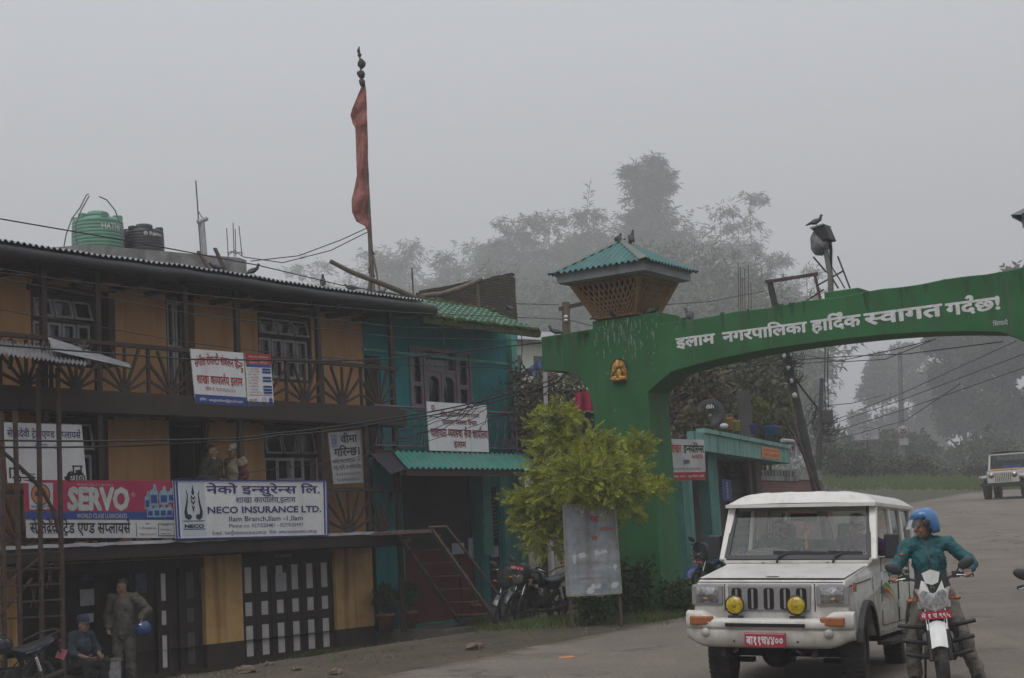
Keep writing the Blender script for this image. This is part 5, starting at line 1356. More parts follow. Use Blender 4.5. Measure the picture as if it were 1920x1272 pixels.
# ================================================================ the low shop beyond the arch
X0 = at(1322, 845, 33)
KF = Frame((X0.x, X0.y, 0), rad(90 - 20.7))
sh = thing('roadside_shop', 'low turquoise shop with streaked parapet and roller shutter beyond the arch', 'shop', KF.o, KF.th)
zt_, zb_ = KF.Z(1322, 804), KF.Z(1322, 846); xr_ = KF.S(1481, 850)
gz = gh(KF.o.x, KF.o.y)
q = MB(); q.box(-.9, xr_, .0, .14, zb_, zt_-.10); q.box(-.02, xr_+.03, -.05, .16, zt_-.099, zt_); q.box(xr_-.14, xr_, .141, 2.1, zb_, zt_-.10); q.box(-.9, xr_-.15, .141, 2.1, zb_, zb_+.12); q.build('parapet', pm('streaked_turquoise', (.16,.32,.275), (.12,.255,.22), scale=2, rough=.9, streak=(.035,.06,.05), samt=.95, sscale=7), sh)
q = MB(); q.face([(-.9,.9,-.2), (xr_-.6,.9,-.2), (xr_-.6,.9,zb_), (-.9,.9,zb_)]); q.face([(xr_-.5,.9,-.2), (xr_-.5,2.1,-.2), (xr_-.5,2.1,zb_), (xr_-.5,.9,zb_)]); q.build('wall', pm('dim_shop_wall', (.07,.045,.04), (.04,.03,.028), scale=3), sh)
def kx(x, d=0): return KF.S(x, 900, d)
for a, b_, c, d in ((1354,1371,.3,.55), (1288,1306,.1,.4)): q = MB(); q.box(kx(a), kx(b_), c, d, -.2, zb_-.001); q.build('column', M_shopcol, sh)
q = MB(); q.box(kx(1440), kx(1450), .3, .45, -.2, zb_-.001); q.box(kx(1428), kx(1433), .3, .4, -.2, zb_-.001); q.build('dark_post', M_plinth, sh)
q = MB()
def shut(u, v): return V((lerp(kx(1372,-.7), kx(1416,-.7), u), .72 + .018*math.cos(v*34*math.pi), lerp(.2, zb_-.15, v)))
q.grid(shut, 1, 140); q.build('roller_shutter', pm('dark_shutter', (.07,.075,.075), (.05,.052,.052)), sh)
q = MB(); a, b_ = KF.px(1355, 940, .02-.3), KF.px(1370, 900, .02-.3); q.box(a.x+.01, b_.x-.01, .27, .296, a.z, b_.z); q.build('blue_notice', pm('blue_notice_board', (.03,.045,.16), (.025,.035,.12)), sh)
q = MB(); 
for i in range(6): write(q, 'इलाम', lambda x, y: V((x, .262, y)), (a.x+b_.x)/2, lerp(b_.z-.12, a.z+.05, i/5), .08, align='c')
q.build('lettering', M_paper, sh)
q = MB()
for i in range(26):
    rr = random.Random(i); x = rr.uniform(kx(1310), kx(1352)); z = rr.uniform(.6, 2.2); q.box(x, x+rr.uniform(.08,.2), .7, .85, z, z+rr.uniform(.1,.3))
q.build('shelf_goods', pm('shelf_goods', (.28,.05,.05), (.12,.10,.05), scale=7), sh)
b = Board(KF, (1427,837), (1461,842), (1463,862), (1429,858), .012, 'sign_plate', 'small orange sign plate on the streaked shop parapet', 'sign', thick=0); b.area('panel', M_orange, 0, 0, 1, 1, .002)
b.put('lettering', M_redtxt, [('इलाम पसल', .5, .66, .2, .8, 'c', .02), ('फोटो स्टुडियो'.replace('स्टुडियो','सटुिडयो'), .5, .2, .28, .86, 'c', .02)])
# insurance banner next to the arch pillar
b = Board(Frame((at(1290,860,31).x, 31, 0), rad(-6)), (1252,823), (1320,825), (1324,900), (1258,902), 0, 'shop_banner', 'white and red insurance banner hanging beside the green pillar', 'banner', thick=0, back=M_flexsheet)
b.cloth(.012)
b.area('red_band', pm('red_print', (.42,.05,.06), (.36,.04,.05)), 0, 0, 1, .20, .004)
b.put('lettering', pm('orange_red_letters', (.52,.10,.06), (.44,.08,.05)), [('िशखर', .19, .68, .27, .34, 'c', .024), ('कम~पनी िल.', .80, .53, .12, .32, 'c', .012)])
b.put('lettering', M_black, [('इन~स~योरेन~स', .70, .68, .27, .56, 'c', .024), ('इलाम', .48, .40, .15, .18, 'c', .012), ('०२७-५२००१५, ९८५२६८००१०', .46, .25, .10, .84)])
b.put('lettering', M_board, [('बीमा गरौ ! सुरिछत रहौ', .5, .07, .075, .9)], off=.008)
# roof clutter
def kp(x, y, d=-.6): return KF.w(KF.px(x, y, d))
c = kp(1332, 776, -.5); t = thing('satellite_dish', 'black satellite dish on the shop roof among the shrubs', 'satellite dish', c, rad(-8))
q = MB(); M = Matrix.Rotation(rad(78), 3, 'X'); q.lathe([(.001,.10), (.12,.09), (.22,.05), (.34,-.03), (.345,-.035), (.34,-.045), (.2,.03), (.001,.085)], (0,0,0), 32, M @ Matrix.Rotation(math.pi, 3, 'X')); q.build('dish', M_black, t)
q = MB(); q.tube([(0,-.05,-.32), (.0,-.55,-.12)], .015, 6); q.ell((0,-.56,-.09), (.04,.06,.04), n=10); q.build('feed_arm', M_pole, t)
q = MB(); q.tube([(0,.1,-.1), (0,.12,-.75)], .03, 8); q.build('mount', M_steel, t)
q = MB(); M2 = lambda x, y: V((x, -.075, y+.12)); write(q, 'dth', M2, 0, 0, .14, align='c', bold=.03); q.build('lettering', M_paper, t)
def bucket(x, y, r, h, mat, label, name='paint_bucket', grp='buckets on the shop roof'):
    p = kp(x, y, -.35); t = thing(name, label, 'bucket', p, 0, grp); q = MB(); q.lathe([(.001,0), (r*.85,0), (r,h), (r*1.06,h), (r*1.06,h+.02), (r*.95,h+.02), (r*.93,h*.9), (.001,h*.9)], n=18); q.build('pail', mat, t)
    q = MB(); q.tube([(r*1.0*math.cos(a), -.02, h*.95 - abs(r*.6*math.sin(a))) for a in [math.pi*i/8 for i in range(9)]], .006, 5); q.build('bail', M_steel, t)
bucket(1368, 806, .10, .26, M_orange, 'orange bucket left of the row on the shop roof'); bucket(1382, 808, .09, .22, pm('yellow_plastic', (.42,.30,.05), (.34,.24,.04)), 'yellow bucket beside the orange one')
bucket(1414, 813, .10, .22, pm('violet_plastic', (.08,.07,.22), (.06,.05,.17)), 'violet bucket midway along the shop roof'); bucket(1447, 816, .17, .22, pm('blue_plastic', (.04,.13,.30), (.03,.10,.24)), 'wide blue tub on the shop roof', 'tub'); bucket(1462, 818, .09, .24, M_conc, 'grey bucket at the right of the shop roof')
p = kp(1358, 803, -.15); t = thing('white_sack', 'small crumpled white bag on the parapet edge', 'bag', p); q = MB(); q.ell((0,0,.05), (.10,.06,.06), n=10, m=8); q.build('bag', M_paper, t)
pole_thing('drain_pipe', 'grey drain pipe bending down at the shop corner', 'pipe', KF, [(1466,826), (1488,828), (1490,834), (1491,858)], -.1, .055, M_pvc)
# low brick boundary wall up the road
bf = Frame((at(1452, 900, 41).x, 41, 0), rad(62)); zt2 = bf.Z(1452, 882)
wl = thing('boundary_wall', 'low red brick boundary wall with notched grey coping behind the jeep', 'wall', bf.o, bf.th)
x1_ = bf.S(1556, 900)
steps = [(-1.5, bf.S(1495,900), zt2), (bf.S(1495,900), bf.S(1540,900), zt2+.05), (bf.S(1540,900), x1_, zt2-.35)]
q = MB()
for i, (a, b_, z) in enumerate(steps): q.box(a+.002*i, b_, 0, .25, -.2, z - .28)
q.build('brickwork', M_redbrick, wl)
q = MB()
for a, b_, z in steps:
    q.box(a+.004, b_-.004, -.04, .29, z-.279, z-.16)
    x = a
    while x < b_-.2: q.box(x+.01, x+.17, -.02, .27, z-.159, z); x += .25
q.build('coping', M_conc, wl)
# unfinished column with rebars behind the arch
M_under_c = pm('dark_wet_concrete', (.07,.068,.062), (.045,.044,.04), scale=2)
p = at(1394, 790, 40); t = thing('concrete_column', 'slim dark unfinished concrete column with long bars behind the arch', 'column', (p.x, p.y, gh(p.x, p.y))); zt3 = at(1400, 640, 40).z - gh(p.x, p.y)
q = MB(); q.box(-.10, .20, -.15, .15, -.3, zt3 - 1.3); q.build('shaft', M_under_c, t)
for i, (x, y) in enumerate(((1384,492), (1392,520), (1388,500), (1396,505), (1403,497), (1408,530))):
    a = at(x+2, 655, 40) - t.location; b_ = at(x, y, 40) - t.location; q = MB(); q.tube([a, b_], .009, 5); q.build('bar', M_steel, t)
# far house in the mist behind the turquoise one
hf = Frame((at(995, 700, 62).x, 62, 0), rad(40)); gz2 = gh(hf.o.x, hf.o.y)
t = thing('misty_house', 'pale grey house faint in the mist between the turquoise house and the arch', 'house', (hf.o.x, hf.o.y, 0), hf.th)
za, zb2 = hf.Z(995, 640), hf.Z(995, 760)
q = MB(); q.box(-2.2, 5.0, 0, 6, 0, za); q.build('wall', M_cream, t)
q = MB(); q.prism([(-2.6,-.4,za-.05), (5.4,-.4,za-.05), (5.4,3,za+.9), (-2.6,3,za+.9)], (0,0,.06)); q.build('roof', M_tin, t)
for x in (-1.4, .2, 1.8, 3.4): q = MB(); q.box(x, x+.9, -.03, -.002, za-1.7, za-.6); q.build('window', M_pane, t)
# cloths and sheet between the houses
def cloth(name, label, cat, pts, Y, mat, folds=5, grp=None):
    o0 = at(pts[0][0], pts[0][1], Y); q = MB()
    def f(u, v):
        a = V(pts[0]).lerp(V(pts[1]), u); b = V(pts[3]).lerp(V(pts[2]), u); p = a.lerp(b, v); return at(p.x, p.y + 3*math.sin(u*7)*v, Y + .12*math.sin(u*folds*3 + v*2)) - o0
    q.grid(f, 24, 8); ob = q.build(name, mat, None, loc=o0); return tag(ob, label, cat, grp)
cloth('blue_tarpaulin', 'blue tarpaulin sagging under the left wing of the arch', 'tarpaulin', [(975,700), (1022,670), (1024,690), (996,706)], 39, pm('blue_tarp', (.10,.15,.30), (.08,.12,.25), scale=5))
cloth('red_cloth', 'crimson cloth hung above the golden bush', 'cloth', [(1076,738), (1112,730), (1122,778), (1078,765)], 34, pm('crimson_cloth', (.38,.03,.08), (.28,.02,.06), scale=4))
t = thing('tin_shack', 'patched tin and board shack behind the golden bush', 'shack', on_ground(at(1108,800,36).x, 36), rad(-10))
z0 = at(1090,775,36).z - t.location.z
q = MB(); q.sheet((-.35,0,0), (.8,0,0), (0,0,z0), 9, .018, (0,-1,0), 1); q.sheet((.45,0,0), (0,2.0,0), (0,0,z0), 20, .018, (1,0,0), 1); q.build('wall', M_tin, t)
q = MB(); q.sheet((-.45,-.3,z0), (1.0,0,0), (0,2.4,.4), 11, .018, (0,0,1), 1); q.build('roof', M_tindark, t)
pole_thing('iron_post', 'grey iron post under the left wing of the arch', 'post', GF, [(1040,1110), (1026,860), (1022,698)], -3.5, .05, M_pvc)

# ================================================================ old notice board by the road
bb = Frame((at(1110, 1100, 25.6).x, 25.6, 0), rad(4))
b = Board(bb, (1056,948), (1152,944), (1165,1112), (1063,1118), 0, 'notice_board', 'old peeling grey notice board with traces of red writing under the golden bush', 'notice board', back=pm('peeling_grey_paint', (.27,.29,.31), (.17,.19,.21), scale=2.6, rough=.9, bump=.6, bscale=9, streak=(.12,.10,.07), samt=.6, sscale=4, speck=(.42,.43,.44), spk=.60), thick=.03)
b.frame(pm('board_edge', (.26,.27,.24), (.16,.15,.11), scale=5), .03)
b.put('lettering', M_redtxt, [('ण', .58, .80, .10, .15, 'c', .04), ('नदोषय', .80, .70, .055, .24, 'c', .01), ('दर', .57, .60, .06, .11, 'c', .025)])
b.put('lettering', pm('faded_red_letters', (.33,.20,.18), (.28,.18,.16), scale=20), [('सवारी साधन', .52, .655, .03, .3), ('इलाम नगर', .6, .52, .03, .26), ('देउराली', .62, .41, .03, .2), ('माई पोखरी', .45, .34, .035, .45), ('पशुपित', .35, .23, .03, .17), ('कन~याम फेदी', .48, .17, .035, .46)])
q = MB()
for u in (.06, .97): 
    a = b.p(u, 0, -.04); q.bar(a + V((0,0,1.0)), a + V((0,0,-.55)), .05, .05, (0,1,0))
q.build('leg', M_steel, b.root)
# ================================================================ litter, stones
def litter(name, label, cat, x, y, r, mat, seed, grp=None, flat=.35):
    v = ray(x, y); 
    z = 0.0; Y = 20
    for k in range(30):
        Y = (z - CAM_Z)/v.z*v.y if v.z < 0 else 20; p = at(x, y, Y); z = gh(p.x, p.y, p.x > edge_x(p.y))
    q = MB(); n1 = noise
    q.grid(lambda a, b: (V((math.sin(math.pi*b)*math.cos(6.283*a)*r, math.sin(math.pi*b)*math.sin(6.283*a)*r*.8, -math.cos(math.pi*b)*r*flat)))*(1 + .55*n1.noise(V((math.cos(6.283*a)*2.1, math.sin(6.283*a)*2.1, b*5 + seed)))), 14, 9, smooth=False)
    o = q.build(name, mat, None, loc=V((p.x, p.y, z + r*flat*.7))); return tag(o, label, cat, grp)
M_stone = pm('field_stone', (.17,.13,.095), (.10,.078,.06), scale=6, rough=1, bump=.6)
M_plastic = pm('crumpled_plastic', (.42,.42,.44), (.25,.25,.27), scale=12, rough=.4)
litter('stone', 'largest brown stone on the dirt in front of the folding door', 'stone', 462, 1262, .13, M_stone, 1, 'stones on the dirt', .45)
litter('stone', 'brown stone at the edge of the asphalt', 'stone', 630, 1263, .10, M_stone, 2, 'stones on the dirt', .45)
litter('stone', 'flat pale stone on the shoulder below the stairs', 'stone', 890, 1218, .14, M_stone, 3, 'stones on the dirt', .4)
litter('stone', 'small stone left of the big brown one', 'stone', 556, 1258, .07, M_stone, 4, 'stones on the dirt', .5); litter('stone', 'small dark stone midway along the dirt', 'stone', 505, 1249, .07, M_stone, 5, 'stones on the dirt', .5)
litter('plastic_bag', 'crumpled white plastic on the grass below the old notice board', 'litter', 1132, 1160, .22, M_plastic, 6)
litter('plastic_bag', 'torn plastic scraps at the porch corner by the stairs', 'litter', 800, 1168, .22, M_plastic, 7, None, .25); litter('paper_scrap', 'white scrap in the grass left of the stairs foot', 'litter', 778, 1182, .12, M_paper, 8)
litter('plastic_scrap', 'orange and pale wrapper lying on the asphalt', 'litter', 1064, 1234, .11, M_orange, 9, None, .12); litter('paper_scrap', 'yellowish scrap by the pillar foot', 'litter', 1222, 1160, .09, pm('yellow_scrap', (.40,.36,.18), (.30,.27,.14)), 10)
gr_ = MB(); rr = random.Random(12)
for i in range(1500):
    x = rr.uniform(-8, 2.5); y = rr.uniform(18.5, 33)
    if x > edge_x(y) + .25 or (HF.I @ V((x, y, 0))).y > -.5: continue
    s_ = rr.choice((.010, .014, .018, .03)); z = gh(x, y); a = rr.uniform(0, 6.28); c_, t_ = math.cos(a)*s_, math.sin(a)*s_
    gr_.add([(x-c_,y-t_,z-.01), (x+t_,y-c_,z-.01), (x+c_,y+t_,z-.01), (x-t_,y+c_,z-.01), (x-c_*.5,y-t_*.5,z+s_*.8), (x+c_*.5,y+t_*.4,z+s_*.9)], [(0,1,4), (1,5,4), (1,2,5), (2,3,5), (3,4,5), (3,0,4)])
tag(gr_.build('gravel', pm('gravel_chips', (.13,.105,.08), (.075,.06,.046), scale=3, rough=1)), kind='stuff')
# ================================================================ materials for vehicles and people
def dusty(M, z0, z1, amt, c=(.17,.14,.11)):
    """road dust and splashed mud low on a vehicle"""
    n = M.node_tree; b = n.nodes['Principled BSDF']; lk = n.links.new; src = b.inputs['Base Color'].links[0].from_socket
    t = n.nodes.new('ShaderNodeTexCoord'); sx = n.nodes.new('ShaderNodeSeparateXYZ'); lk(t.outputs['Object'], sx.inputs[0])
    q = n.nodes.new('ShaderNodeTexNoise'); q.inputs['Scale'].default_value = 6; q.inputs['Detail'].default_value = 7; lk(t.outputs['Object'], q.inputs['Vector'])
    r = n.nodes.new('ShaderNodeMapRange'); r.inputs['From Min'].default_value = z0; r.inputs['From Max'].default_value = z1; r.inputs['To Min'].default_value = .62; r.inputs['To Max'].default_value = 0; lk(sx.outputs['Z'], r.inputs['Value'])
    a = n.nodes.new('ShaderNodeMath'); a.operation = 'ADD'; lk(r.outputs[0], a.inputs[0]); lk(q.outputs['Fac'], a.inputs[1])
    f = n.nodes.new('ShaderNodeMapRange'); f.inputs['From Min'].default_value = .55; f.inputs['From Max'].default_value = 1.05; f.inputs['To Max'].default_value = amt; lk(a.outputs[0], f.inputs['Value'])
    m = n.nodes.new('ShaderNodeMix'); m.data_type = 'RGBA'; m.inputs[7].default_value = c + (1,); lk(src, m.inputs[6]); lk(f.outputs[0], m.inputs['Factor']); lk(m.outputs[2], b.inputs['Base Color']); return M
M_jeep = dusty(pm('off_white_car_paint', (.59,.575,.54), (.54,.525,.49), scale=1.5, rough=.38, spec=.5, coat=.12, fine=.03, streak=(.38,.35,.31), samt=.4, sscale=5), .5, 1.0, .75)
M_bump = dusty(pm('off_white_plastic', (.57,.555,.52), (.50,.485,.45), scale=3, rough=.55, fine=.04, streak=(.36,.33,.29), samt=.4), .42, .8, .6)
M_greyp = pm('grey_plastic', (.23,.22,.215), (.19,.18,.175), scale=4, rough=.6, fine=.06)
M_blackp = pm('black_plastic', (.030,.031,.034), (.022,.022,.024), scale=5, rough=.5)
M_rubber = pm('dusty_tyre_rubber', (.040,.038,.036), (.065,.058,.050), scale=6, rough=.9, bump=.6, bscale=50)
M_rim = pm('dull_wheel_steel', (.25,.22,.19), (.15,.13,.11), scale=8, rough=.5, metal=.4)
M_chrome = pm('chrome', (.62,.62,.62), (.5,.5,.5), scale=3, rough=.15, metal=1.0, fine=.02)
M_lens = pm('clear_lamp_lens', (.42,.42,.42), (.12,.12,.13), scale=18, rough=.08, metal=.75, fine=.3)
M_lens2 = pm('bright_lamp_lens', (.62,.63,.63), (.28,.29,.30), scale=24, rough=.08, metal=.5, fine=.3)
M_amber = pm('amber_lens', (.30,.10,.04), (.24,.08,.03), scale=9, rough=.25)
M_yel = pm('yellow_lamp_lens', (.52,.38,.015), (.28,.19,.008), scale=22, rough=.12, coat=.5)
M_plate = pm('red_number_plate', (.34,.025,.045), (.30,.02,.04), scale=5, rough=.5)
M_under = pm('grimy_chassis', (.035,.030,.027), (.022,.020,.018), scale=6, rough=.9, bump=.4)
M_seat = pm('dark_seat_cloth', (.035,.035,.038), (.025,.025,.028), scale=9, rough=.9)
M_glass = glass('windscreen_glass', (.58,.60,.60), .015, .05)
M_skin = pm('brown_skin', (.27,.15,.10), (.21,.115,.075), scale=14, rough=.6, fine=.06)
M_hair = pm('black_hair', (.012,.011,.011), (.02,.018,.017), scale=30, rough=.6, bump=.6, bscale=90)
M_eye = pm('dark_eye', (.02,.015,.012), rough=.3)
M_lip = pm('lip', (.15,.06,.05), rough=.6)

# ================================================================ the white jeep
JX, JY = at(1432, 1150, 15.65).x, 15.65
jz = gh(JX, JY, True) + .012
jp = thing('jeep', 'white boxy jeep with yellow fog lamps and red number plate driving towards the camera', 'jeep', (JX, JY, jz), (rad(-1.2), rad(2.4), rad(-23)))
def arch_pts(cy, cz, r, z0, n=10):
    a0 = math.asin(min(1, (z0 - cz)/r)); return [(cy + r*math.cos(t), cz + r*math.sin(t)) for t in [lerp(a0, math.pi - a0, i/n) for i in range(n+1)]]
prof = [(.10,.62), (.10,1.06), (.15,1.105), (.30,1.125), (1.30,1.235), (1.36,1.33), (4.05,1.33), (4.10,1.2), (4.10,.52)] + [(y, z) for y, z in arch_pts(3.42,.38,.45,.52)] + [(1.40,.50)] + [(y, z) for y, z in arch_pts(.86,.40,.47,.50)] + [(.39,.62)]
def taper(p):
    x, y, z = p
    if z > 1.0 and y < 1.31: x *= lerp(.93, .955, y/1.3)
    elif y > 1.33: x *= 1.055
    return (x, y, z)
q = MB(); q.prism([(-.81, y, z) for y, z in prof], (1.62, 0, 0)); q.v = [taper(p) for p in q.v]
body = q.build('body', M_jeep, jp, bevel=.045, fix=True)
body.modifiers['bevel'].segments = 3
q = MB(); q.add([(-.74,.17,1.128), (.74,.17,1.128), (.76,1.27,1.246), (-.76,1.27,1.246), (-.60,.30,1.140), (.60,.30,1.140), (.64,1.22,1.258), (-.64,1.22,1.258)], [(4,5,6,7), (0,1,5,4), (1,2,6,5), (2,3,7,6), (3,0,4,7)]); q.build('bonnet', M_jeep, jp, bevel=.01)
q = MB(); q.box(-.745,.745,.090,.104,1.083,1.094); q.build('bonnet_gap', M_blackp, jp)
q = MB(); q.lathe([(.001,.004), (.05,.003), (.055,-.002)], (0,.26,1.142), 20, Matrix.Diagonal((1.3,.55,1))); q.build('bonnet_emblem', M_black, jp)
for sg in (-1, 1):
    q = MB(); q.bar((sg*.775,.12,1.04), (sg*.80,1.28,1.10), .006, .012); q.bar((sg*.8125,1.31,.62), (sg*.8125,1.31,1.12), .006, .010, (0,1,0)); q.bar((sg*.46,.094,.80), (sg*.46,.094,1.07), .008, .01, (0,1,0)); q.build('wing_seam', M_blackp, jp)
    q = MB(); q.lathe([(.001,.012), (.012,.012), (.016,0)], (sg*.35,1.26,1.262), 10); q.build('washer_jet', M_blackp, jp)
# grille with five slots
q = MB(); q.hexa([(-.415,.075,.80), (.415,.075,.80), (.415,.12,.80), (-.415,.12,.80), (-.43,.075,1.065), (.43,.075,1.065), (.43,.12,1.065), (-.43,.12,1.065)]); gr = q.build('grille', M_greyp, jp, bevel=.02)
for i in range(5):
    q = MB(); c = (i - 2)*.165
    pts = [(c + (.052 - .02)*sx + .02*math.cos(a), .070, .925 + (.105 - .03)*sz + .03*math.sin(a)) for sx, sz, aa in ((1,1,(0,.8,1.57)), (-1,1,(1.57,2.4,3.14)), (-1,-1,(3.14,3.9,4.71)), (1,-1,(4.71,5.5,6.28))) for a in aa]
    q.prism(pts, (0, .003, 0)); q.build('slot', M_dark, gr)
    q = MB(); q.box(c-.010, c+.010, .060, .069, .83, 1.02); q.build('slot_bar', M_greyp, gr)
for sg in (-1, 1):
    c = sg*.64
    q = MB(); q.box(c-.165, c+.165, .072, .12, .855, 1.065); hl = q.build('headlight', M_greyp, jp, bevel=.025)
    q = MB(); q.grid(lambda u, v: V((c - sg*.005 + lerp(-.115, .115, u), .066 - .02*math.sin(math.pi*u)*math.sin(math.pi*v), lerp(.885, 1.04, v))), 10, 8); q.build('lens', M_lens, hl)
    q = MB(); q.ell((c + sg*.01,.048,.925), (.020,.01,.013), n=10); q.build('reflector', M_orange, hl)
    # fog lamps sit on the bumper
    c2 = -.33 if sg < 0 else .295
    q = MB(); q.lathe([(.001,.0), (.06,.0), (.095,.05), (.100,.075), (.092,.08)], (c2, .055, .865), 24, Matrix.Rotation(rad(90), 3, 'X')); q.box(c2-.07, c2+.07, -.02, .05, .735, .76); q.box(c2-.02, c2+.02, 0, .04, .75, .80); fg = q.build('fog_lamp', M_blackp, jp)
    q = MB(); q.lathe([(.001,.098), (.05,.092), (.085,.078), (.090,.070)], (c2, .055, .865), 24, Matrix.Rotation(rad(90), 3, 'X')); q.build('lens', M_yel, fg)
    q = MB(); q.lathe([(.001,.102), (.025,.099), (.03,.09)], (c2, .055, .865), 16, Matrix.Rotation(rad(90), 3, 'X')); q.build('lens_cap', pm('ochre_lens_centre', (.40,.28,.01), (.3,.2,.01)), fg)
# bumper
def bprof(x):
    t = abs(x)/.87; top = .735 + .07*smooth(.62, .78, t); fy = -.13 + .10*t**3 + .06*smooth(.85, 1.0, t)
    return top, fy
q = MB()
def bum(u, v):
    x = lerp(-.85, .85, u); top, fy = bprof(x); bot = .45 + .08*smooth(.7, 1.0, abs(x)/.87)
    ring = [(.12, top), (fy+.06, top), (fy+.01, top-.02), (fy, top-.06), (fy+.005, .645), (fy+.03, .63), (fy+.02, .60), (fy+.03, bot+.03), (fy+.06, bot), (.12, bot)]
    t = v*(len(ring)-1); i = min(int(t), len(ring)-2); f = t - i
    dent = -.012*math.exp(-((x+.38)/.10)**2) if .3 < v < .6 else 0
    return V((x, lerp(ring[i][0], ring[i+1][0], f) - dent, lerp(ring[i][1], ring[i+1][1], f)))
q.grid(bum, 44, 18); 
for x in (-.85, .85):
    k = 0 if x < 0 else 1; r = [bum(k, j/18) for j in range(19)]; q.add(r, [tuple(range(19))])
bm_ = q.build('bumper', M_bump, jp)
q = MB(); q.box(-.40,.40,-.136,-.120,.655,.690); q.build('air_slot', M_dark, bm_)
for sg in (-1, 1):
    q = MB(); c = sg*.66 - (.0 if sg < 0 else .0); q.box(c-.12, c+.12, bprof(c)[1]-.012, bprof(c)[1]+.05, .665, .755); q.build('indicator', M_amber, bm_, bevel=.015)
    q = MB(); q.lathe([(.001,.03), (.045,.025), (.05,0)], (sg*.62, bprof(.62)[1]+.03, .595), 8, Matrix.Rotation(rad(90), 3, 'X')); q.build('cap', M_bump, bm_)
    q = MB(); q.ell((sg*.32,-.105,.515), (.012,.006,.012), n=8); q.build('bolt', M_steel, bm_)
q = MB(); q.box(-.205,.205,-.135,-.112,.465,.60); pl_ = q.build('number_plate', M_plate, bm_)
q = MB(); write(q, 'बा११च४४००', lambda x, y: V((x, -.1375, y)), 0, .488, .115, width=.37, align='c', bold=.03); q.box(-.195,.195,-.1372,-.1362,.588,.593); q.build('lettering', M_white, pl_)
# wheels
def wheel(parent, x, y, r, wd, steer=0, out=1):
    e = bpy.data.objects.new('wheel', None); col.objects.link(e); e.parent = parent; e.location = (x, y, r); e.rotation_euler.z = steer
    M = Matrix.Rotation(rad(90), 3, 'Y'); h = wd/2
    q = MB(); q.lathe([(r*.58,-h*.9), (r*.80,-h), (r*.93,-h*.95), (r*.985,-h*.75), (r,-h*.4), (r,0), (r,h*.4), (r*.985,h*.75), (r*.93,h*.95), (r*.80,h), (r*.58,h*.9), (r*.56,0), (r*.58,-h*.9)], (0,0,0), 40, M)
    for i in range(40):
        t = 2*math.pi*i/40
        for sg in (-1, 1):
            q.obox(M @ V(((r+.002)*math.cos(t), (r+.002)*math.sin(t), sg*h*.55)), .012 if False else .02, .03, h*.7, Matrix.Rotation(0,3,'X') @ M @ Matrix.Rotation(t, 3, 'Z'))
    q.build('tyre', M_rubber, e)
    q = MB(); q.lathe([(.001,out*h*.35), (r*.18,out*h*.42), (r*.22,out*h*.30), (r*.44,out*h*.15), (r*.52,out*h*.55), (r*.60,out*h*.85), (r*.58,-out*h*.8), (r*.3,-out*h*.5), (.001,-out*h*.5)], (0,0,0), 32, M)
    q.build('rim', M_rim, e)
    q = MB()
    for i in range(5):
        t = 2*math.pi*i/5; q.ell(M @ V((r*.13*math.cos(t), r*.13*math.sin(t), out*h*.45)), .016, n=8, m=5)
    q.build('wheel_nut', M_chrome, e); return e
for sg in (-1, 1):
    wheel(jp, sg*.69, .86, .385, .235, rad(6), sg); wheel(jp, sg*.69, 3.42, .385, .235, 0, sg)
    q = MB()
    pts = arch_pts(.86,.40,.50,.50); p2 = arch_pts(.86,.40,.44,.50)
    for (a, b), (c, d) in zip(zip(pts[:-1], pts[1:]), zip(p2[:-1], p2[1:])):
        x0, x1 = sg*.79, sg*.865
        q.add([(x0,*a), (x1,a[0],a[1]-.01), (x1,b[0],b[1]-.01), (x0,*b)], [(0,1,2,3)]); q.add([(x1,a[0],a[1]-.01), (x1,*c), (x1,*d), (x1,b[0],b[1]-.01)], [(0,1,2,3)])
    q.build('wheel_flare', M_blackp, jp)
    q = MB(); q.box(sg*.50, sg*.79, .45, 1.30, .62, .88) if False else q.box(sg*.80, sg*.95, 1.5, 3.0, .40, .44); q.bar((sg*.88,1.6,.42), (sg*.7,1.6,.52), .03, .03); q.bar((sg*.88,2.9,.42), (sg*.7,2.9,.52), .03, .03); q.build('side_step', M_under, jp)
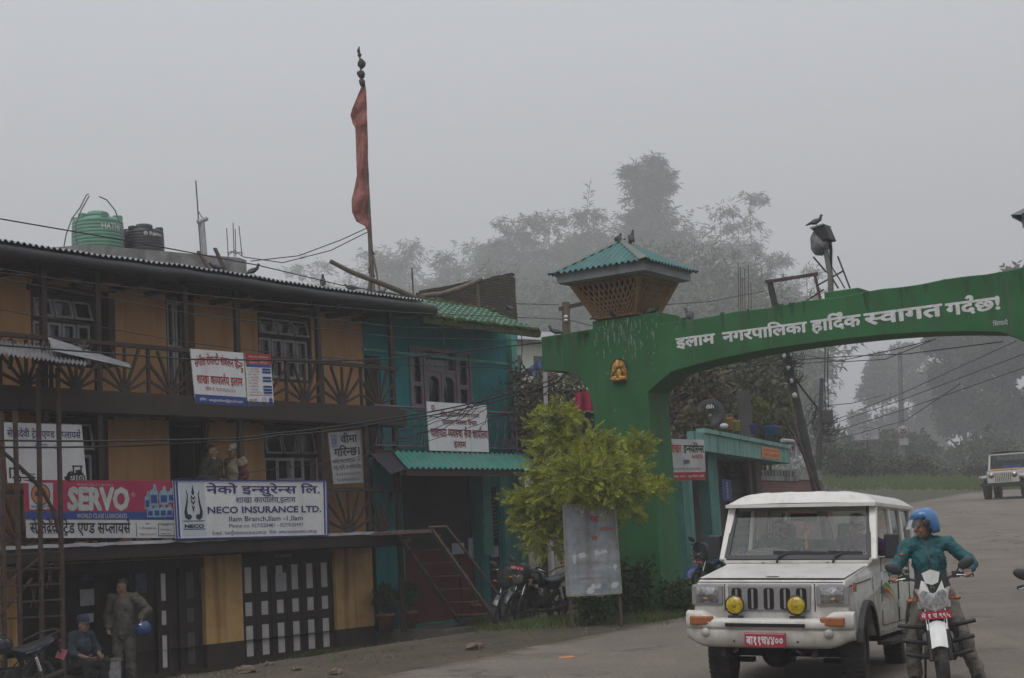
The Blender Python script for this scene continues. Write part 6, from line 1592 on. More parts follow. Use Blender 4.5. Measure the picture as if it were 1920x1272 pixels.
# cab: pillars, roof, glass
wz0, wz1, wy0, wy1, hw0, hw1, RZ = 1.315, 1.92, 1.36, 1.70, .85, .785, 1.905
for sg in (-1, 1):
    q = MB(); q.bar((sg*(hw0-.03),wy0,wz0-.03), (sg*(hw1-.01),wy1,wz1), .085, .07, (0,-1,.5)); q.build('front_pillar', M_jeep, jp, bevel=.015)
    q = MB()
    for y, wd in ((2.55,.09), (3.30,.09), (4.02,.14)): q.bar((sg*(hw0-.012),y,1.32), (sg*(hw1+.002),y,RZ), wd, .05, (sg,0,0)) if False else q.hexa([(sg*(hw0-.05),y-wd/2,1.32), (sg*(hw0+.0),y-wd/2,1.32), (sg*(hw0+.0),y+wd/2,1.32), (sg*(hw0-.05),y+wd/2,1.32), (sg*(hw1-.05),y-wd/2,RZ), (sg*hw1,y-wd/2,RZ), (sg*hw1,y+wd/2,RZ), (sg*(hw1-.05),y+wd/2,RZ)])
    q.bar((sg*(hw1-.02),1.70,RZ-.02), (sg*(hw1-.02),4.05,RZ-.02), .05, .07); q.build('side_pillars', M_jeep, jp, bevel=.01)
    g_ = MB()
    for y0, y1 in ((2.60,3.25), (3.35,3.95)): g_.face([(sg*(hw0-.03),y0,1.33), (sg*(hw0-.03),y1,1.33), (sg*(hw1-.03),y1,RZ), (sg*(hw1-.03),y0,RZ)])
    g_.build('side_window', pm('cabin_shade_glass', (.012,.012,.013), rough=.08, spec=.6), jp)  # opaque dark panes paint in the shade of the cabin
    q = MB(); yd = 1.62
    for (y0, y1) in ((1.55,2.56), (2.60,3.34)):
        for a, b in (((y0,.60), (y0,1.31)), ((y1,.60), (y1,1.31)), ((y0,.60), (y1,.60)), ((y0,1.31), (y1,1.31)), ((y0+.06,1.16), (y1-.06,1.16))):
            q.bar((sg*.860,a[0],a[1]), (sg*.860,b[0],b[1]), .009, .009, (0,1,0) if a[0] == b[0] else (0,0,1))
    q.build('door_seam', M_blackp, jp)
    q = MB()
    for z in (.80, 1.12):
        for y in (1.56, 2.58): q.obox((sg*.868,y,z), .03, .05, .09)
    q.build('door_hinge', M_chrome if sg < 0 else M_jeep, jp, bevel=.008)
    q = MB(); q.obox((sg*.870,2.42,1.14), .03, .16, .035); q.obox((sg*.870,3.2,1.14), .03, .14, .035); q.build('door_handle', M_blackp, jp, bevel=.008)
    q = MB(); q.obox((sg*.975,1.60,1.44), .15, .09, .26); q.bar((sg*.84,1.62,1.34), (sg*.97,1.62,1.38), .03, .03); mi = q.build('mirror', M_blackp, jp, bevel=.03)
    q = MB(); q.box(sg*.80, sg*.822, .28, .36, .99, 1.08); q.build('side_repeater', M_amber, jp)
for k, (mt, dz) in enumerate(((pm('yellow_decal', (.50,.36,.04)), 0), (pm('green_decal', (.10,.25,.05)), .05), (pm('rust_decal', (.35,.08,.03)), -.06))):
    q = MB(); q.grid(lambda u, v: V((.8635 + .001*k, lerp(1.70, 2.40, u), .98 + dz*.6 - .16*u*u + lerp(0, .045, v)*(1 - u*.8))), 10, 1); q.build('side_decal', mt, jp)
q = MB()
for z in (.99, .94): q.box(.860, .8635, 1.38, 1.50, z, z+.018)
q.build('side_badge', M_greyp, jp)
def roofp(u, v):
    x = lerp(-1, 1, u); y = lerp(1.54, 4.10, v)
    e = 1 - abs(x)**7; f_ = min(1, (v/.08))**.5 if v < .08 else 1; f_ *= min(1, ((1-v)/.06))**.5 if v > .94 else 1
    z = RZ - .005 + .125*e*f_**.8 * (1 if abs(x) < 1 else 0) + .015*(1 - x*x)
    for c in (-.55, -.2, .2, .55):
        if abs(x - c) < .07 and .12 < v < .92: z += .009
    return V((x*.83, y, z))
q = MB(); q.grid(roofp, 48, 24)
rim_ = [(.83,1.54), (.83,4.10), (-.83,4.10), (-.83,1.54)]
for (a, b) in zip(rim_, rim_[1:] + rim_[:1]): q.face([(a[0],a[1],RZ-.035), (b[0],b[1],RZ-.035), (b[0],b[1],RZ+.002), (a[0],a[1],RZ+.002)])
q.face([(x,y,RZ-.034) for x, y in rim_]); q.build('roof', M_jeep, jp)
q = MB(); q.hexa([(-hw0+.05,4.04,1.33), (hw0-.05,4.04,1.33), (hw0-.05,4.09,1.33), (-hw0+.05,4.09,1.33), (-hw1+.05,4.04,1.45), (hw1-.05,4.04,1.45), (hw1-.05,4.09,1.45), (-hw1+.05,4.09,1.45)])
q.build('tailgate', M_jeep, jp)
W = lambda u, v: V((lerp(-1, 1, u)*lerp(hw0-.075, hw1-.055, v), lerp(wy0-.015, wy1-.02, v), lerp(wz0+.005, wz1-.02, v)))
q = MB(); q.grid(W, 6, 4); ws = q.build('windscreen', M_glass, jp)
q = MB(); cs = [W(0,0), W(1,0), W(1,1), W(0,1)]
for a, b in zip(cs, cs[1:] + cs[:1]): q.bar(a, b, .05, .03, (0,-.85,.5))
q.build('windscreen_seal', M_blackp, ws)
q = MB(); q.box(-hw0+.06, hw0-.06, wy0-.05, wy0+.02, wz0-.05, wz0-.02); q.build('cowl', M_jeep, jp)
for (px_, tx, rx) in ((-.30,.42,-.25), (.30,.80-.1,.2)):
    pass
for a, c, d in (((-.21,wy0-.06,wz0-.05), (-.06,1.40,1.385), (.33,1.385,1.37)), ((.40,wy0-.06,wz0-.05), (.54,1.40,1.385), (.70,1.39,1.372))):
    q = MB(); q.tube([a, V(a) + V((.02,0,.07)), c], .013, 6); q.bar(V(c) + V((-.20,-.035,-.005)), V(d) + V((.0,-.035,.0)), .02, .03); q.build('wiper', M_blackp, jp)
# cabin
q = MB(); q.box(-.70,.70,1.48,1.80,1.05,1.36); q.ell((-.38,1.62,1.36), (.26,.16,.07)); q.build('dashboard', M_greyp, jp)
q = MB()
q.tube([(-.38 + .19*math.cos(t), 1.86 + .05*math.sin(t), 1.43 + .15*math.sin(t)) for t in [2*math.pi*i/20 for i in range(21)]], .018, 6, False); q.bar((-.56,1.86,1.43), (-.20,1.86,1.43), .03, .02); q.build('steering_wheel', M_blackp, jp)
for x in (-.38, .38):
    q = MB(); q.box(x-.24, x+.24, 2.30, 2.44, .95, 1.50); q.box(x-.14, x+.14, 2.33, 2.41, 1.51, 1.70); q.box(x-.24, x+.24, 1.95, 2.40, .85, 1.0); q.build('seat', M_seat, jp, bevel=.04)
q = MB(); q.box(-.70,.70,3.0,3.12,.95,1.52); q.build('rear_seat', M_seat, jp, bevel=.04)
q = MB(); q.obox((.0,1.74,1.76), .30, .03, .085); q.build('rear_view_mirror', M_blackp, jp, bevel=.02)
q = MB(); q.tube([(.02,1.70,1.72), (.03,1.70,1.46)], .012, 6); q.ell((.03,1.70,1.60), (.03,.015,.045), n=8); q.ell((.03,1.70,1.45), (.02,.012,.05), n=8); q.build('hanging_charm', pm('red_gold_charm', (.45,.10,.05), (.50,.33,.08), scale=22), jp)
# chassis bits under the bumper
q = MB(); q.box(-.60,.60,.2,3.9,.46,.56); q.bar((-.66,.86,.36), (.66,.86,.36), .10, .10); q.ell((-.12,.86,.34), (.17,.15,.15)); q.bar((-.66,3.42,.38), (.66,3.42,.38), .11, .11); q.ell((0,3.42,.37), (.17,.16,.16))
for sg in (-1, 1):
    q.bar((sg*.46,.02,.44), (sg*.46,1.5,.40), .07, .04); q.bar((sg*.46,.02,.50), (sg*.46,.02,.36), .05, .06); q.obox((sg*.46,.86,.27), .18, .14, .05); q.tube([(sg*.30,-.02,.46), (sg*.30,-.06,.42), (sg*.34,-.06,.40)], .015, 6)
q.build('chassis', M_under, jp)
# dirty band along the sill
q = MB(); q.box(-.852,.852,1.45,2.95,.50,.545); q.build('sill', pm('muddy_sill', (.30,.27,.23), (.16,.14,.115), scale=6), jp)

# ================================================================ motorcycles
def tube_frame(m, pts, r=.016, n=7): m.tube(pts, r, n)
def motorcycle(name, label, loc, rot, paint, cowl=None, plate=None, bars=False, rear_plate=None, group=None, detail=True, stripe=None, lens=True, steer=0.0):
    t = thing(name, label, 'motorcycle', loc, rot, group)
    wb = 1.30; r = .30
    MX = Matrix.Rotation(rad(90), 3, 'Y')
    def wh(y, wd):
        e = bpy.data.objects.new('wheel', None); col.objects.link(e); e.parent = t; e.location = (0, y, r)
        h = wd/2; q = MB(); q.lathe([(r*.72,-h*.7), (r*.85,-h), (r*.95,-h*.8), (r,-h*.3), (r,h*.3), (r*.95,h*.8), (r*.85,h), (r*.72,h*.7), (r*.70,0), (r*.72,-h*.7)], (0,0,0), 36, MX); q.build('tyre', M_rubber, e)
        q = MB(); q.lathe([(r*.74,-h*.6), (r*.66,-h*.4), (r*.66,h*.4), (r*.74,h*.6)], (0,0,0), 30, MX); q.lathe([(.03,-.06), (.045,-.05), (.045,.05), (.03,.06)], (0,0,0), 14, MX)
        for i in range(5):
            a = 2*math.pi*i/5; q.bar((0, .04*math.cos(a), .04*math.sin(a)), (0, r*.68*math.cos(a), r*.68*math.sin(a)), .03, .035, (1,0,0))
        q.lathe([(.05,.035), (.12,.035), (.12,.040), (.05,.040)], (0,0,0), 22, MX); q.build('rim', M_blackp, e); return e
    fw = wh(0, .10); wh(wb, .115); fw.rotation_euler.z = steer
    hx, hy, hz = 0, .40, .93
    q = MB()
    for x in (-.085, .085): q.tube([(x,0,r), (x,.10,.56)], .026, 8); 
    fk = q.build('fork', M_blackp, t)
    q = MB()
    for x in (-.085, .085): q.tube([(x,.10,.56), (x,.235,.90)], .019, 8)
    q.build('fork_tube', M_chrome, fk)
    q = MB(); q.grid(lambda u, v: V((lerp(-.075, .075, u), -.335*math.cos(lerp(-.35, 1.75, v)) + .0, r + .345*math.sin(lerp(.45, 2.55, v)))) if False else V((lerp(-.075, .075, u), .335*math.cos(lerp(2.75, .75, v)), r + .335*math.sin(lerp(2.75, .75, v)) + .02*math.sin(math.pi*u))), 8, 14); q.build('front_mudguard', cowl or paint, t)
    # headlamp and cowl
    q = MB()
    lp = [(-.13,.06,.90), (-.105,.045,.80), (0,.035,.745), (.105,.045,.80), (.13,.06,.90), (.09,.03,.93), (0,.02,.905), (-.09,.03,.93)]
    c0 = V((0,.05,.85)); q.add([V(p) for p in lp] + [c0 + V((0,-.06,0))], [(i, (i+1)%8, 8) for i in range(8)], True); hl = q.build('headlight', (M_lens2 if cowl else M_lens) if lens else M_black, t)
    q = MB(); outer = [(-.165,.14,.93), (-.135,.10,.78), (0,.06,.70), (.135,.10,.78), (.165,.14,.93), (.10,.08,1.08), (0,.06,1.12), (-.10,.08,1.08)]
    back_ = [(p[0]*.8, p[1]+.16, p[2]) for p in outer]
    q.add([V(p) for p in lp] + [V(p) for p in outer] + [V(p) for p in back_], [((i+1)%8, i, 8+i, 8+(i+1)%8) for i in range(8)] + [(8+(i+1)%8, 8+i, 16+i, 16+(i+1)%8) for i in range(8)], True)
    cw = q.build('headlight_cowl', cowl or M_blackp, t)
    q = MB(); q.add([(-.172,.10,.955), (0,.02,.90), (.172,.10,.955), (.135,.09,1.08), (0,.04,1.135), (-.135,.09,1.08)], [(0,1,4,5), (1,2,3,4)]); q.mapped(Matrix.Translation((0,-.012,0))); q.build('visor', M_blackp, cw)
    if cowl:
        q = MB(); q.add([(-.060,.03,.995), (0,.008,.975), (.060,.03,.995), (.085,.050,1.085), (0,.020,1.115), (-.085,.050,1.085)], [(0,1,4,5), (1,2,3,4)]); q.mapped(Matrix.Translation((0,-.018,.0))); q.build('visor_panel', cowl, cw)
        q = MB(); write(q, 'TVS', lambda x, y: V((x, .016 - .0, y)), 0, .945, .022, align='c', bold=.03); q.build('lettering', M_white, cw)
        for sg in (-1, 1): q = MB(); q.add([(sg*.145,.085,.86), (sg*.16,.12,.93), (sg*.168,.17,.90), (sg*.155,.12,.83)], [(0,1,2,3)]); q.mapped(Matrix.Translation((sg*.004,-.004,0))); q.build('decal', M_plate, cw)
    if plate:
        a, wd, py, pz = plate; q = MB(); q.box(-wd/2, wd/2, py, py+.012, pz, pz+.075); pl__ = q.build('number_plate', M_plate, t); q = MB(); write(q, a, lambda x, y: V((x, py-.003, y)), 0, pz+.015, .055, width=wd*.88, align='c', bold=.03); q.build('lettering', M_white, pl__)
    # handlebar, levers, mirrors, indicators
    q = MB(); q.tube([(-.39,.40,1.02), (-.26,.33,1.05), (-.10,.30,1.0), (.10,.30,1.0), (.26,.33,1.05), (.39,.40,1.02)], .013, 7); hb = q.build('handlebar', M_blackp, t)
    for sg in (-1, 1):
        q = MB(); q.tube([(sg*.27,.335,1.048), (sg*.40,.405,1.02)], .021, 8); q.obox((sg*.235,.32,1.045), .07, .06, .06); q.build('grip', M_blackp, hb)
        q = MB(); q.tube([(sg*.23,.30,1.04), (sg*.30,.28,1.035), (sg*.39,.33,1.01)], .008, 5); q.build('lever', M_chrome, hb)
        q = MB(); q.tube([(sg*.24,.33,1.06), (sg*.27,.31,1.10), (sg*.30,.30,1.125)], .008, 5); mr_ = q.build('mirror', M_blackp, t); q = MB(); q.ell((sg*.345,.295,1.14), (.085,.022,.048), Matrix.Rotation(sg*-.35, 3, 'Y'), n=14); q.build('mirror_housing', M_blackp, mr_)
        q = MB(); q.tube([(sg*.13,.16,.835), (sg*.19,.15,.835)], .01, 5); q.ell((sg*.222,.145,.84), (.036,.028,.021), n=10); q.build('indicator', M_amber, t)
    # tank, seat, tail
    def tank_pt(u, v):
        y = lerp(.32, .80, v); a = lerp(-.15, math.pi + .15, u); wd = .16*math.sin(math.pi*min(1, .22 + v*.72))**.6; h = .23*math.sin(math.pi*min(1, .18 + v*.70))**.55
        return V((wd*math.cos(a), y, .78 + h*max(-.3, math.sin(a))))
    q = MB(); q.grid(tank_pt, 16, 12); q.build('fuel_tank', paint, t)
    q = MB(); sp_ = [(.74,.83,.10), (.90,.79,.13), (1.10,.80,.14), (1.28,.85,.12), (1.50,.89,.08)]
    def seat_pt(u, v):
        tt = v*(len(sp_)-1); i = min(int(tt), len(sp_)-2); f = tt - i; y, z, wd = (lerp(sp_[i][k], sp_[i+1][k], f) for k in range(3)); a = lerp(0, math.pi, u)
        return V((wd*math.cos(a), y, z - .05 + .065*math.sin(a)**.6))
    q.grid(seat_pt, 10, 16); q.build('seat', M_blackp, t)
    q = MB()
    for sg in (-1, 1): q.add([(sg*.12,.80,.76), (sg*.13,1.12,.76), (sg*.10,1.46,.86), (sg*.09,1.62,.92), (sg*.05,1.62,.88), (sg*.09,1.30,.74), (sg*.11,1.0,.62), (sg*.12,.84,.62)], [(0,1,2,3,4,5,6,7)])
    q.add([(-.09,1.62,.92), (.09,1.62,.92), (.05,1.62,.86), (-.05,1.62,.86), (-.1,1.46,.87), (.1,1.46,.87)], [(0,1,2,3), (4,5,1,0)]); q.build('tail_panel', paint, t)
    if stripe:
        q = MB()
        for sg in (-1, 1): q.add([(sg*.134,.95,.73), (sg*.136,1.15,.77), (sg*.106,1.46,.88), (sg*.106,1.47,.865), (sg*.136,1.16,.745), (sg*.134,.96,.715)], [(0,1,2,3,4,5)])
        q.build('tail_stripe', stripe, t)
    q = MB(); q.box(-.06,.06,1.60,1.64,.83,.875); q.build('tail_light', M_redtxt, t)
    q = MB(); q.tube([(-.13,1.1,.86), (-.14,1.35,.95), (-.08,1.60,1.0), (.08,1.60,1.0), (.14,1.35,.95), (.13,1.1,.86)], .012, 6); q.build('grab_rail', M_blackp, t)
    q = MB(); q.grid(lambda u, v: V((lerp(-.08,.08,u), wb + .35*math.sin(lerp(-.6, 1.15, v)), r + .35*math.cos(lerp(-.6, 1.15, v)))), 4, 12); q.build('rear_mudguard', M_blackp, t)
    if rear_plate:
        q = MB(); M = Matrix.Rotation(rad(-25), 3, 'X'); q.obox((0,1.70,.63), .20, .012, .15, M); rp_ = q.build('number_plate', pm('pink_red_plate', (.50,.16,.18), (.42,.12,.14)), t); q = MB(); q.tube([(0,1.60,.84), (0,1.68,.66)], .02, 5); q.build('plate_stay', M_blackp, rp_)
        q = MB(); 
        for i, s_ in enumerate(('बा १९', '४६०७')): write(q, s_, lambda x, y: V((0,1.70,.63)) + M @ V((-x, .009, y)), 0, .01 - i*.065, .05, align='c', bold=.02)
        q.build('lettering', M_white, rp_)
    # engine and frame
    q = MB(); q.box(-.11,.11,.52,.86,.33,.50); q.lathe([(.001,-.15), (.10,-.15), (.11,-.12), (.11,.12), (.10,.15), (.001,.15)], (0,.72,.40), 20, MX); q.build('engine', M_greyp if cowl else M_under, t, bevel=.02)
    q = MB()
    for i in range(7): q.obox((0,.54,.50 + i*.026), .22 - .004*i, .20, .012, Matrix.Rotation(rad(-14), 3, 'X'))
    q.build('cooling_fins', M_under, t)
    q = MB(); q.tube([(0,.28,.90), (0,.38,.62), (0,.46,.36), (0,.60,.30), (0,.95,.33), (0,1.0,.55), (0,.85,.74), (0,.34,.84)], .022, 7)
    for sg in (-1, 1): q.tube([(sg*.09,.95,.36), (sg*.10,wb,.30)], .022, 7); q.tube([(sg*.11,.95,.50), (sg*.12,1.30,.82)], .012, 6)
    q.build('frame', M_blackp, t)
    for sg in (-1, 1):
        q = MB(); q.tube([(sg*.15,wb-.03,.36), (sg*.13,1.12,.70)], .028, 8)
        for i in range(9): q.lathe([(.028,0), (.040,.008), (.028,.016)], V((sg*.15,wb-.03,.36)).lerp(V((sg*.13,1.12,.70)), .25 + i*.07), 10, (V((sg*-.02,-.15,.34))).to_track_quat('Z', 'Y').to_matrix())
        q.build('shock_absorber', M_chrome if not cowl else M_blackp, t)
    q = MB(); q.tube([(.10,.46,.52), (.12,.40,.40), (.13,.52,.27), (.14,.90,.25), (.16,1.15,.29), (.17,1.62,.40)], [.02,.02,.022,.026,.045,.05], 10); q.build('exhaust', M_under, t)
    q = MB(); q.tube([(-.24,.78,.30), (.24,.78,.30)], .012, 6); q.tube([(-.24,.78,.30), (-.30,.78,.30)], .02, 6); q.tube([(.24,.78,.30), (.30,.78,.30)], .02, 6); q.tube([(-.14,.85,.30), (-.17,1.0,.05)], .012, 6); q.build('foot_peg', M_steel, t)
    if bars:
        q = MB()
        for sg in (-1, 1):
            for z, x1 in ((.58,.37), (.44,.34), (.31,.31)):
                q.tube([(sg*.06,.47,z-.02), (sg*.16,.40,z), (sg*x1,.43,z+.03)], .021, 8)
            q.tube([(sg*.19,.41,.60), (sg*.19,.43,.28)], .014, 6)
        q.build('crash_guard', M_blackp, t)
    return t
M_black_paint = pm('black_bike_paint', (.012,.012,.014), (.016,.016,.018), scale=4, rough=.22, coat=.4)
M_white_paint = pm('white_bike_paint', (.60,.60,.58), (.55,.55,.53), scale=4, rough=.3, coat=.4, fine=.03)
BX, BY = at(1764, 1200, 15.0).x, 15.0
bz_ = gh(BX, BY, True) + .012
bike = motorcycle('motorcycle', 'white fronted motorcycle ridden by a man in a blue helmet beside the jeep', (BX, BY, bz_), (0, rad(-2.0), rad(-14)), M_white_paint, M_white_paint, ('मे १ प ९९५', .30, .045, .665), True, steer=rad(4))
bike.scale = (1, 1, 1.05)
p = at(960, 1163, 27.6); p = V((p.x, p.y, 0)); p.z = gh(p.x, p.y) + .02
motorcycle('motorcycle', 'black motorcycle with red and white front plate parked left of the old notice board', p, (0, rad(9), rad(-38)), M_black_paint, None, ('को ४ प', .30, .02, 1.0), False, group='parked motorcycles', steer=rad(-4))
p = at(934, 1150, 29.2); p = V((p.x, p.y, 0)); p.z = -.055 if (HF.I @ V((p.x, p.y, 0))).y > -1.9 else gh(p.x, p.y)
motorcycle('motorcycle', 'dark motorcycle half hidden behind the black one by the turquoise column', p, (0, rad(8), rad(-25)), M_black_paint, None, None, False, group='parked motorcycles', lens=False)
lx = HF.I @ at(100, 1240, 23.5); p = HF.w((lx.x - 1.62, lx.y, 0)); p.z = gh(p.x, p.y)
motorcycle('motorcycle', 'black motorcycle with blue striped tail and pink plate at the foot of the iron cage', p, (0, rad(8), rad(-36)), M_black_paint, None, None, False, True, 'parked motorcycles', stripe=pm('blue_white_stripe', (.25,.27,.36), (.04,.06,.30), scale=4))
p = at(1300, 1080, 31); p = on_ground(p.x, p.y)
motorcycle('motorcycle', 'blue tanked motorcycle standing behind the green pillar', p, (0, rad(8), rad(-40)), pm('blue_bike_paint', (.03,.07,.28), (.025,.055,.22), rough=.25, coat=.4), None, ('को २ प', .24, .02, .70), False, group='parked motorcycles')
p = at(2012, 1240, 13.2); p = V((p.x, p.y, gh(p.x, p.y, True) + .012))
motorcycle('motorcycle', 'blue and green motorcycle cut off at the right edge of the road', p, (0, 0, rad(-20)), pm('green_bike_paint', (.12,.30,.03), (.10,.24,.03), rough=.3, coat=.4), pm('blue_green_fairing', (.05,.08,.16), (.12,.32,.04), scale=5, rough=.3, coat=.4), None, False)

# ================================================================ the far jeep coming down the road
p = at(1884, 931, 58); jy = 58.; fj = thing('open_jeep', 'older cream and orange soft top jeep far off on the right of the road', 'jeep', V((p.x, jy, gh(p.x, jy, True) + .012)), rad(-27))
M_cream_p = pm('cream_car_paint', (.50,.49,.45), (.42,.41,.37), scale=3, rough=.4); M_or_p = pm('orange_car_paint', (.45,.22,.07), (.38,.18,.06), scale=3, rough=.4)
q = MB(); q.prism([(-.58,.0,.55), (-.58,.0,1.05), (-.58,.15,1.08), (-.58,1.2,1.15), (-.58,1.2,.5)], (1.16,0,0)); q.box(-.75,.75,1.2,3.3,.5,1.12); q.build('body', M_cream_p, fj, bevel=.03, fix=True)
q = MB(); q.prism([(-.57,.02,1.083), (-.57,.15,1.10), (-.57,1.18,1.17), (-.57,1.18,1.15), (-.57,.15,1.08)], (1.14,0,0)); q.build('bonnet', M_or_p, fj, fix=True)
q = MB()
for i in range(9): q.box(-.27 + i*.068 - .012, -.27 + i*.068 + .012, -.012, .0, .66, .98)
q.build('grille', M_blackp, fj)
for sg in (-1, 1):
    q = MB(); q.lathe([(.001,.05), (.09,.03), (.11,0)], (sg*.42,-.0,.90), 18, Matrix.Rotation(rad(90), 3, 'X')); q.build('headlight', M_lens, fj)
    q = MB(); q.hexa([(sg*.58,-.05,.80), (sg*.88,-.05,.78), (sg*.88,1.1,.78), (sg*.58,1.1,.80), (sg*.58,-.05,.92), (sg*.88,-.05,.87), (sg*.88,1.1,.92), (sg*.58,1.1,.95)]); q.build('mudguard', M_cream_p, fj, bevel=.03)
    q = MB(); q.box(sg*.78, sg*.87, -.056, -.052, .80, .86); q.build('indicator', M_amber, fj)
    wheel(fj, sg*.68, .45, .37, .22, 0, sg); wheel(fj, sg*.68, 2.6, .37, .22, 0, sg)
q = MB(); q.box(-.80,.80,-.22,-.12,.50,.62); q.build('bumper', M_blackp, fj)
q = MB()
for sg in (-1, 1): q.bar((sg*.70,1.25,1.12), (sg*.66,1.45,1.72), .06, .05)
q.bar((-.68,1.45,1.72), (.68,1.45,1.72), .07, .05); q.bar((-.70,1.25,1.14), (.70,1.25,1.14), .06, .05); q.build('windscreen_frame', M_cream_p, fj)
q = MB(); q.face([(-.67,1.26,1.15), (.67,1.26,1.15), (.63,1.44,1.70), (-.63,1.44,1.70)]); q.build('windscreen', M_glass, fj)
q = MB(); q.grid(lambda u, v: V((lerp(-.72,.72,u), lerp(1.40,3.3,v), 1.74 + .10*math.sin(math.pi*u)**.5 + .05*math.sin(math.pi*v))), 10, 6); q.grid(lambda u, v: V((.73, lerp(1.9,3.3,u), lerp(1.1,1.76,v))), 2, 2); q.grid(lambda u, v: V((-.73, lerp(1.9,3.3,u), lerp(1.1,1.76,v))), 2, 2); q.build('soft_top', M_black, fj)
q = MB(); q.box(-.6,.6,2.0,2.1,.9,1.5); q.build('seat', M_seat, fj); q = MB(); q.grid(lambda u, v: V((lerp(-.2,.5,u), 1.2, lerp(1.16,1.28,v) + .03*math.sin(u*9))), 8, 2); q.build('dashboard_cloth', M_bluebar, fj)
# ================================================================ people
def clouds(name, size):
    t = bpy.data.textures.new(name, 'CLOUDS'); t.noise_scale = size; return t
T_fold = clouds('cloth_folds', .10)
def remesh(o, vox, smooth_it=4, disp=0.0):
    r = o.modifiers.new('remesh', 'REMESH'); r.mode = 'VOXEL'; r.voxel_size = vox; r.use_smooth_shade = True
    s_ = o.modifiers.new('smooth', 'SMOOTH'); s_.factor = .5; s_.iterations = smooth_it
    if disp:
        d = o.modifiers.new('folds', 'DISPLACE'); d.texture = T_fold; d.strength = disp; d.mid_level = .5
    return o
def limb(m, pts, rs):
    for (a, b), (r0, r1) in zip(zip(pts[:-1], pts[1:]), zip(rs[:-1], rs[1:])): m.cap(a, b, r0, r1, 14)
def hand(m, wrist, d, palm_n, curl=.6, side=1):
    """palm, four bent fingers of unequal length and a thumb leaving the side of the palm"""
    d = V(d).normalized(); n = V(palm_n); n = (n - d*n.dot(d)).normalized(); s_ = d.cross(n)*side
    w_ = V(wrist); M = Matrix((s_, d, n)).transposed()
    m.ell(w_ + d*.048, (.041, .052, .017), M, 14, 8)
    for i, (off, ln) in enumerate(((-.030,.066), (-.010,.076), (.010,.072), (.029,.056))):
        p = w_ + d*.088 + s_*off; a = curl*.6
        p1 = p + (d*math.cos(a) + n*math.sin(a))*ln*.45; a2 = curl*1.5; p2 = p1 + (d*math.cos(a2) + n*math.sin(a2))*ln*.32; a3 = curl*2.3; p3 = p2 + (d*math.cos(a3) + n*math.sin(a3))*ln*.23
        limb(m, [p, p1, p2, p3], [.0095, .009, .008, .007])
    t0 = w_ + d*.030 - s_*.034; t1 = t0 + (d*.6 - s_*.7 + n*.35).normalized()*.035; t2 = t1 + (d*.85 - s_*.1 + n*.5).normalized()*.030
    limb(m, [t0, t1, t2], [.012, .0105, .0085])

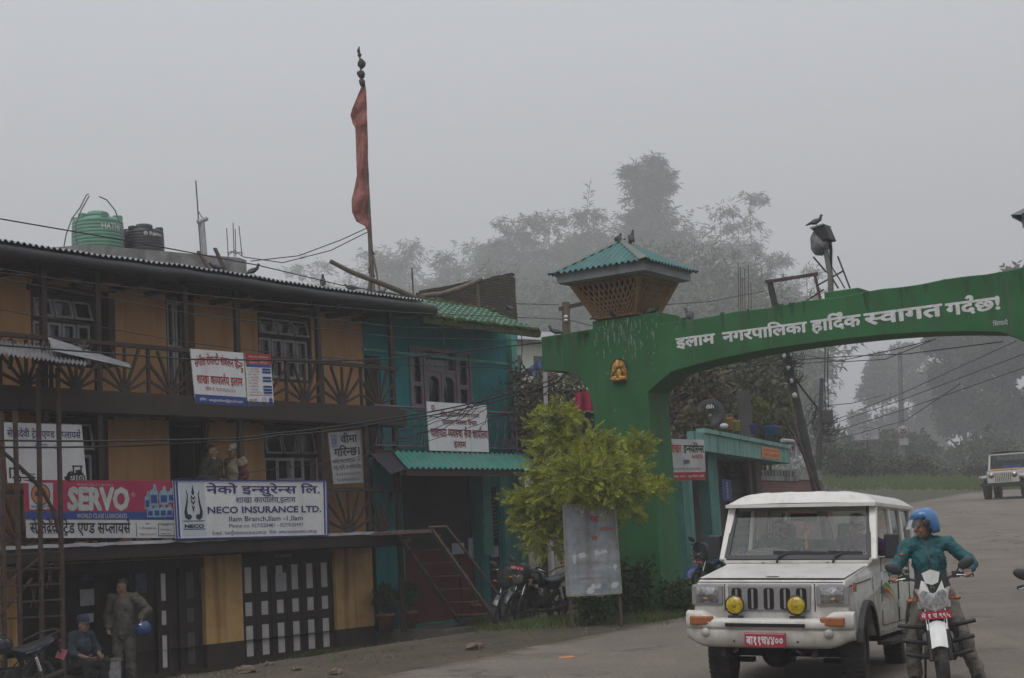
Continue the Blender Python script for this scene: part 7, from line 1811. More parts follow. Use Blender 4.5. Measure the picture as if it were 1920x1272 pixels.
def person(label, loc, rz, J, cloth, hair='hair', group=None, look=(0, 0), skin_vox=.0085, beard=False, scale=1.0):
    """J: joints in the person's own axes, facing -y, +x = picture right when facing the camera"""
    t = thing('person', label, 'person', loc, rz, group); t.scale = (scale,)*3
    J = {k: V(v) for k, v in J.items()}
    H = J['head']; yaw, pitch = look
    MH = (Matrix.Rotation(yaw, 3, 'Z') @ Matrix.Rotation(pitch, 3, 'X'))
    hd = lambda x, y, z: H + MH @ V((x, y, z))
    m = MB()
    # torso with neck
    limb(m, [J['pelvis'], J['waist'], J['chest']], [.135, .125, .145])
    sh_c = (J['sl'] + J['sr'])/2
    limb(m, [J['chest'], sh_c + V((0,0,-.02))], [.14, .10]); limb(m, [J['sl'], sh_c, J['sr']], [.062, .085, .062])
    limb(m, [sh_c + V((0,0,.0)), J['neck'], hd(0,.01,-.07)], [.065, .056, .054])
    # head: skull, face, jaw, nose, ears
    m.ell(hd(0,.012,.03), (.076,.094,.090), MH, 20, 14); m.ell(hd(0,-.022,-.035), (.062,.066,.085), MH, 18, 12); m.ell(hd(0,-.050,-.092), (.034,.034,.028), MH, 12, 8)
    m.cap(hd(0,-.088,.005), hd(0,-.108,-.036), .010, .016, 10)
    m.ell(hd(0,-.082,-.070), (.026,.014,.016), MH, 12, 8); m.ell(hd(-.032,-.072,.012), (.026,.018,.012), MH, 10, 6); m.ell(hd(.032,-.072,.012), (.026,.018,.012), MH, 10, 6)
    m.ell(hd(-.036,-.068,-.035), (.022,.018,.022), MH, 10, 6); m.ell(hd(.036,-.068,-.035), (.022,.018,.022), MH, 10, 6)
    for sg in (-1, 1): m.ell(hd(sg*.078,.008,-.018), (.012,.020,.032), MH, 10, 8)
    for k, sg in (('l', -1), ('r', 1)):
        limb(m, [J['s'+k], J['e'+k], J['w'+k]], [.054, .042, .028])
        d = (J['w'+k] - J['e'+k]).normalized(); hdv = J.get('hd'+k, d); hand(m, J['w'+k] + V(hdv)*.01, hdv, J.get('pn'+k, V((-sg*.6, -.5, .1))), J.get('curl'+k, V((.6,0,0))).x, sg)
        limb(m, [J['h'+k], J['k'+k], J['a'+k]], [.085, .058, .042]); 
        ft = J.get('t'+k, J['a'+k] + V((0,-.17,-.06))); limb(m, [J['a'+k] + V((0,.03,-.03)), ft], [.045, .036])
    b = remesh(m.build('body', M_skin, t), skin_vox, 2)
    q = MB()
    for sg in (-1, 1): q.ell(hd(sg*.031,-.084,-.004), (.013,.007,.007), MH, 10, 6)
    q.build('eyes', M_eye, t)
    q = MB(); q.ell(hd(0,-.097,-.072), (.022,.006,.005), MH, 10, 6); q.build('mouth', M_lip, t)
    q = MB()
    for sg in (-1, 1): q.bar(hd(sg*.014,-.092,.018), hd(sg*.048,-.078,.020), .012, .008)
    q.build('eyebrows', M_hair, t)
    if hair in ('hair', 'capped', 'helmet'):
        q = MB(); q.ell(hd(0,.024,.044), (.084,.098,.090), MH, 20, 12)
        vs = q.v
        def keep(p):
            l = MH.inverted() @ (V(p) - H); return l.z > .045 or l.y > .0
        q.f = [f for f in q.f if sum(keep(vs[i]) for i in f) >= 3]; q.sm = [True]*len(q.f)
        if hair != 'helmet': q.build('hair', M_hair, t)
    if beard:
        q = MB(); q.ell(hd(0,-.058,-.078), (.058,.045,.05), MH, 16, 10); q.build('beard', M_hair, t)
    for spec in cloth: spec(t, J, hd, MH)
    return t
def shirt(mat, name='jacket', thick=.022, collar=None, sleeve=1.0, hem=.0, fold=.055, open_=None):
    def f(t, J, hd, MH):
        m = MB(); sh_c = (J['sl'] + J['sr'])/2; k_ = thick
        limb(m, [J['pelvis'] + V((0,0,.02 - hem)), J['waist'], J['chest']], [.135+k_*1.2, .13+k_*1.2, .145+k_*1.2]); limb(m, [J['chest'], sh_c + V((0,0,-.03))], [.145+k_, .10+k_])
        limb(m, [J['sl'], sh_c, J['sr']], [.058+k_, .080+k_*.6, .058+k_]); limb(m, [sh_c, sh_c.lerp(J['neck'], .75)], [.07+k_, .066])
        for s_ in 'lr':
            w_ = J['e'+s_].lerp(J['w'+s_], sleeve*.97 if sleeve > 0 else 0); 
            if sleeve > 0: limb(m, [J['s'+s_], J['s'+s_].lerp(J['e'+s_], .5), J['e'+s_], J['e'+s_].lerp(w_, .5), w_], [.055+k_, .046+k_, .044+k_, .038+k_, lerp(.044, .030, sleeve)+k_*.8])
            else: limb(m, [J['s'+s_], J['s'+s_].lerp(J['e'+s_], .12)], [.066+k_, .06+k_])
        o = remesh(m.build(name, mat, t), .013, 3, fold)
        if collar:
            q = MB(); c = sh_c.lerp(J['neck'], .6)
            q.grid(lambda u, v: c + V((math.cos(6.283*u)*lerp(.085,.075,v), math.sin(6.283*u)*lerp(.085,.072,v) - .01, lerp(-.01,.055,v) - .03*(1 + math.sin(-6.283*u))*.5*(1 if math.sin(6.283*u) < 0 else .3))), 20, 3); q.build('collar', collar, o)
    return f
def trousers(mat, thick=.022, fold=.055, flare=.0):
    def f(t, J, hd, MH):
        m = MB(); m.cap(J['pelvis'] + V((0,0,.03)), J['pelvis'] + V((0,0,-.02)), .14+thick*.6, .14+thick*.6)
        for s_ in 'lr': limb(m, [J['h'+s_], J['k'+s_], J['a'+s_].lerp(J['k'+s_], -.04)], [.092+thick, .066+thick, .056+thick+flare])
        remesh(m.build('trousers', mat, t), .013, 3, fold)
    return f
def shoes(mat):
    def f(t, J, hd, MH):
        for s_ in 'lr':
            m = MB(); ft = J.get('t'+s_, J['a'+s_] + V((0,-.17,-.06))); limb(m, [J['a'+s_] + V((0,.035,-.03)), ft], [.054, .045]); m.cap(J['a'+s_], J['a'+s_] + V((0,0,-.03)), .052, .055)
            remesh(m.build('shoe', mat, t), .011, 2)
    return f
def cap_hat(mat, peak=True):
    def f(t, J, hd, MH):
        q = MB(); q.lathe([(.100,-.0), (.101,.03), (.090,.075), (.055,.100), (.001,.108)], hd(0,.012,.055), 22, MH @ Matrix.Diagonal((.92,1.08,1)))
        if peak: q.grid(lambda u, v: hd(lerp(-.072,.072,u), -.075 - .085*v*(1 - (2*u-1)**2*.55), .062 - .022*v - .02*(2*u-1)**2), 10, 4)
        q.build('cap', mat, t)
    return f
def stand(arm_l=None, arm_r=None, lean=0.0, spread=.10):
    """a relaxed standing pose, facing -y"""
    J = dict(pelvis=(0,0,.93), waist=(0,-.005,1.08), chest=(0,-.01,1.26), neck=(0,.01,1.49), head=(0,-.015,1.60), sl=(-.185,.01,1.41), sr=(.185,.01,1.41),
             hl=(-.095,0,.90), hr=(.095,0,.90), kl=(-spread-.0,-.03,.50), kr=(spread+.0,-.02,.50), al=(-spread-.01,.02,.09), ar=(spread+.01,.03,.09),
             el=(-.25,.04,1.13), er=(.25,.04,1.13), wl=(-.24,-.06,.90), wr=(.24,-.06,.90))
    J['tl'] = (J['al'][0]-.02, -.15, .035); J['tr'] = (J['ar'][0]+.02, -.14, .035)
    J.update(arm_l or {}); J.update(arm_r or {}); return J
HFz = lambda: None
M_suit = pm('grey_brown_tracksuit', (.095,.082,.066), (.062,.054,.045), scale=6, rough=.75, fine=.12, bump=.5, bscale=22)
M_navy = pm('slate_blue_shirt', (.028,.038,.052), (.02,.027,.038), scale=7, rough=.85, bump=.5, bscale=22)
M_dkpant = pm('dark_trousers', (.022,.022,.025), (.016,.016,.018), scale=7, rough=.9)
M_vest = pm('khaki_vest', (.20,.17,.12), (.15,.125,.09), scale=7, rough=.9, bump=.5, bscale=22)
M_maroonsh = pm('maroon_sleeves', (.10,.018,.022), (.075,.014,.018), scale=6, rough=.9)
M_olive = pm('dark_olive_jacket', (.035,.032,.018), (.022,.020,.015), scale=4, rough=.85, bump=.5, bscale=22)
M_helm = pm('blue_helmet_shell', (.035,.135,.33), (.03,.115,.28), scale=4, rough=.22, coat=.6, fine=.03)
M_tealj = pm('teal_rider_jacket', (.008,.085,.095), (.006,.065,.075), scale=6, rough=.6, fine=.1, bump=.5, bscale=22)
M_greypant = pm('grey_trousers', (.17,.155,.135), (.13,.118,.10), scale=7, rough=.9, bump=.5, bscale=22)
M_shoe = pm('black_shoe', (.018,.016,.016), (.03,.027,.025), rough=.5)
M_orsh = pm('orange_collar', (.45,.12,.05), (.38,.10,.04), rough=.8)
M_bluecap = pm('blue_cap_cloth', (.030,.042,.085), (.022,.032,.065), scale=8, rough=.9)
M_capw = pm('pale_cap_cloth', (.42,.40,.34), (.34,.32,.27), scale=8, rough=.9)

def hfw(px_, py_, d, z): 
    p = HF.px(px_, py_, d); q = HF.w((p.x, -d, 0)); return V((q.x, q.y, z))
# standing man with a helmet on his hip
p = hfw(232, 1160, .95, 0); p.z = gh(p.x, p.y)
Jm = stand(); Jm.update(er=(.40,.06,1.20), wr=(.30,-.10,1.06), hdr=(.25,-.2,-.9), el=(-.27,.04,1.14), wl=(-.22,-.10,.93), head=(-.01,-.03,1.60))
man = person('standing man in a grey brown tracksuit with orange collar holding a blue helmet', p, rad(-2), Jm, [shirt(M_suit, 'jacket', .032, M_orsh, 1.0, .10), trousers(M_suit, .024), shoes(M_shoe)], look=(rad(-35), rad(12)), scale=1.0)
hp_ = p + Matrix.Rotation(rad(-2), 3, 'Z') @ V((.36,-.15,.90)); t = thing('helmet', 'blue motorcycle helmet held at the hip of the tracksuit man', 'helmet', hp_, 0)
q = MB(); q.lathe([(.105,-.10), (.128,-.05), (.135,.0), (.12,.07), (.075,.115), (.001,.13)], (0,0,0), 24, Matrix.Rotation(rad(160), 3, 'Y')); q.build('shell', pm('shaded_blue_helmet', (.025,.075,.22), (.02,.06,.18), rough=.35, coat=.3), t)  # shade is put into this darker copy of the helmet blue
q = MB(); q.ell((-.02,-.10,.06), (.04,.035,.035), n=10); q.build('chin_strap_buckle', M_chrome, t)
# seated man
p = hfw(150, 1210, 1.25, 0); p.z = gh(p.x, p.y)
Js = dict(pelvis=(0,.05,.42), waist=(0,.02,.57), chest=(0,-.03,.75), neck=(0,-.05,.97), head=(0,-.09,1.07), sl=(-.18,-.03,.90), sr=(.18,-.03,.90), hl=(-.10,.02,.42), hr=(.10,.02,.42),
          kl=(-.15,-.40,.48), kr=(.16,-.40,.48), al=(-.16,-.36,.09), ar=(.17,-.34,.09), el=(-.25,-.10,.65), er=(.25,-.10,.65), wl=(-.12,-.32,.56), wr=(.14,-.33,.56), hdl=(.3,-.8,-.2), hdr=(-.3,-.8,-.2))
person('seated man in a blue cap and slate shirt resting beside the doorway', p, rad(54), Js, [shirt(M_navy, 'shirt', .02, None, .35), trousers(M_dkpant), shoes(M_shoe), cap_hat(M_bluecap)], 'capped', look=(rad(12), rad(4)))
t = thing('low_stool', 'dark low bench under the seated man', 'bench', p, rad(54)); q = MB(); q.box(-.35,.35,-.12,.25,.24,.29); q.build('seat', M_wood, t)
for x in (-.3,.3):
    for y in (-.08,.21): q = MB(); q.box(x-.025,x+.025,y-.025,y+.025,-.02,.239); q.build('leg', M_wood, t)
# wrapped sack in front of the doorway
p = hfw(203, 1240, 1.15, 0); p.z = gh(p.x, p.y); t = thing('wrapped_carton', 'pale plastic wrapped carton standing by the legs of the tracksuit man', 'carton', p, rad(40))
q = MB(); q.grid(lambda u, v: V((lerp(-.17,.17, min(1,max(0,.5+.62*math.sin(6.283*u)))), lerp(-.14,.14, min(1,max(0,.5+.62*math.cos(6.283*u)))), v*.42)) + V((1,1,0))*.015*noise.noise(V((u*9, v*5, 2))), 40, 8); q.face([(-.17,-.14,.42), (.17,-.14,.42), (.17,.14,.42), (-.17,.14,.42)]); q.build('wrapping', pm('clouded_plastic', (.30,.30,.31), (.17,.17,.18), scale=7, rough=.3, bump=.5, bscale=18), t)
q = MB(); q.box(-.18,.18,-.15,.15,.425,.45); q.build('lid', M_vest, t)
# two men talking on the first floor balcony
p = hfw(398, 880, .74, 1.935); Jb = stand(dict(wl=(-.10,-.20,1.02), hdl=(.5,-.8,.1)), dict(wr=(.16,-.22,1.00), hdr=(-.3,-.9,.1)))
person('man in a dark olive jacket with pale collar standing on the balcony', p, rad(62), Jb, [shirt(M_olive, 'jacket', .026, M_capw), trousers(M_dkpant), shoes(M_shoe)], look=(rad(10), 0), group=None)
p = hfw(441, 880, .76, 1.935); Jb = stand(dict(wl=(-.12,-.22,1.02), hdl=(.4,-.9,.1)), dict(er=(.26,.02,1.13), wr=(.18,-.16,.98), hdr=(-.4,-.9,.1)))
person('man in a pale cap and khaki vest over maroon sleeves on the balcony', p, rad(-38), Jb, [shirt(M_maroonsh, 'shirt', .018), shirt(M_vest, 'vest', .032, None, 0), trousers(M_dkpant), shoes(M_shoe), cap_hat(M_capw)], 'capped', look=(rad(-18), 0))
# driver and passenger of the white jeep (in the jeep's own axes)
jm = jp.matrix_basis.copy() if False else Matrix.LocRotScale(jp.location, jp.rotation_euler, V((1,1,1)))
def in_jeep(x, y, z): return jm @ V((x, y, z))
jrot = jp.rotation_euler.copy()
Jd = dict(pelvis=(0,.02,.10), waist=(0,.05,.25), chest=(0,.06,.42), neck=(0,.05,.64), head=(0,.0,.74), sl=(-.18,.05,.57), sr=(.18,.05,.57), hl=(-.1,0,.1), hr=(.1,0,.1), kl=(-.12,-.38,.16), kr=(.12,-.38,.16), al=(-.12,-.48,-.18), ar=(.12,-.48,-.18),
          el=(-.26,-.10,.36), er=(.26,-.10,.36), wl=(-.17,-.29,.40), wr=(.17,-.29,.40), hdl=(.3,-.6,.5), hdr=(-.3,-.6,.5), curll=(1.2,0,0), curlr=(1.2,0,0))
d_ = person('jeep driver in a dark shirt behind the steering wheel', in_jeep(-.38, 2.22, .93), 0, Jd, [shirt(M_dkpant, 'shirt', .018, None, .4), trousers(M_dkpant), shoes(M_shoe)], scale=.95); d_.rotation_euler = jrot
Jq = dict(Jd); Jq.update(sr=(.22,.03,.57), er=(.47,.0,.43), wr=(.62,-.20,.36), hdr=(.4,-.7,-.5), head=(.05,-.02,.74))
d_ = person('jeep passenger in a pale cap with an arm resting out of the side window', in_jeep(.46, 2.18, .95), 0, Jq, [shirt(pm('violet_shirt', (.06,.02,.07), (.045,.015,.05)), 'shirt', .018, None, .25), trousers(M_dkpant), shoes(M_shoe), cap_hat(M_capw)], 'capped', look=(rad(25), 0), scale=.95); d_.rotation_euler = jrot
# the rider, standing astride
bm4 = Matrix.LocRotScale(bike.location, bike.rotation_euler, bike.scale)
br3 = Matrix.Rotation(rad(-14), 3, 'Z')
RP = bm4 @ V((0, .86, 0)); RP.z = gh(RP.x, RP.y, True) + .012
def rl(p): return br3.inverted() @ (bm4 @ V(p) - RP)
gl, gr2 = rl((-.345,.36,1.04)), rl((.345,.36,1.04))
Jr = dict(pelvis=(-.03,.0,.93), waist=(-.035,-.03,1.07), chest=(-.04,-.07,1.25), neck=(-.05,-.10,1.47), head=(-.06,-.13,1.585), sl=(-.235,-.07,1.39), sr=(.155,-.08,1.40), hl=(-.12,0,.90), hr=(.07,0,.90),
          kl=(-.24,-.10,.50), kr=(.22,-.08,.50), al=(-.27,.0,.10), ar=(.34,.05,.10), tl=(-.30,-.17,.04), tr=(.38,-.11,.04),
          el=(-.365,-.10,1.17), er=(.365,-.09,1.20), wl=tuple(gl + V((-.012,.055,.035))), wr=tuple(gr2 + V((.012,.055,.035))), hdl=(.06,-.95,-.15), hdr=(-.06,-.95,-.15), pnl=(0,-.2,-1), pnr=(0,-.2,-1), curll=(1.25,0,0), curlr=(1.25,0,0))
def open_helmet(t, J, hd, MH):
    q = MB(); prof_ = [(.128,-.115), (.137,-.06), (.140,.0), (.133,.06), (.105,.115), (.06,.142), (.001,.150)]
    q.lathe(prof_, hd(0,.018,.03), 40, MH @ Matrix.Diagonal((.93,1.08,1)))
    inv = MH.inverted(); vs = q.v
    def keep(p):
        l = inv @ (V(p) - J['head']); return not (l.y < -.045 and l.z < .055) and not (l.z < -.06 and l.y < .0)
    q.f = [f for f in q.f if all(keep(vs[i]) for i in f)]; q.sm = [True]*len(q.f)
    o = q.build('helmet', M_helm, t); sd_ = o.modifiers.new('thick', 'SOLIDIFY'); sd_.thickness = .02
    q = MB()
    for sg in (-1, 1): q.lathe([(.001,.012), (.035,.010), (.045,0)], hd(sg*.128,-.03,.03), 18, MH @ Matrix.Rotation(sg*rad(90), 3, 'Y'))
    q.build('side_vent', M_blackp, o)
    q = MB(); q.grid(lambda u, v: hd(.118*math.sin(lerp(-1.25,1.25,u)), -.03 - .115*math.cos(lerp(-1.25,1.25,u)) - .055*v, .085 - .085*v), 16, 5); q.build('visor', glass('clear_visor', (.75,.8,.85), .10, .05), o)
    q = MB(); 
    for sg in (-1, 1): q.tube([hd(sg*.095,.0,-.07), hd(sg*.075,-.02,-.11), hd(sg*.02,-.05,-.135)], .011, 6)
    q.build('chin_strap', M_blackp, o)
def jacket_trim(t, J, hd, MH):
    sh_c = (J['sl'] + J['sr'])/2
    pts = [J['pelvis'] + V((0,-.165,.0)), J['waist'] + V((0,-.163,0)), J['chest'] + V((0,-.178,0)), sh_c + V((0,-.125,-.01)), sh_c.lerp(J['neck'],.6) + V((0,-.09,0))]
    q = MB()
    for a, b in zip(pts[:-1], pts[1:]): q.bar(a, b, .012, .014, (0,-1,0))
    q.build('zip', M_blackp, t)
    q = MB(); c = J['chest'] + V((.10,-.160,.03)); q.ell(c, (.018,.008,.018), n=10); q.build('badge', M_blackp, t)
    q = MB(); c = J['sl'].lerp(J['el'], .35) + V((-.02,-.072,0)); q.ell(c, (.022,.01,.014), n=10); q.build('sleeve_patch', M_orsh, t)
    q = MB()
    for s_ in 'lr': q.cap(J['w'+s_].lerp(J['e'+s_], .14), J['w'+s_].lerp(J['e'+s_], .02), .048, .046, 14)
    q.cap(J['pelvis'] + V((-.06,0,-.07)), J['pelvis'] + V((.06,0,-.07)), .158, .158) if False else None
    remesh(q.build('cuffs', M_tealj, t), .010, 2)
rider = person('man in a teal jacket and open blue helmet sitting astride the white motorcycle', RP, rad(-14), Jr, [shirt(M_tealj, 'jacket', .022, M_tealj, .96, .05, .06), jacket_trim, trousers(M_greypant, .015), shoes(M_shoe), open_helmet], 'helmet', look=(rad(-62), rad(8)), skin_vox=.006)

# ================================================================ pigeons
def pigeon_mesh(pose):
    q = MB()
    if pose == 0:    # standing
        q.ell((0,.01,.11), (.055,.105,.052), Matrix.Rotation(rad(-22), 3, 'X'), 14, 10); q.cap((0,-.075,.145), (0,-.10,.205), .036, .024); q.ell((0,-.108,.225), (.024,.030,.025)); q.cap((0,.10,.085), (0,.20,.045), .030, .014)
    elif pose == 1:  # crouched, head drawn in
        q.ell((0,.01,.065), (.062,.115,.058), Matrix.Rotation(rad(-8), 3, 'X'), 14, 10); q.cap((0,-.08,.09), (0,-.10,.115), .038, .028); q.ell((0,-.115,.125), (.025,.030,.026)); q.cap((0,.11,.06), (0,.20,.045), .03, .014)
    else:            # upright
        q.ell((0,.0,.12), (.055,.075,.095), Matrix.Rotation(rad(-20), 3, 'X'), 14, 10); q.cap((0,-.045,.19), (0,-.06,.235), .036, .026); q.ell((0,-.07,.25), (.025,.030,.026)); q.cap((0,.05,.06), (0,.13,-.01), .03, .015)
    return q
M_pig = [pm('dark_slate_feathers', (.045,.045,.052), (.025,.025,.03), scale=14, rough=.6), pm('grey_feathers', (.13,.13,.145), (.06,.06,.07), scale=14, rough=.6)]
M_wing = pm('grey_wing_feathers', (.12,.12,.13), (.055,.055,.06), scale=12, rough=.6)
_pig = {}
def make_pigeon(pose, tone):
    t = bpy.data.objects.new('pigeon', None); col.objects.link(t)
    b = pigeon_mesh(pose).build('body', M_pig[tone], t); remesh(b, .008, 2)
    q = MB(); zz = (.225,.125,.25)[pose]; yy_ = (-.13,-.138,-.094)[pose]; q.cap((0,yy_,zz), (0,yy_-.022,zz-.006), .007, .003, 8); q.build('beak', M_blackp, t)
    for sg in (-1, 1):
        q = MB(); q.ell((sg*.050,.035,(.112,.07,.11)[pose]), (.014,.095,.040) if pose < 2 else (.014,.05,.085), Matrix.Rotation(rad(-18), 3, 'X'), 10, 8); q.build('wing', M_wing if tone else M_pig[1], t)
        q = MB(); q.tube([(sg*.02,-.0,.07), (sg*.022,-.005,.0)], .005, 5); q.tube([(sg*.022,.012,.003), (sg*.022,-.03,.003)], .004, 4); q.build('leg', M_redtxt, t)
    return t
def pigeon(pos, heading, pose, tone, label, s=.92):
    k = (pose, tone)
    if k not in _pig: _pig[k] = o = make_pigeon(pose, tone)
    else: o = copy_tree(_pig[k])
    o.location = pos; o.rotation_euler = (0, 0, heading); o.scale = (s,)*3; tag(o, label, 'pigeon', 'pigeons', 'thing'); return o
def on_roof(x, d=1.15):
    s_ = HF.S(x, 520, d); return HF.w((s_, -d, 6.735 + .14*(-d + 1.34) + sag(s_) + .026))
pigeon(on_roof(405), rad(-60), 1, 0, 'dark hunched pigeon on the tin roof below the wooden props'); pigeon(on_roof(476), rad(75), 0, 0, 'dark pigeon walking on the tin roof at the end of the concrete parapet')
pigeon(on_roof(605), rad(10), 2, 1, 'upright pigeon facing the street on the tin roof left of the flag pole'); pigeon(on_roof(657), rad(-80), 1, 1, 'hunched grey pigeon on the tin roof just left of the flag pole foot'); pigeon(on_roof(712, 1.0), rad(80), 1, 1, 'pale grey pigeon on the tin roof right of the flag pole foot')
pigeon(TF.w((TF.S(962,590,.2), -.1, 7.12)), rad(-30), 1, 1, 'pigeon in the moss at the end of the green tile roof')
gw = lambda x, y, z: GF.w((x, y, z))
pvt = 5.60 + .66 + .80 + .035
pigeon(gw(-.27-.17, .36, pvt-.09), rad(140), 2, 0, 'dark pigeon turned away on the left of the pavilion roof tip'); pigeon(gw(-.27+.14, .30, pvt-.10), rad(20), 2, 1, 'pale chested pigeon on the right of the pavilion roof tip')
pigeon(gw(-1.86,.2,5.44), rad(-100), 0, 0, 'dark pigeon on the left wing of the arch'); pigeon(gw(P(1282,590).x,.2,5.385), rad(-60), 2, 1, 'grey pigeon standing alone on the beam above the first painted word'); pigeon(gw(P(1757,535,-.2).x,.3,5.39), rad(100), 1, 1, 'pigeon lying on the beam above the last painted words')
pigeon(gw(-.76,.0,5.60), rad(70), 1, 0, 'pigeon at the left foot of the lattice basket'); pigeon(gw(-.42,-.03+.0,5.60), rad(-60), 1, 0, 'pigeon in the middle before the lattice basket'); pigeon(gw(.30,.12,5.60), rad(60), 1, 0, 'pigeon in the shade at the right foot of the lattice basket'); pigeon(gw(-.90,.35,5.60), rad(150), 1, 0, 'pigeon peeping from behind the left side of the lattice basket')
lp_ = fl.matrix_basis if False else None
fw_ = GF.w(P(1531, 426.5, -.5)); pigeon(fw_, rad(95), 0, 0, 'black pigeon perched on the hood of the floodlight')
# ================================================================ vegetation
def leaf_quads(m, c, d, n, ln, wd):
    """one pointed leaf: a narrow diamond along d with its face towards n"""
    s_ = d.cross(n); s_.normalize() if s_.length > 1e-6 else None
    m.face([c, c + d*ln*.45 + s_*wd, c + d*ln, c + d*ln*.45 - s_*wd])
M_thuja = leaf_mat('golden_thuja_spray', (.29,.31,.026), (.06,.085,.014), scale=3.4, trans=.22)
M_bark = pm('grey_bark', (.09,.07,.055), (.05,.04,.032), scale=7, rough=1, bump=.6)
def golden_bush():
    rr = random.Random(21)
    px0 = at(1108, 1135, 26.4); b0 = on_ground(px0.x, 26.4)
    t = thing('golden_thuja', 'yellow green feathery conifer bush overhanging the old notice board', 'bush', b0)
    P_ = lambda x, y, e=0: at(x, y, 26.4 + e) - b0
    q = MB(); q.tube([(0,0,-.1), P_(1104,1040), P_(1098,940), P_(1085,860)], [.07,.06,.05,.03], 8)
    blobs = [(1030,800,34,36), (1040,850,52,40), (1090,840,50,40), (1085,890,62,44), (1030,905,50,40), (1000,945,44,34), (1140,880,44,34), (1165,850,44,26), (1195,840,26,22), (1205,825,14,14), (1180,900,44,30), (1225,912,30,18), (1150,918,46,34), (1178,955,26,24), (1000,985,34,34), (1025,1010,38,32), (1050,960,40,40), (975,940,22,18), (1060,780,22,20), (1105,902,60,34), (960,932,14,10), (1240,910,16,10), (1030,775,14,16), (1130,850,40,30)]
    for x, y, rx, ry in blobs:
        q.tube([P_(1098,960), P_(lerp(1098,x,.5), lerp(930,y,.6)), P_(x, y)], [.03,.02,.008], 5)
    q.build('trunk', M_bark, t)
    m = MB(); k = 26.4/FPX
    for x, y, rx, ry in blobs:
        x = 1100 + (x - 1100)*.93
        c = P_(x, y, -.95 if 870 < y < 935 and 1050 < x < 1180 else 0); R_ = V((rx*k, max(rx, ry)*k*.9, ry*k)); n = int(16 + rx*ry*.085)
        for i in range(n):
            d = V((rr.gauss(0,1), rr.gauss(0,1), rr.gauss(0,1))).normalized(); rad_ = rr.uniform(.35, 1.08)
            p = c + V((d.x*R_.x, d.y*R_.y, d.z*R_.z))*rad_
            ax = (V((d.x, d.y*.8, d.z*.3)) + V((0,0,rr.uniform(-.75,.6)))+ V((rr.gauss(0,.3), rr.gauss(0,.3), rr.gauss(0,.2)))).normalized()
            L_ = rr.uniform(.13, .27); nrm = V((rr.gauss(0,.5), -1, rr.gauss(.2,.5))).normalized(); sd_ = ax.cross(nrm).normalized()
            for j in range(11):
                u = j/10; a = p + ax*L_*u; sg = 1 if j % 2 else -1; dd = (ax*.75 + sd_*sg*rr.uniform(.5,.9) + V((0,0,-.12*u))).normalized()
                leaf_quads(m, a, dd, nrm, L_*rr.uniform(.30,.5)*(1.15 - u*.7), .010)
            leaf_quads(m, p + ax*L_*.9, ax, nrm, L_*.4, .012)
    m.build('crown', M_thuja, t)
golden_bush()

M_bam = [leaf_mat('bamboo_leaf_grey_green', (.115,.125,.085), (.07,.08,.05), scale=.2, trans=.2), leaf_mat('bamboo_leaf_dark', (.085,.10,.06), (.05,.06,.036), scale=.2, trans=.2)]  # leaf tones lightened to add fog to the hill bamboo
M_culm = pm('bamboo_culm', (.10,.11,.06), (.06,.065,.04), scale=3, rough=.7)
def bamboo_clump(label, x, y, top, width, mat, seed, sprays=520, culms=9, name='bamboo_clump', group='bamboo on the misty hill', low=.10, k=1.0, lean=0.0):
    """culms fan out of one stool and nod at the tip; leaf sprays hang along them"""
    rr = random.Random(seed); b0 = V((x, y, gh(x, y))); t = thing(name, label, 'bamboo', b0, 0, group)
    H = top - b0.z; q = MB(); paths = []
    for i in range(culms):
        a = 2*math.pi*i/culms + rr.uniform(-.3,.3); R_ = width*.5*rr.uniform(.25, 1.0); h = H*rr.uniform(.55, .97)
        if i == 0: R_ = width*.10; h = H - k*.3
        tip = V((math.cos(a)*R_ + lean, math.sin(a)*R_*.7, h)); mid = V((math.cos(a)*R_*.55 + lean*.4, math.sin(a)*R_*.4, h*.62))
        pts = [V((0,0,-.3)), mid*.5, mid, mid.lerp(tip, .55) + V((0,0,h*.05)), tip, tip + V((math.cos(a), math.sin(a)*.5, -.55))*k*1.3]
        q.tube(pts, [r*k for r in (.09,.08,.07,.05,.025,.01)], 5, False); paths.append(pts)
    q.build('trunk', M_culm, t)
    m = MB(); per = sprays//culms
    for pts in paths:
        for _ in range(per):
            u = rr.uniform(low, 1)*(len(pts)-1); i = min(int(u), len(pts)-2); p = pts[i].lerp(pts[i+1], u - i); f = u/(len(pts)-1)
            a = rr.uniform(0, 6.283); out = rr.choice((1, 1, 1.5))*rr.uniform(.1, 1.0)*(width*.20 + k*.8)*(1.05 - .75*max(0, f - .55)/.45)
            dirv = V((math.cos(a), math.sin(a), rr.uniform(-.25,.6))).normalized(); e = p + dirv*out
            for j in range(8):
                ld = (dirv*.7 + V((rr.gauss(0,.5), rr.gauss(0,.5), -.55 + rr.gauss(0,.4)))).normalized()
                leaf_quads(m, e - dirv*rr.uniform(0,.5)*k + V((rr.gauss(0,.18), rr.gauss(0,.18), rr.gauss(0,.18)))*k, ld, V((rr.gauss(0,1), -1, rr.gauss(0,1))).normalized(), rr.uniform(.45,.95)*k, rr.uniform(.04,.075)*k)
    m.build('crown', mat, t); return t
def hill_bamboo(label, px_, py_, Y, wpx, seed, **kw):
    Y *= 1.3; p = at(px_, py_, Y); bamboo_clump(label, p.x, Y, p.z, wpx/FPX*Y, M_bam[seed % 2], seed, k=2.45, **kw)
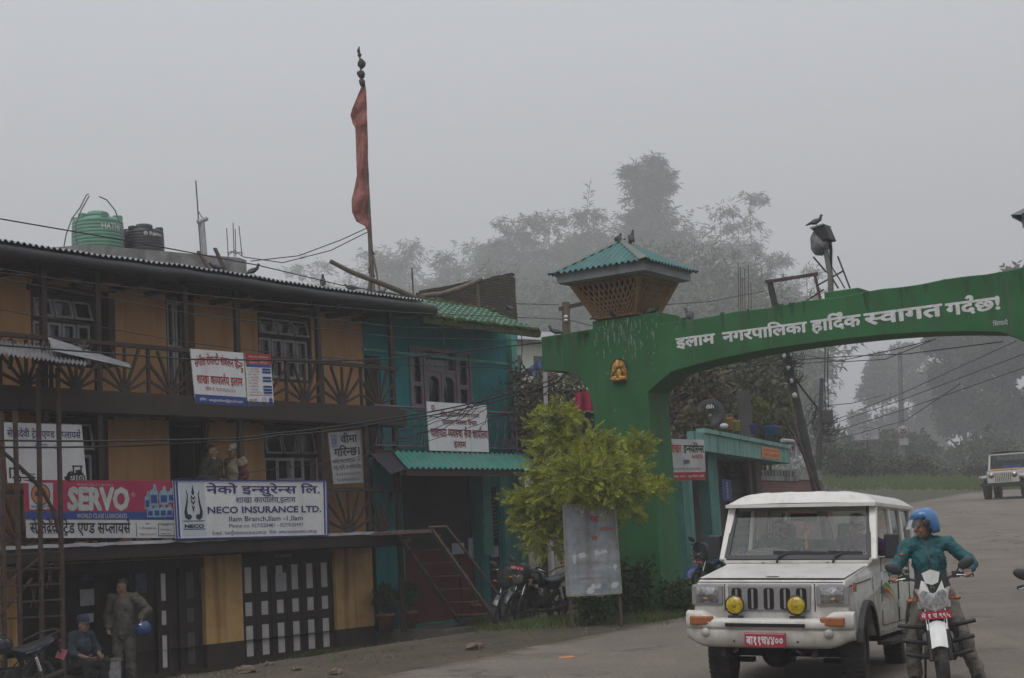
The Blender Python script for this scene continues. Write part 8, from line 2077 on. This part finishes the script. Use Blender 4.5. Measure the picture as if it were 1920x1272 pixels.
bam = [('faintest low bamboo at the far left of the misty row', 585, 488, 335, 130, 1, 420), ('second faint bamboo, just left of the flag pole', 645, 500, 330, 130, 2, 420), ('arching bamboo just right of the flag pole with one long nodding tip', 748, 452, 315, 150, 3, 680), ('rounded bamboo between the flag pole and the brick gable', 820, 492, 318, 140, 4, 520),
       ('bushy bamboo above the brick gable', 885, 455, 312, 150, 5, 700), ('bamboo between the gable and the pavilion, highest of the left part', 950, 430, 305, 140, 6, 760), ('broad bamboo behind the pavilion left corner', 1015, 402, 300, 160, 7, 900), ('dense bamboo behind the pavilion roof', 1090, 395, 298, 160, 8, 900), ('bamboo filling the gap under the tall tower of leaves', 1160, 400, 300, 150, 9, 800),
       ('bamboo in the dip right of the tall tower of leaves', 1265, 428, 298, 140, 10, 800), ('wide bamboo carrying the second highest crown', 1335, 388, 292, 150, 11, 950), ('spreading bamboo with the ragged right hand crown', 1392, 362, 288, 130, 12, 950), ('lower bamboo sloping down on the right of the misty hill', 1440, 478, 280, 130, 13, 700), ('small nodding bamboo beside the iron frame', 1503, 496, 270, 80, 14, 420),
       ('front bamboo under the flag pole', 700, 535, 285, 150, 15, 420), ('front bamboo behind the ruined gable', 870, 520, 280, 170, 16, 600), ('front bamboo left of the pavilion', 985, 500, 275, 170, 17, 700), ('front bamboo hidden by the pavilion', 1110, 490, 272, 180, 18, 700), ('front bamboo right of the pavilion', 1260, 505, 270, 170, 19, 700), ('front bamboo left of the iron frame', 1365, 490, 265, 170, 20, 700), ('front bamboo behind the iron frame', 1450, 540, 258, 120, 21, 520)]
for lab, x, y, Y, wd, sd_, n in bam: hill_bamboo(lab, x, y, Y, wd, sd_, sprays=n)
# the tall tower of leaves above the others
p = at(1210, 292, 390); bamboo_clump('tall narrow tower of leaves rising above all the other bamboo', p.x, 390, p.z, 11.5, M_bam[1], 33, sprays=1700, culms=9, low=.3, k=2.45)
p = at(1105, 350, 390); b0 = V((p.x, 390, gh(p.x, 390))); t = thing('bamboo_shoot', 'single bare bamboo shoot standing above the crowns', 'bamboo', b0, 0); q = MB(); q.tube([(0,0,0), at(1100,400,390) - b0, at(1106,346,390) - b0], [.12,.08,.04], 5)
q.build('trunk', M_culm, t); m = MB(); rr = random.Random(2)
for i in range(26):
    u = rr.random(); c = (at(1100,400,390) - b0).lerp(at(1106,346,390) - b0, u); leaf_quads(m, c, V((rr.gauss(0,1), rr.gauss(0,.4), rr.gauss(.4,.4))).normalized(), V((0,-1,0)), 2.0, .13)
m.build('crown', M_bam[0], t)
# understorey on the hillside: nearer, greener thickets seen under the arch and between the houses
M_thick = leaf_mat('thicket_leaf', (.12,.13,.075), (.07,.078,.045), scale=.8, trans=.2)  # lightened leaf tone paints in the haze under the arch
M_thick2 = leaf_mat('rusty_green_leaf', (.12,.115,.062), (.12,.075,.05), scale=1.6, trans=.2)  # rusty leaf lightened likewise, haze in the colour
def shrub(label, c, r, mat, seed, n=900, ln=.22, wd=.05, name='shrub', cat='shrub', group='shrubs behind the houses', trunk=True, droop=.2):
    rr = random.Random(seed); b0 = on_ground(c.x, c.y); t = thing(name, label, cat, b0, 0, group); cz = c.z - b0.z
    q = MB(); tops = []
    for i in range(6):
        a = rr.uniform(0, 6.28); e = V((math.cos(a)*r[0]*.6, math.sin(a)*r[1]*.6, cz + rr.uniform(-.3,.7)*r[2])); q.tube([(0,0,-.1), (e.x*.3, e.y*.3, cz*.55), e], [.06,.045,.015], 5, False); tops.append(e)
    q.build('trunk', M_bark, t); m = MB()
    lob = [(V((rr.uniform(-.75,.75)*r[0], rr.uniform(-.75,.75)*r[1], cz + rr.uniform(-.8,.8)*r[2])), rr.uniform(.28,.5)) for _ in range(22)]
    for i in range(n):
        lc, ls = rr.choice(lob); d = V((rr.gauss(0,1), rr.gauss(0,1), rr.gauss(0,1))).normalized(); p = lc + V((d.x*r[0], d.y*r[1], d.z*r[2]))*ls*rr.uniform(.4,1.05)
        if p.z < .02: continue
        for j in range(4):
            ld = (d*.5 + V((rr.gauss(0,.6), rr.gauss(0,.6), rr.gauss(-droop,.5)))).normalized()
            leaf_quads(m, p + V((rr.gauss(0,.07), rr.gauss(0,.07), rr.gauss(0,.07))), ld, V((rr.gauss(0,1), rr.gauss(-.6,1), rr.gauss(.3,1))).normalized(), rr.uniform(.6,1.3)*ln, wd)
    m.build('crown', mat, t); return t
shrub('dark shrub with rusty leaves between the turquoise house and the arch', at(1005, 760, 35.5), (.55,.6,1.0), M_thick2, 41, 900, .15, .035)
shrub('dark green shrub beside the red cloth behind the golden bush', at(1055, 790, 36), (.7,.6,.9), M_thick, 42, 900, .15, .035)
shrub('tall mixed shrub against the pillar seen under the arch', at(1290, 775, 38.5), (.9,.8,1.5), M_thick2, 43, 1300, .18, .04)
shrub('bushy green shrub left of the satellite dish', at(1330, 740, 43), (1.3,1,1.6), M_thick, 44, 1300, .2, .045)
shrub('tall shrub above the satellite dish on the shop', at(1385, 730, 46), (1.5,1.2,1.9), M_thick, 45, 1400, .22, .05)
shrub('leafy mass behind the concrete column', at(1425, 740, 50), (1.1,1.2,1.7), M_thick, 46, 1300, .24, .05)
for k, (x, y, Y, rx, rz) in enumerate(((1000,640,95,4,4), (1060,620,100,4,4.5), (1330,620,92,5,4.5), (1420,640,88,4.5,4), (1150,640,110,5,5), (1255,640,98,5,5), (1390,720,75,4,4), (1310,730,80,4,4), (1440,800,70,2,2))):
    shrub(('thicket on the slope above the misty house', 'thicket on the slope left of the pavilion', 'thicket on the slope right of the pavilion', 'thicket on the slope below the iron frame', 'thicket on the slope hidden behind the pavilion', 'thicket on the slope above the arch shoulder', 'thicket on the slope under the arch beside the column', 'thicket on the slope under the arch near the pillar', 'low thicket at the foot of the slope beside the leaning pole')[k], at(x, y, Y*2.7), (rx*3.0, 6, rz*2.9), M_bam[k % 2], 60 + k, 1900, 1.4, .17, 'thicket', 'thicket', 'thickets on the slope')
# plants on the shop roof
def roof_plant(label, x, y, r, seed, mat, n=650):
    rr = random.Random(seed); p = KF.px(x, y, -.9); t = thing('roof_plant', label, 'plant', KF.w(V((p.x, .9, zt_-.1))), 0, 'plants on the shop roof'); cz = p.z - zt_ + .1
    q = MB(); q.lathe([(.001,0), (.12,0), (.15,.2), (.001,.2)], n=12); q.build('pot', M_terra if seed % 2 else M_conc, t); q = MB()
    for i in range(5): a = rr.uniform(0,6.28); q.tube([(0,0,.15), (math.cos(a)*r[0]*.5, math.sin(a)*.2, cz), (math.cos(a)*r[0]*.8, math.sin(a)*.3, cz + r[1]*.8)], .012, 4, False)
    q.build('stem', M_bark, t); m = MB()
    for i in range(n):
        d = V((rr.gauss(0,1), rr.gauss(0,.6), rr.gauss(0,1))).normalized(); c = V((0,0,cz)) + V((d.x*r[0], d.y*r[0], d.z*r[1]))*rr.uniform(.3,1)
        for j in range(3): leaf_quads(m, c, (d + V((rr.gauss(0,.7), rr.gauss(0,.7), rr.gauss(0,.7)))).normalized(), V((rr.gauss(0,1), -1, rr.gauss(0,1))).normalized(), rr.uniform(.08,.16), .022)
    m.build('foliage', mat, t)
M_rp = leaf_mat('roof_plant_leaf', (.17,.19,.05), (.085,.10,.03), scale=3)
roof_plant('feathery yellow green plant on the shop roof left of the middle', 1415, 770, (.36,.34), 71, M_rp); roof_plant('broad dark plant on the shop roof above the orange plate', 1450, 790, (.40,.30), 72, M_thick); roof_plant('spiky plant at the right corner of the shop roof', 1468, 765, (.28,.40), 73, M_rp); roof_plant('low plant by the left end of the shop roof', 1300, 790, (.35,.30), 74, M_thick2); roof_plant('small green plant between the yellow and violet buckets', 1397, 800, (.16,.12), 75, M_rp, 160)
# trees along the road bend, leafy broadleaf crowns with holes
M_tree = leaf_mat('misty_tree_leaf', (.070,.082,.045), (.018,.022,.013), scale=.3, trans=.2)
def tree(label, px_, ytop, ybot, Y, wpx, seed, n=1500, ln=.9, wd=.24, group='trees along the road bend'):
    rr = random.Random(seed); top = at(px_, ytop, Y); x = top.x; b0 = on_ground(x, Y); t = thing('tree', label, 'tree', b0, 0, group); H = top.z - b0.z; Wd = wpx/FPX*Y/2
    lowz = max(.6, at(px_, ybot, Y).z - b0.z)
    q = MB(); q.tube([(0,0,-.3), (.1,0,H*.3), (-.1,.1,H*.6), (0,0,H*.85)], [.32,.26,.16,.05], 8); lob = []
    for i in range(15):
        a = rr.uniform(0, 6.28); z = lerp(lowz, H*.92, rr.random()); e = V((math.cos(a)*Wd*rr.uniform(.3,.85), math.sin(a)*Wd*.8*rr.uniform(.2,.85), z)); q.tube([(0,0,z*.45), (e.x*.5, e.y*.5, z*.8), e], [.12,.08,.025], 5, False)
        lob.append((e, rr.uniform(.24,.40)*Wd + .5))
    lob.append((V((0,0,H*.88)), Wd*.38))
    q.build('trunk', M_bark, t); m = MB()
    for i in range(n):
        c, ls = rr.choice(lob); d = V((rr.gauss(0,1), rr.gauss(0,1), rr.gauss(0,1))).normalized(); p = c + d*ls*rr.uniform(.35,1.08)
        for j in range(4): leaf_quads(m, p + V((rr.gauss(0,.22), rr.gauss(0,.22), rr.gauss(0,.22))), (d*.4 + V((rr.gauss(0,.6), rr.gauss(0,.6), rr.gauss(-.25,.5)))).normalized(), V((rr.gauss(0,1), rr.gauss(-.6,1), rr.gauss(.3,1))).normalized(), rr.uniform(.6,1.3)*ln, wd)
    m.build('crown', M_tree, t)
tree('broad tree left of the group above the no horn board', 1645, 652, 890, 317, 138, 81, 3400); tree('tree right behind the speed limit pole', 1712, 628, 850, 336, 126, 83, 3400); tree('tall tree over the gap where the sky shows', 1790, 610, 795, 225, 130, 84, 2750); tree('dark tree right of the gap behind the far jeep', 1870, 600, 905, 208, 120, 85, 2750); tree('rightmost tree leaning over the far jeep', 1940, 478, 900, 198, 140, 86, 3250); tree('tree between the pole and the sky gap', 1750, 690, 780, 311, 90, 87, 1500)
for k, (x, y, Y, r) in enumerate(((1585,880,96,(1.6,1,1.2)), (1615,890,112,(2.2,1.2,1.3)), (1665,892,116,(2.2,1.2,1.3)), (1735,897,118,(2.0,1,.9)), (1775,903,112,(1.8,1,.7)), (1640,895,100,(1.8,1,1.0)), (1700,893,104,(1.8,1,1.1)), (1750,906,106,(1.6,1,.6)), (1810,895,104,(1.8,1,1.0)))):
    shrub(('bank shrub at the left end of the road bend', 'fuller bank shrub behind and right of the leftmost one', 'bank shrub between the no horn board and the speed limit pole', 'low bank shrub just right of the speed limit pole', 'low bank shrub in front of the sky gap', 'bank shrub below the no horn board', 'bank shrub at the foot of the speed limit pole', 'lowest bank shrub under the sky gap', 'bank shrub left of the far jeep')[k], at(x, y, Y), r, M_tree, 90 + k, 620, .35, .08, 'shrub', 'shrub', 'shrubs on the road bank')
for k, (x, y, Y, r) in enumerate(((1600,868,150,(4.5,2,3.4)), (1650,872,158,(4.5,2,3.2)), (1700,868,165,(4.2,2,3.2)), (1822,872,160,(3.6,2,3.0)), (1880,880,152,(4.0,2,3.0)), (1760,893,170,(4.0,2,1.4)))):
    shrub(('undergrowth thicket at the left end of the roadside trees', 'undergrowth thicket behind the no horn board', 'undergrowth thicket behind the speed limit pole', 'undergrowth thicket right of the sky gap', 'undergrowth thicket behind the far jeep', 'low undergrowth closing the sky gap from below')[k], at(x, y, Y), r, M_tree, 120 + k, 1100, .8, .19, 'thicket', 'thicket', 'undergrowth below the roadside trees')
# plants at the pillar foot
shrub('leafy weed clump at the left foot of the green pillar', at(1185, 1095, 27.2), (.35,.25,.33), M_shrub, 101, 420, .12, .035, 'weed_clump', 'plant', 'weeds round the pillar'); shrub('leafy weed clump at the right foot of the green pillar', at(1268, 1115, 27.4), (.25,.2,.25), M_shrub, 102, 300, .10, .03, 'weed_clump', 'plant', 'weeds round the pillar'); shrub('low weeds between the legs of the old notice board', at(1120, 1138, 26.1), (.35,.2,.14), M_shrub, 103, 240, .09, .025, 'weed_clump', 'plant', 'weeds round the pillar')
# grass along the verge
M_grass = leaf_mat('verge_grass', (.070,.125,.024), (.095,.095,.032), scale=2.2, trans=.15)
g = MB(); rr = random.Random(31)
def blades(x, y, n, h):
    for i in range(n):
        bx, by = x + rr.gauss(0,.07), y + rr.gauss(0,.07); z = gh(bx, by) - .01; a = rr.uniform(0,6.28); hh = h*rr.uniform(.5,1.3); c_, s_ = math.cos(a)*.008, math.sin(a)*.008; l1, l2 = rr.gauss(0,.4)*hh, rr.gauss(0,.4)*hh
        g.face([(bx-c_,by-s_,z), (bx+c_,by+s_,z), (bx+l1*.5+c_*.6,by+l2*.5+s_*.6,z+hh*.6), (bx+l1,by+l2,z+hh)])
def strip(x0, y0, x1, y1, Y0, Y1, n, spread, h):
    """tufts along a line on the ground between two seen points"""
    A, B = at(x0, y0, Y0), at(x1, y1, Y1)
    for i in range(n):
        u = rr.random(); p = A.lerp(B, u); blades(p.x + rr.gauss(0, spread*.6), p.y + rr.gauss(0, spread), 7, h)
pa = lambda x, y: None
for (s0, d0, s1, d1, n, sp_, h) in ((4.0,.45,6.9,.6,420,.16,.13), (6.6,.9,9.0,2.6,700,.30,.13), (8.6,2.3,11.0,3.6,420,.35,.13)):
    A, B = HF.w((s0,-d0,0)), HF.w((s1,-d1,0))
    for i in range(n):
        p = A.lerp(B, rr.random()); blades(p.x + rr.gauss(0,sp_), p.y + rr.gauss(0,sp_), 7, h)
strip(960,1185,1270,1150,26.6,27.4,900,.45,.13); strip(1000,1170,1240,1150,27.5,27.8,300,.5,.14)
for i in range(500):
    x = rr.uniform(-5,2); y = rr.uniform(21,33)
    if x < edge_x(y) - .3 and (HF.I @ V((x,y,0))).y < -.6 and noise.noise(V((x*.5,y*.5,3))) > .18: blades(x, y, 6, .07)
for i in range(2600):   # far bank of the bend
    y = rr.uniform(76,112); x = rr.uniform(14,44)
    for j in range(2): 
        bx, by = x + rr.gauss(0,.3), y + rr.gauss(0,.3)
        if bx > edge_x(by) - .6: continue
        z = gh(bx,by); g.face([(bx-.06,by,z-.02), (bx+.06,by,z-.02), (bx+rr.gauss(0,.1),by,z+rr.uniform(.2,.45))])
tag(g.build('grass', M_grass), kind='stuff')
# ================================================================ haze and wrap-up
hz = MB(); hz.box(-295, 295, -70, 556, -28, 108)
hm = bpy.data.materials.new('haze'); hm.use_nodes = True
n = hm.node_tree; n.nodes.clear()
o = n.nodes.new('ShaderNodeOutputMaterial'); pv = n.nodes.new('ShaderNodeVolumePrincipled')
pv.inputs['Color'].default_value = (.83, .835, .845, 1); pv.inputs['Density'].default_value = .0017; pv.inputs['Anisotropy'].default_value = 0.0
n.links.new(pv.outputs[0], o.inputs['Volume'])
ho = hz.build('haze', hm); tag(ho, kind='stuff')
bpy.data.scenes.remove(_tsc)
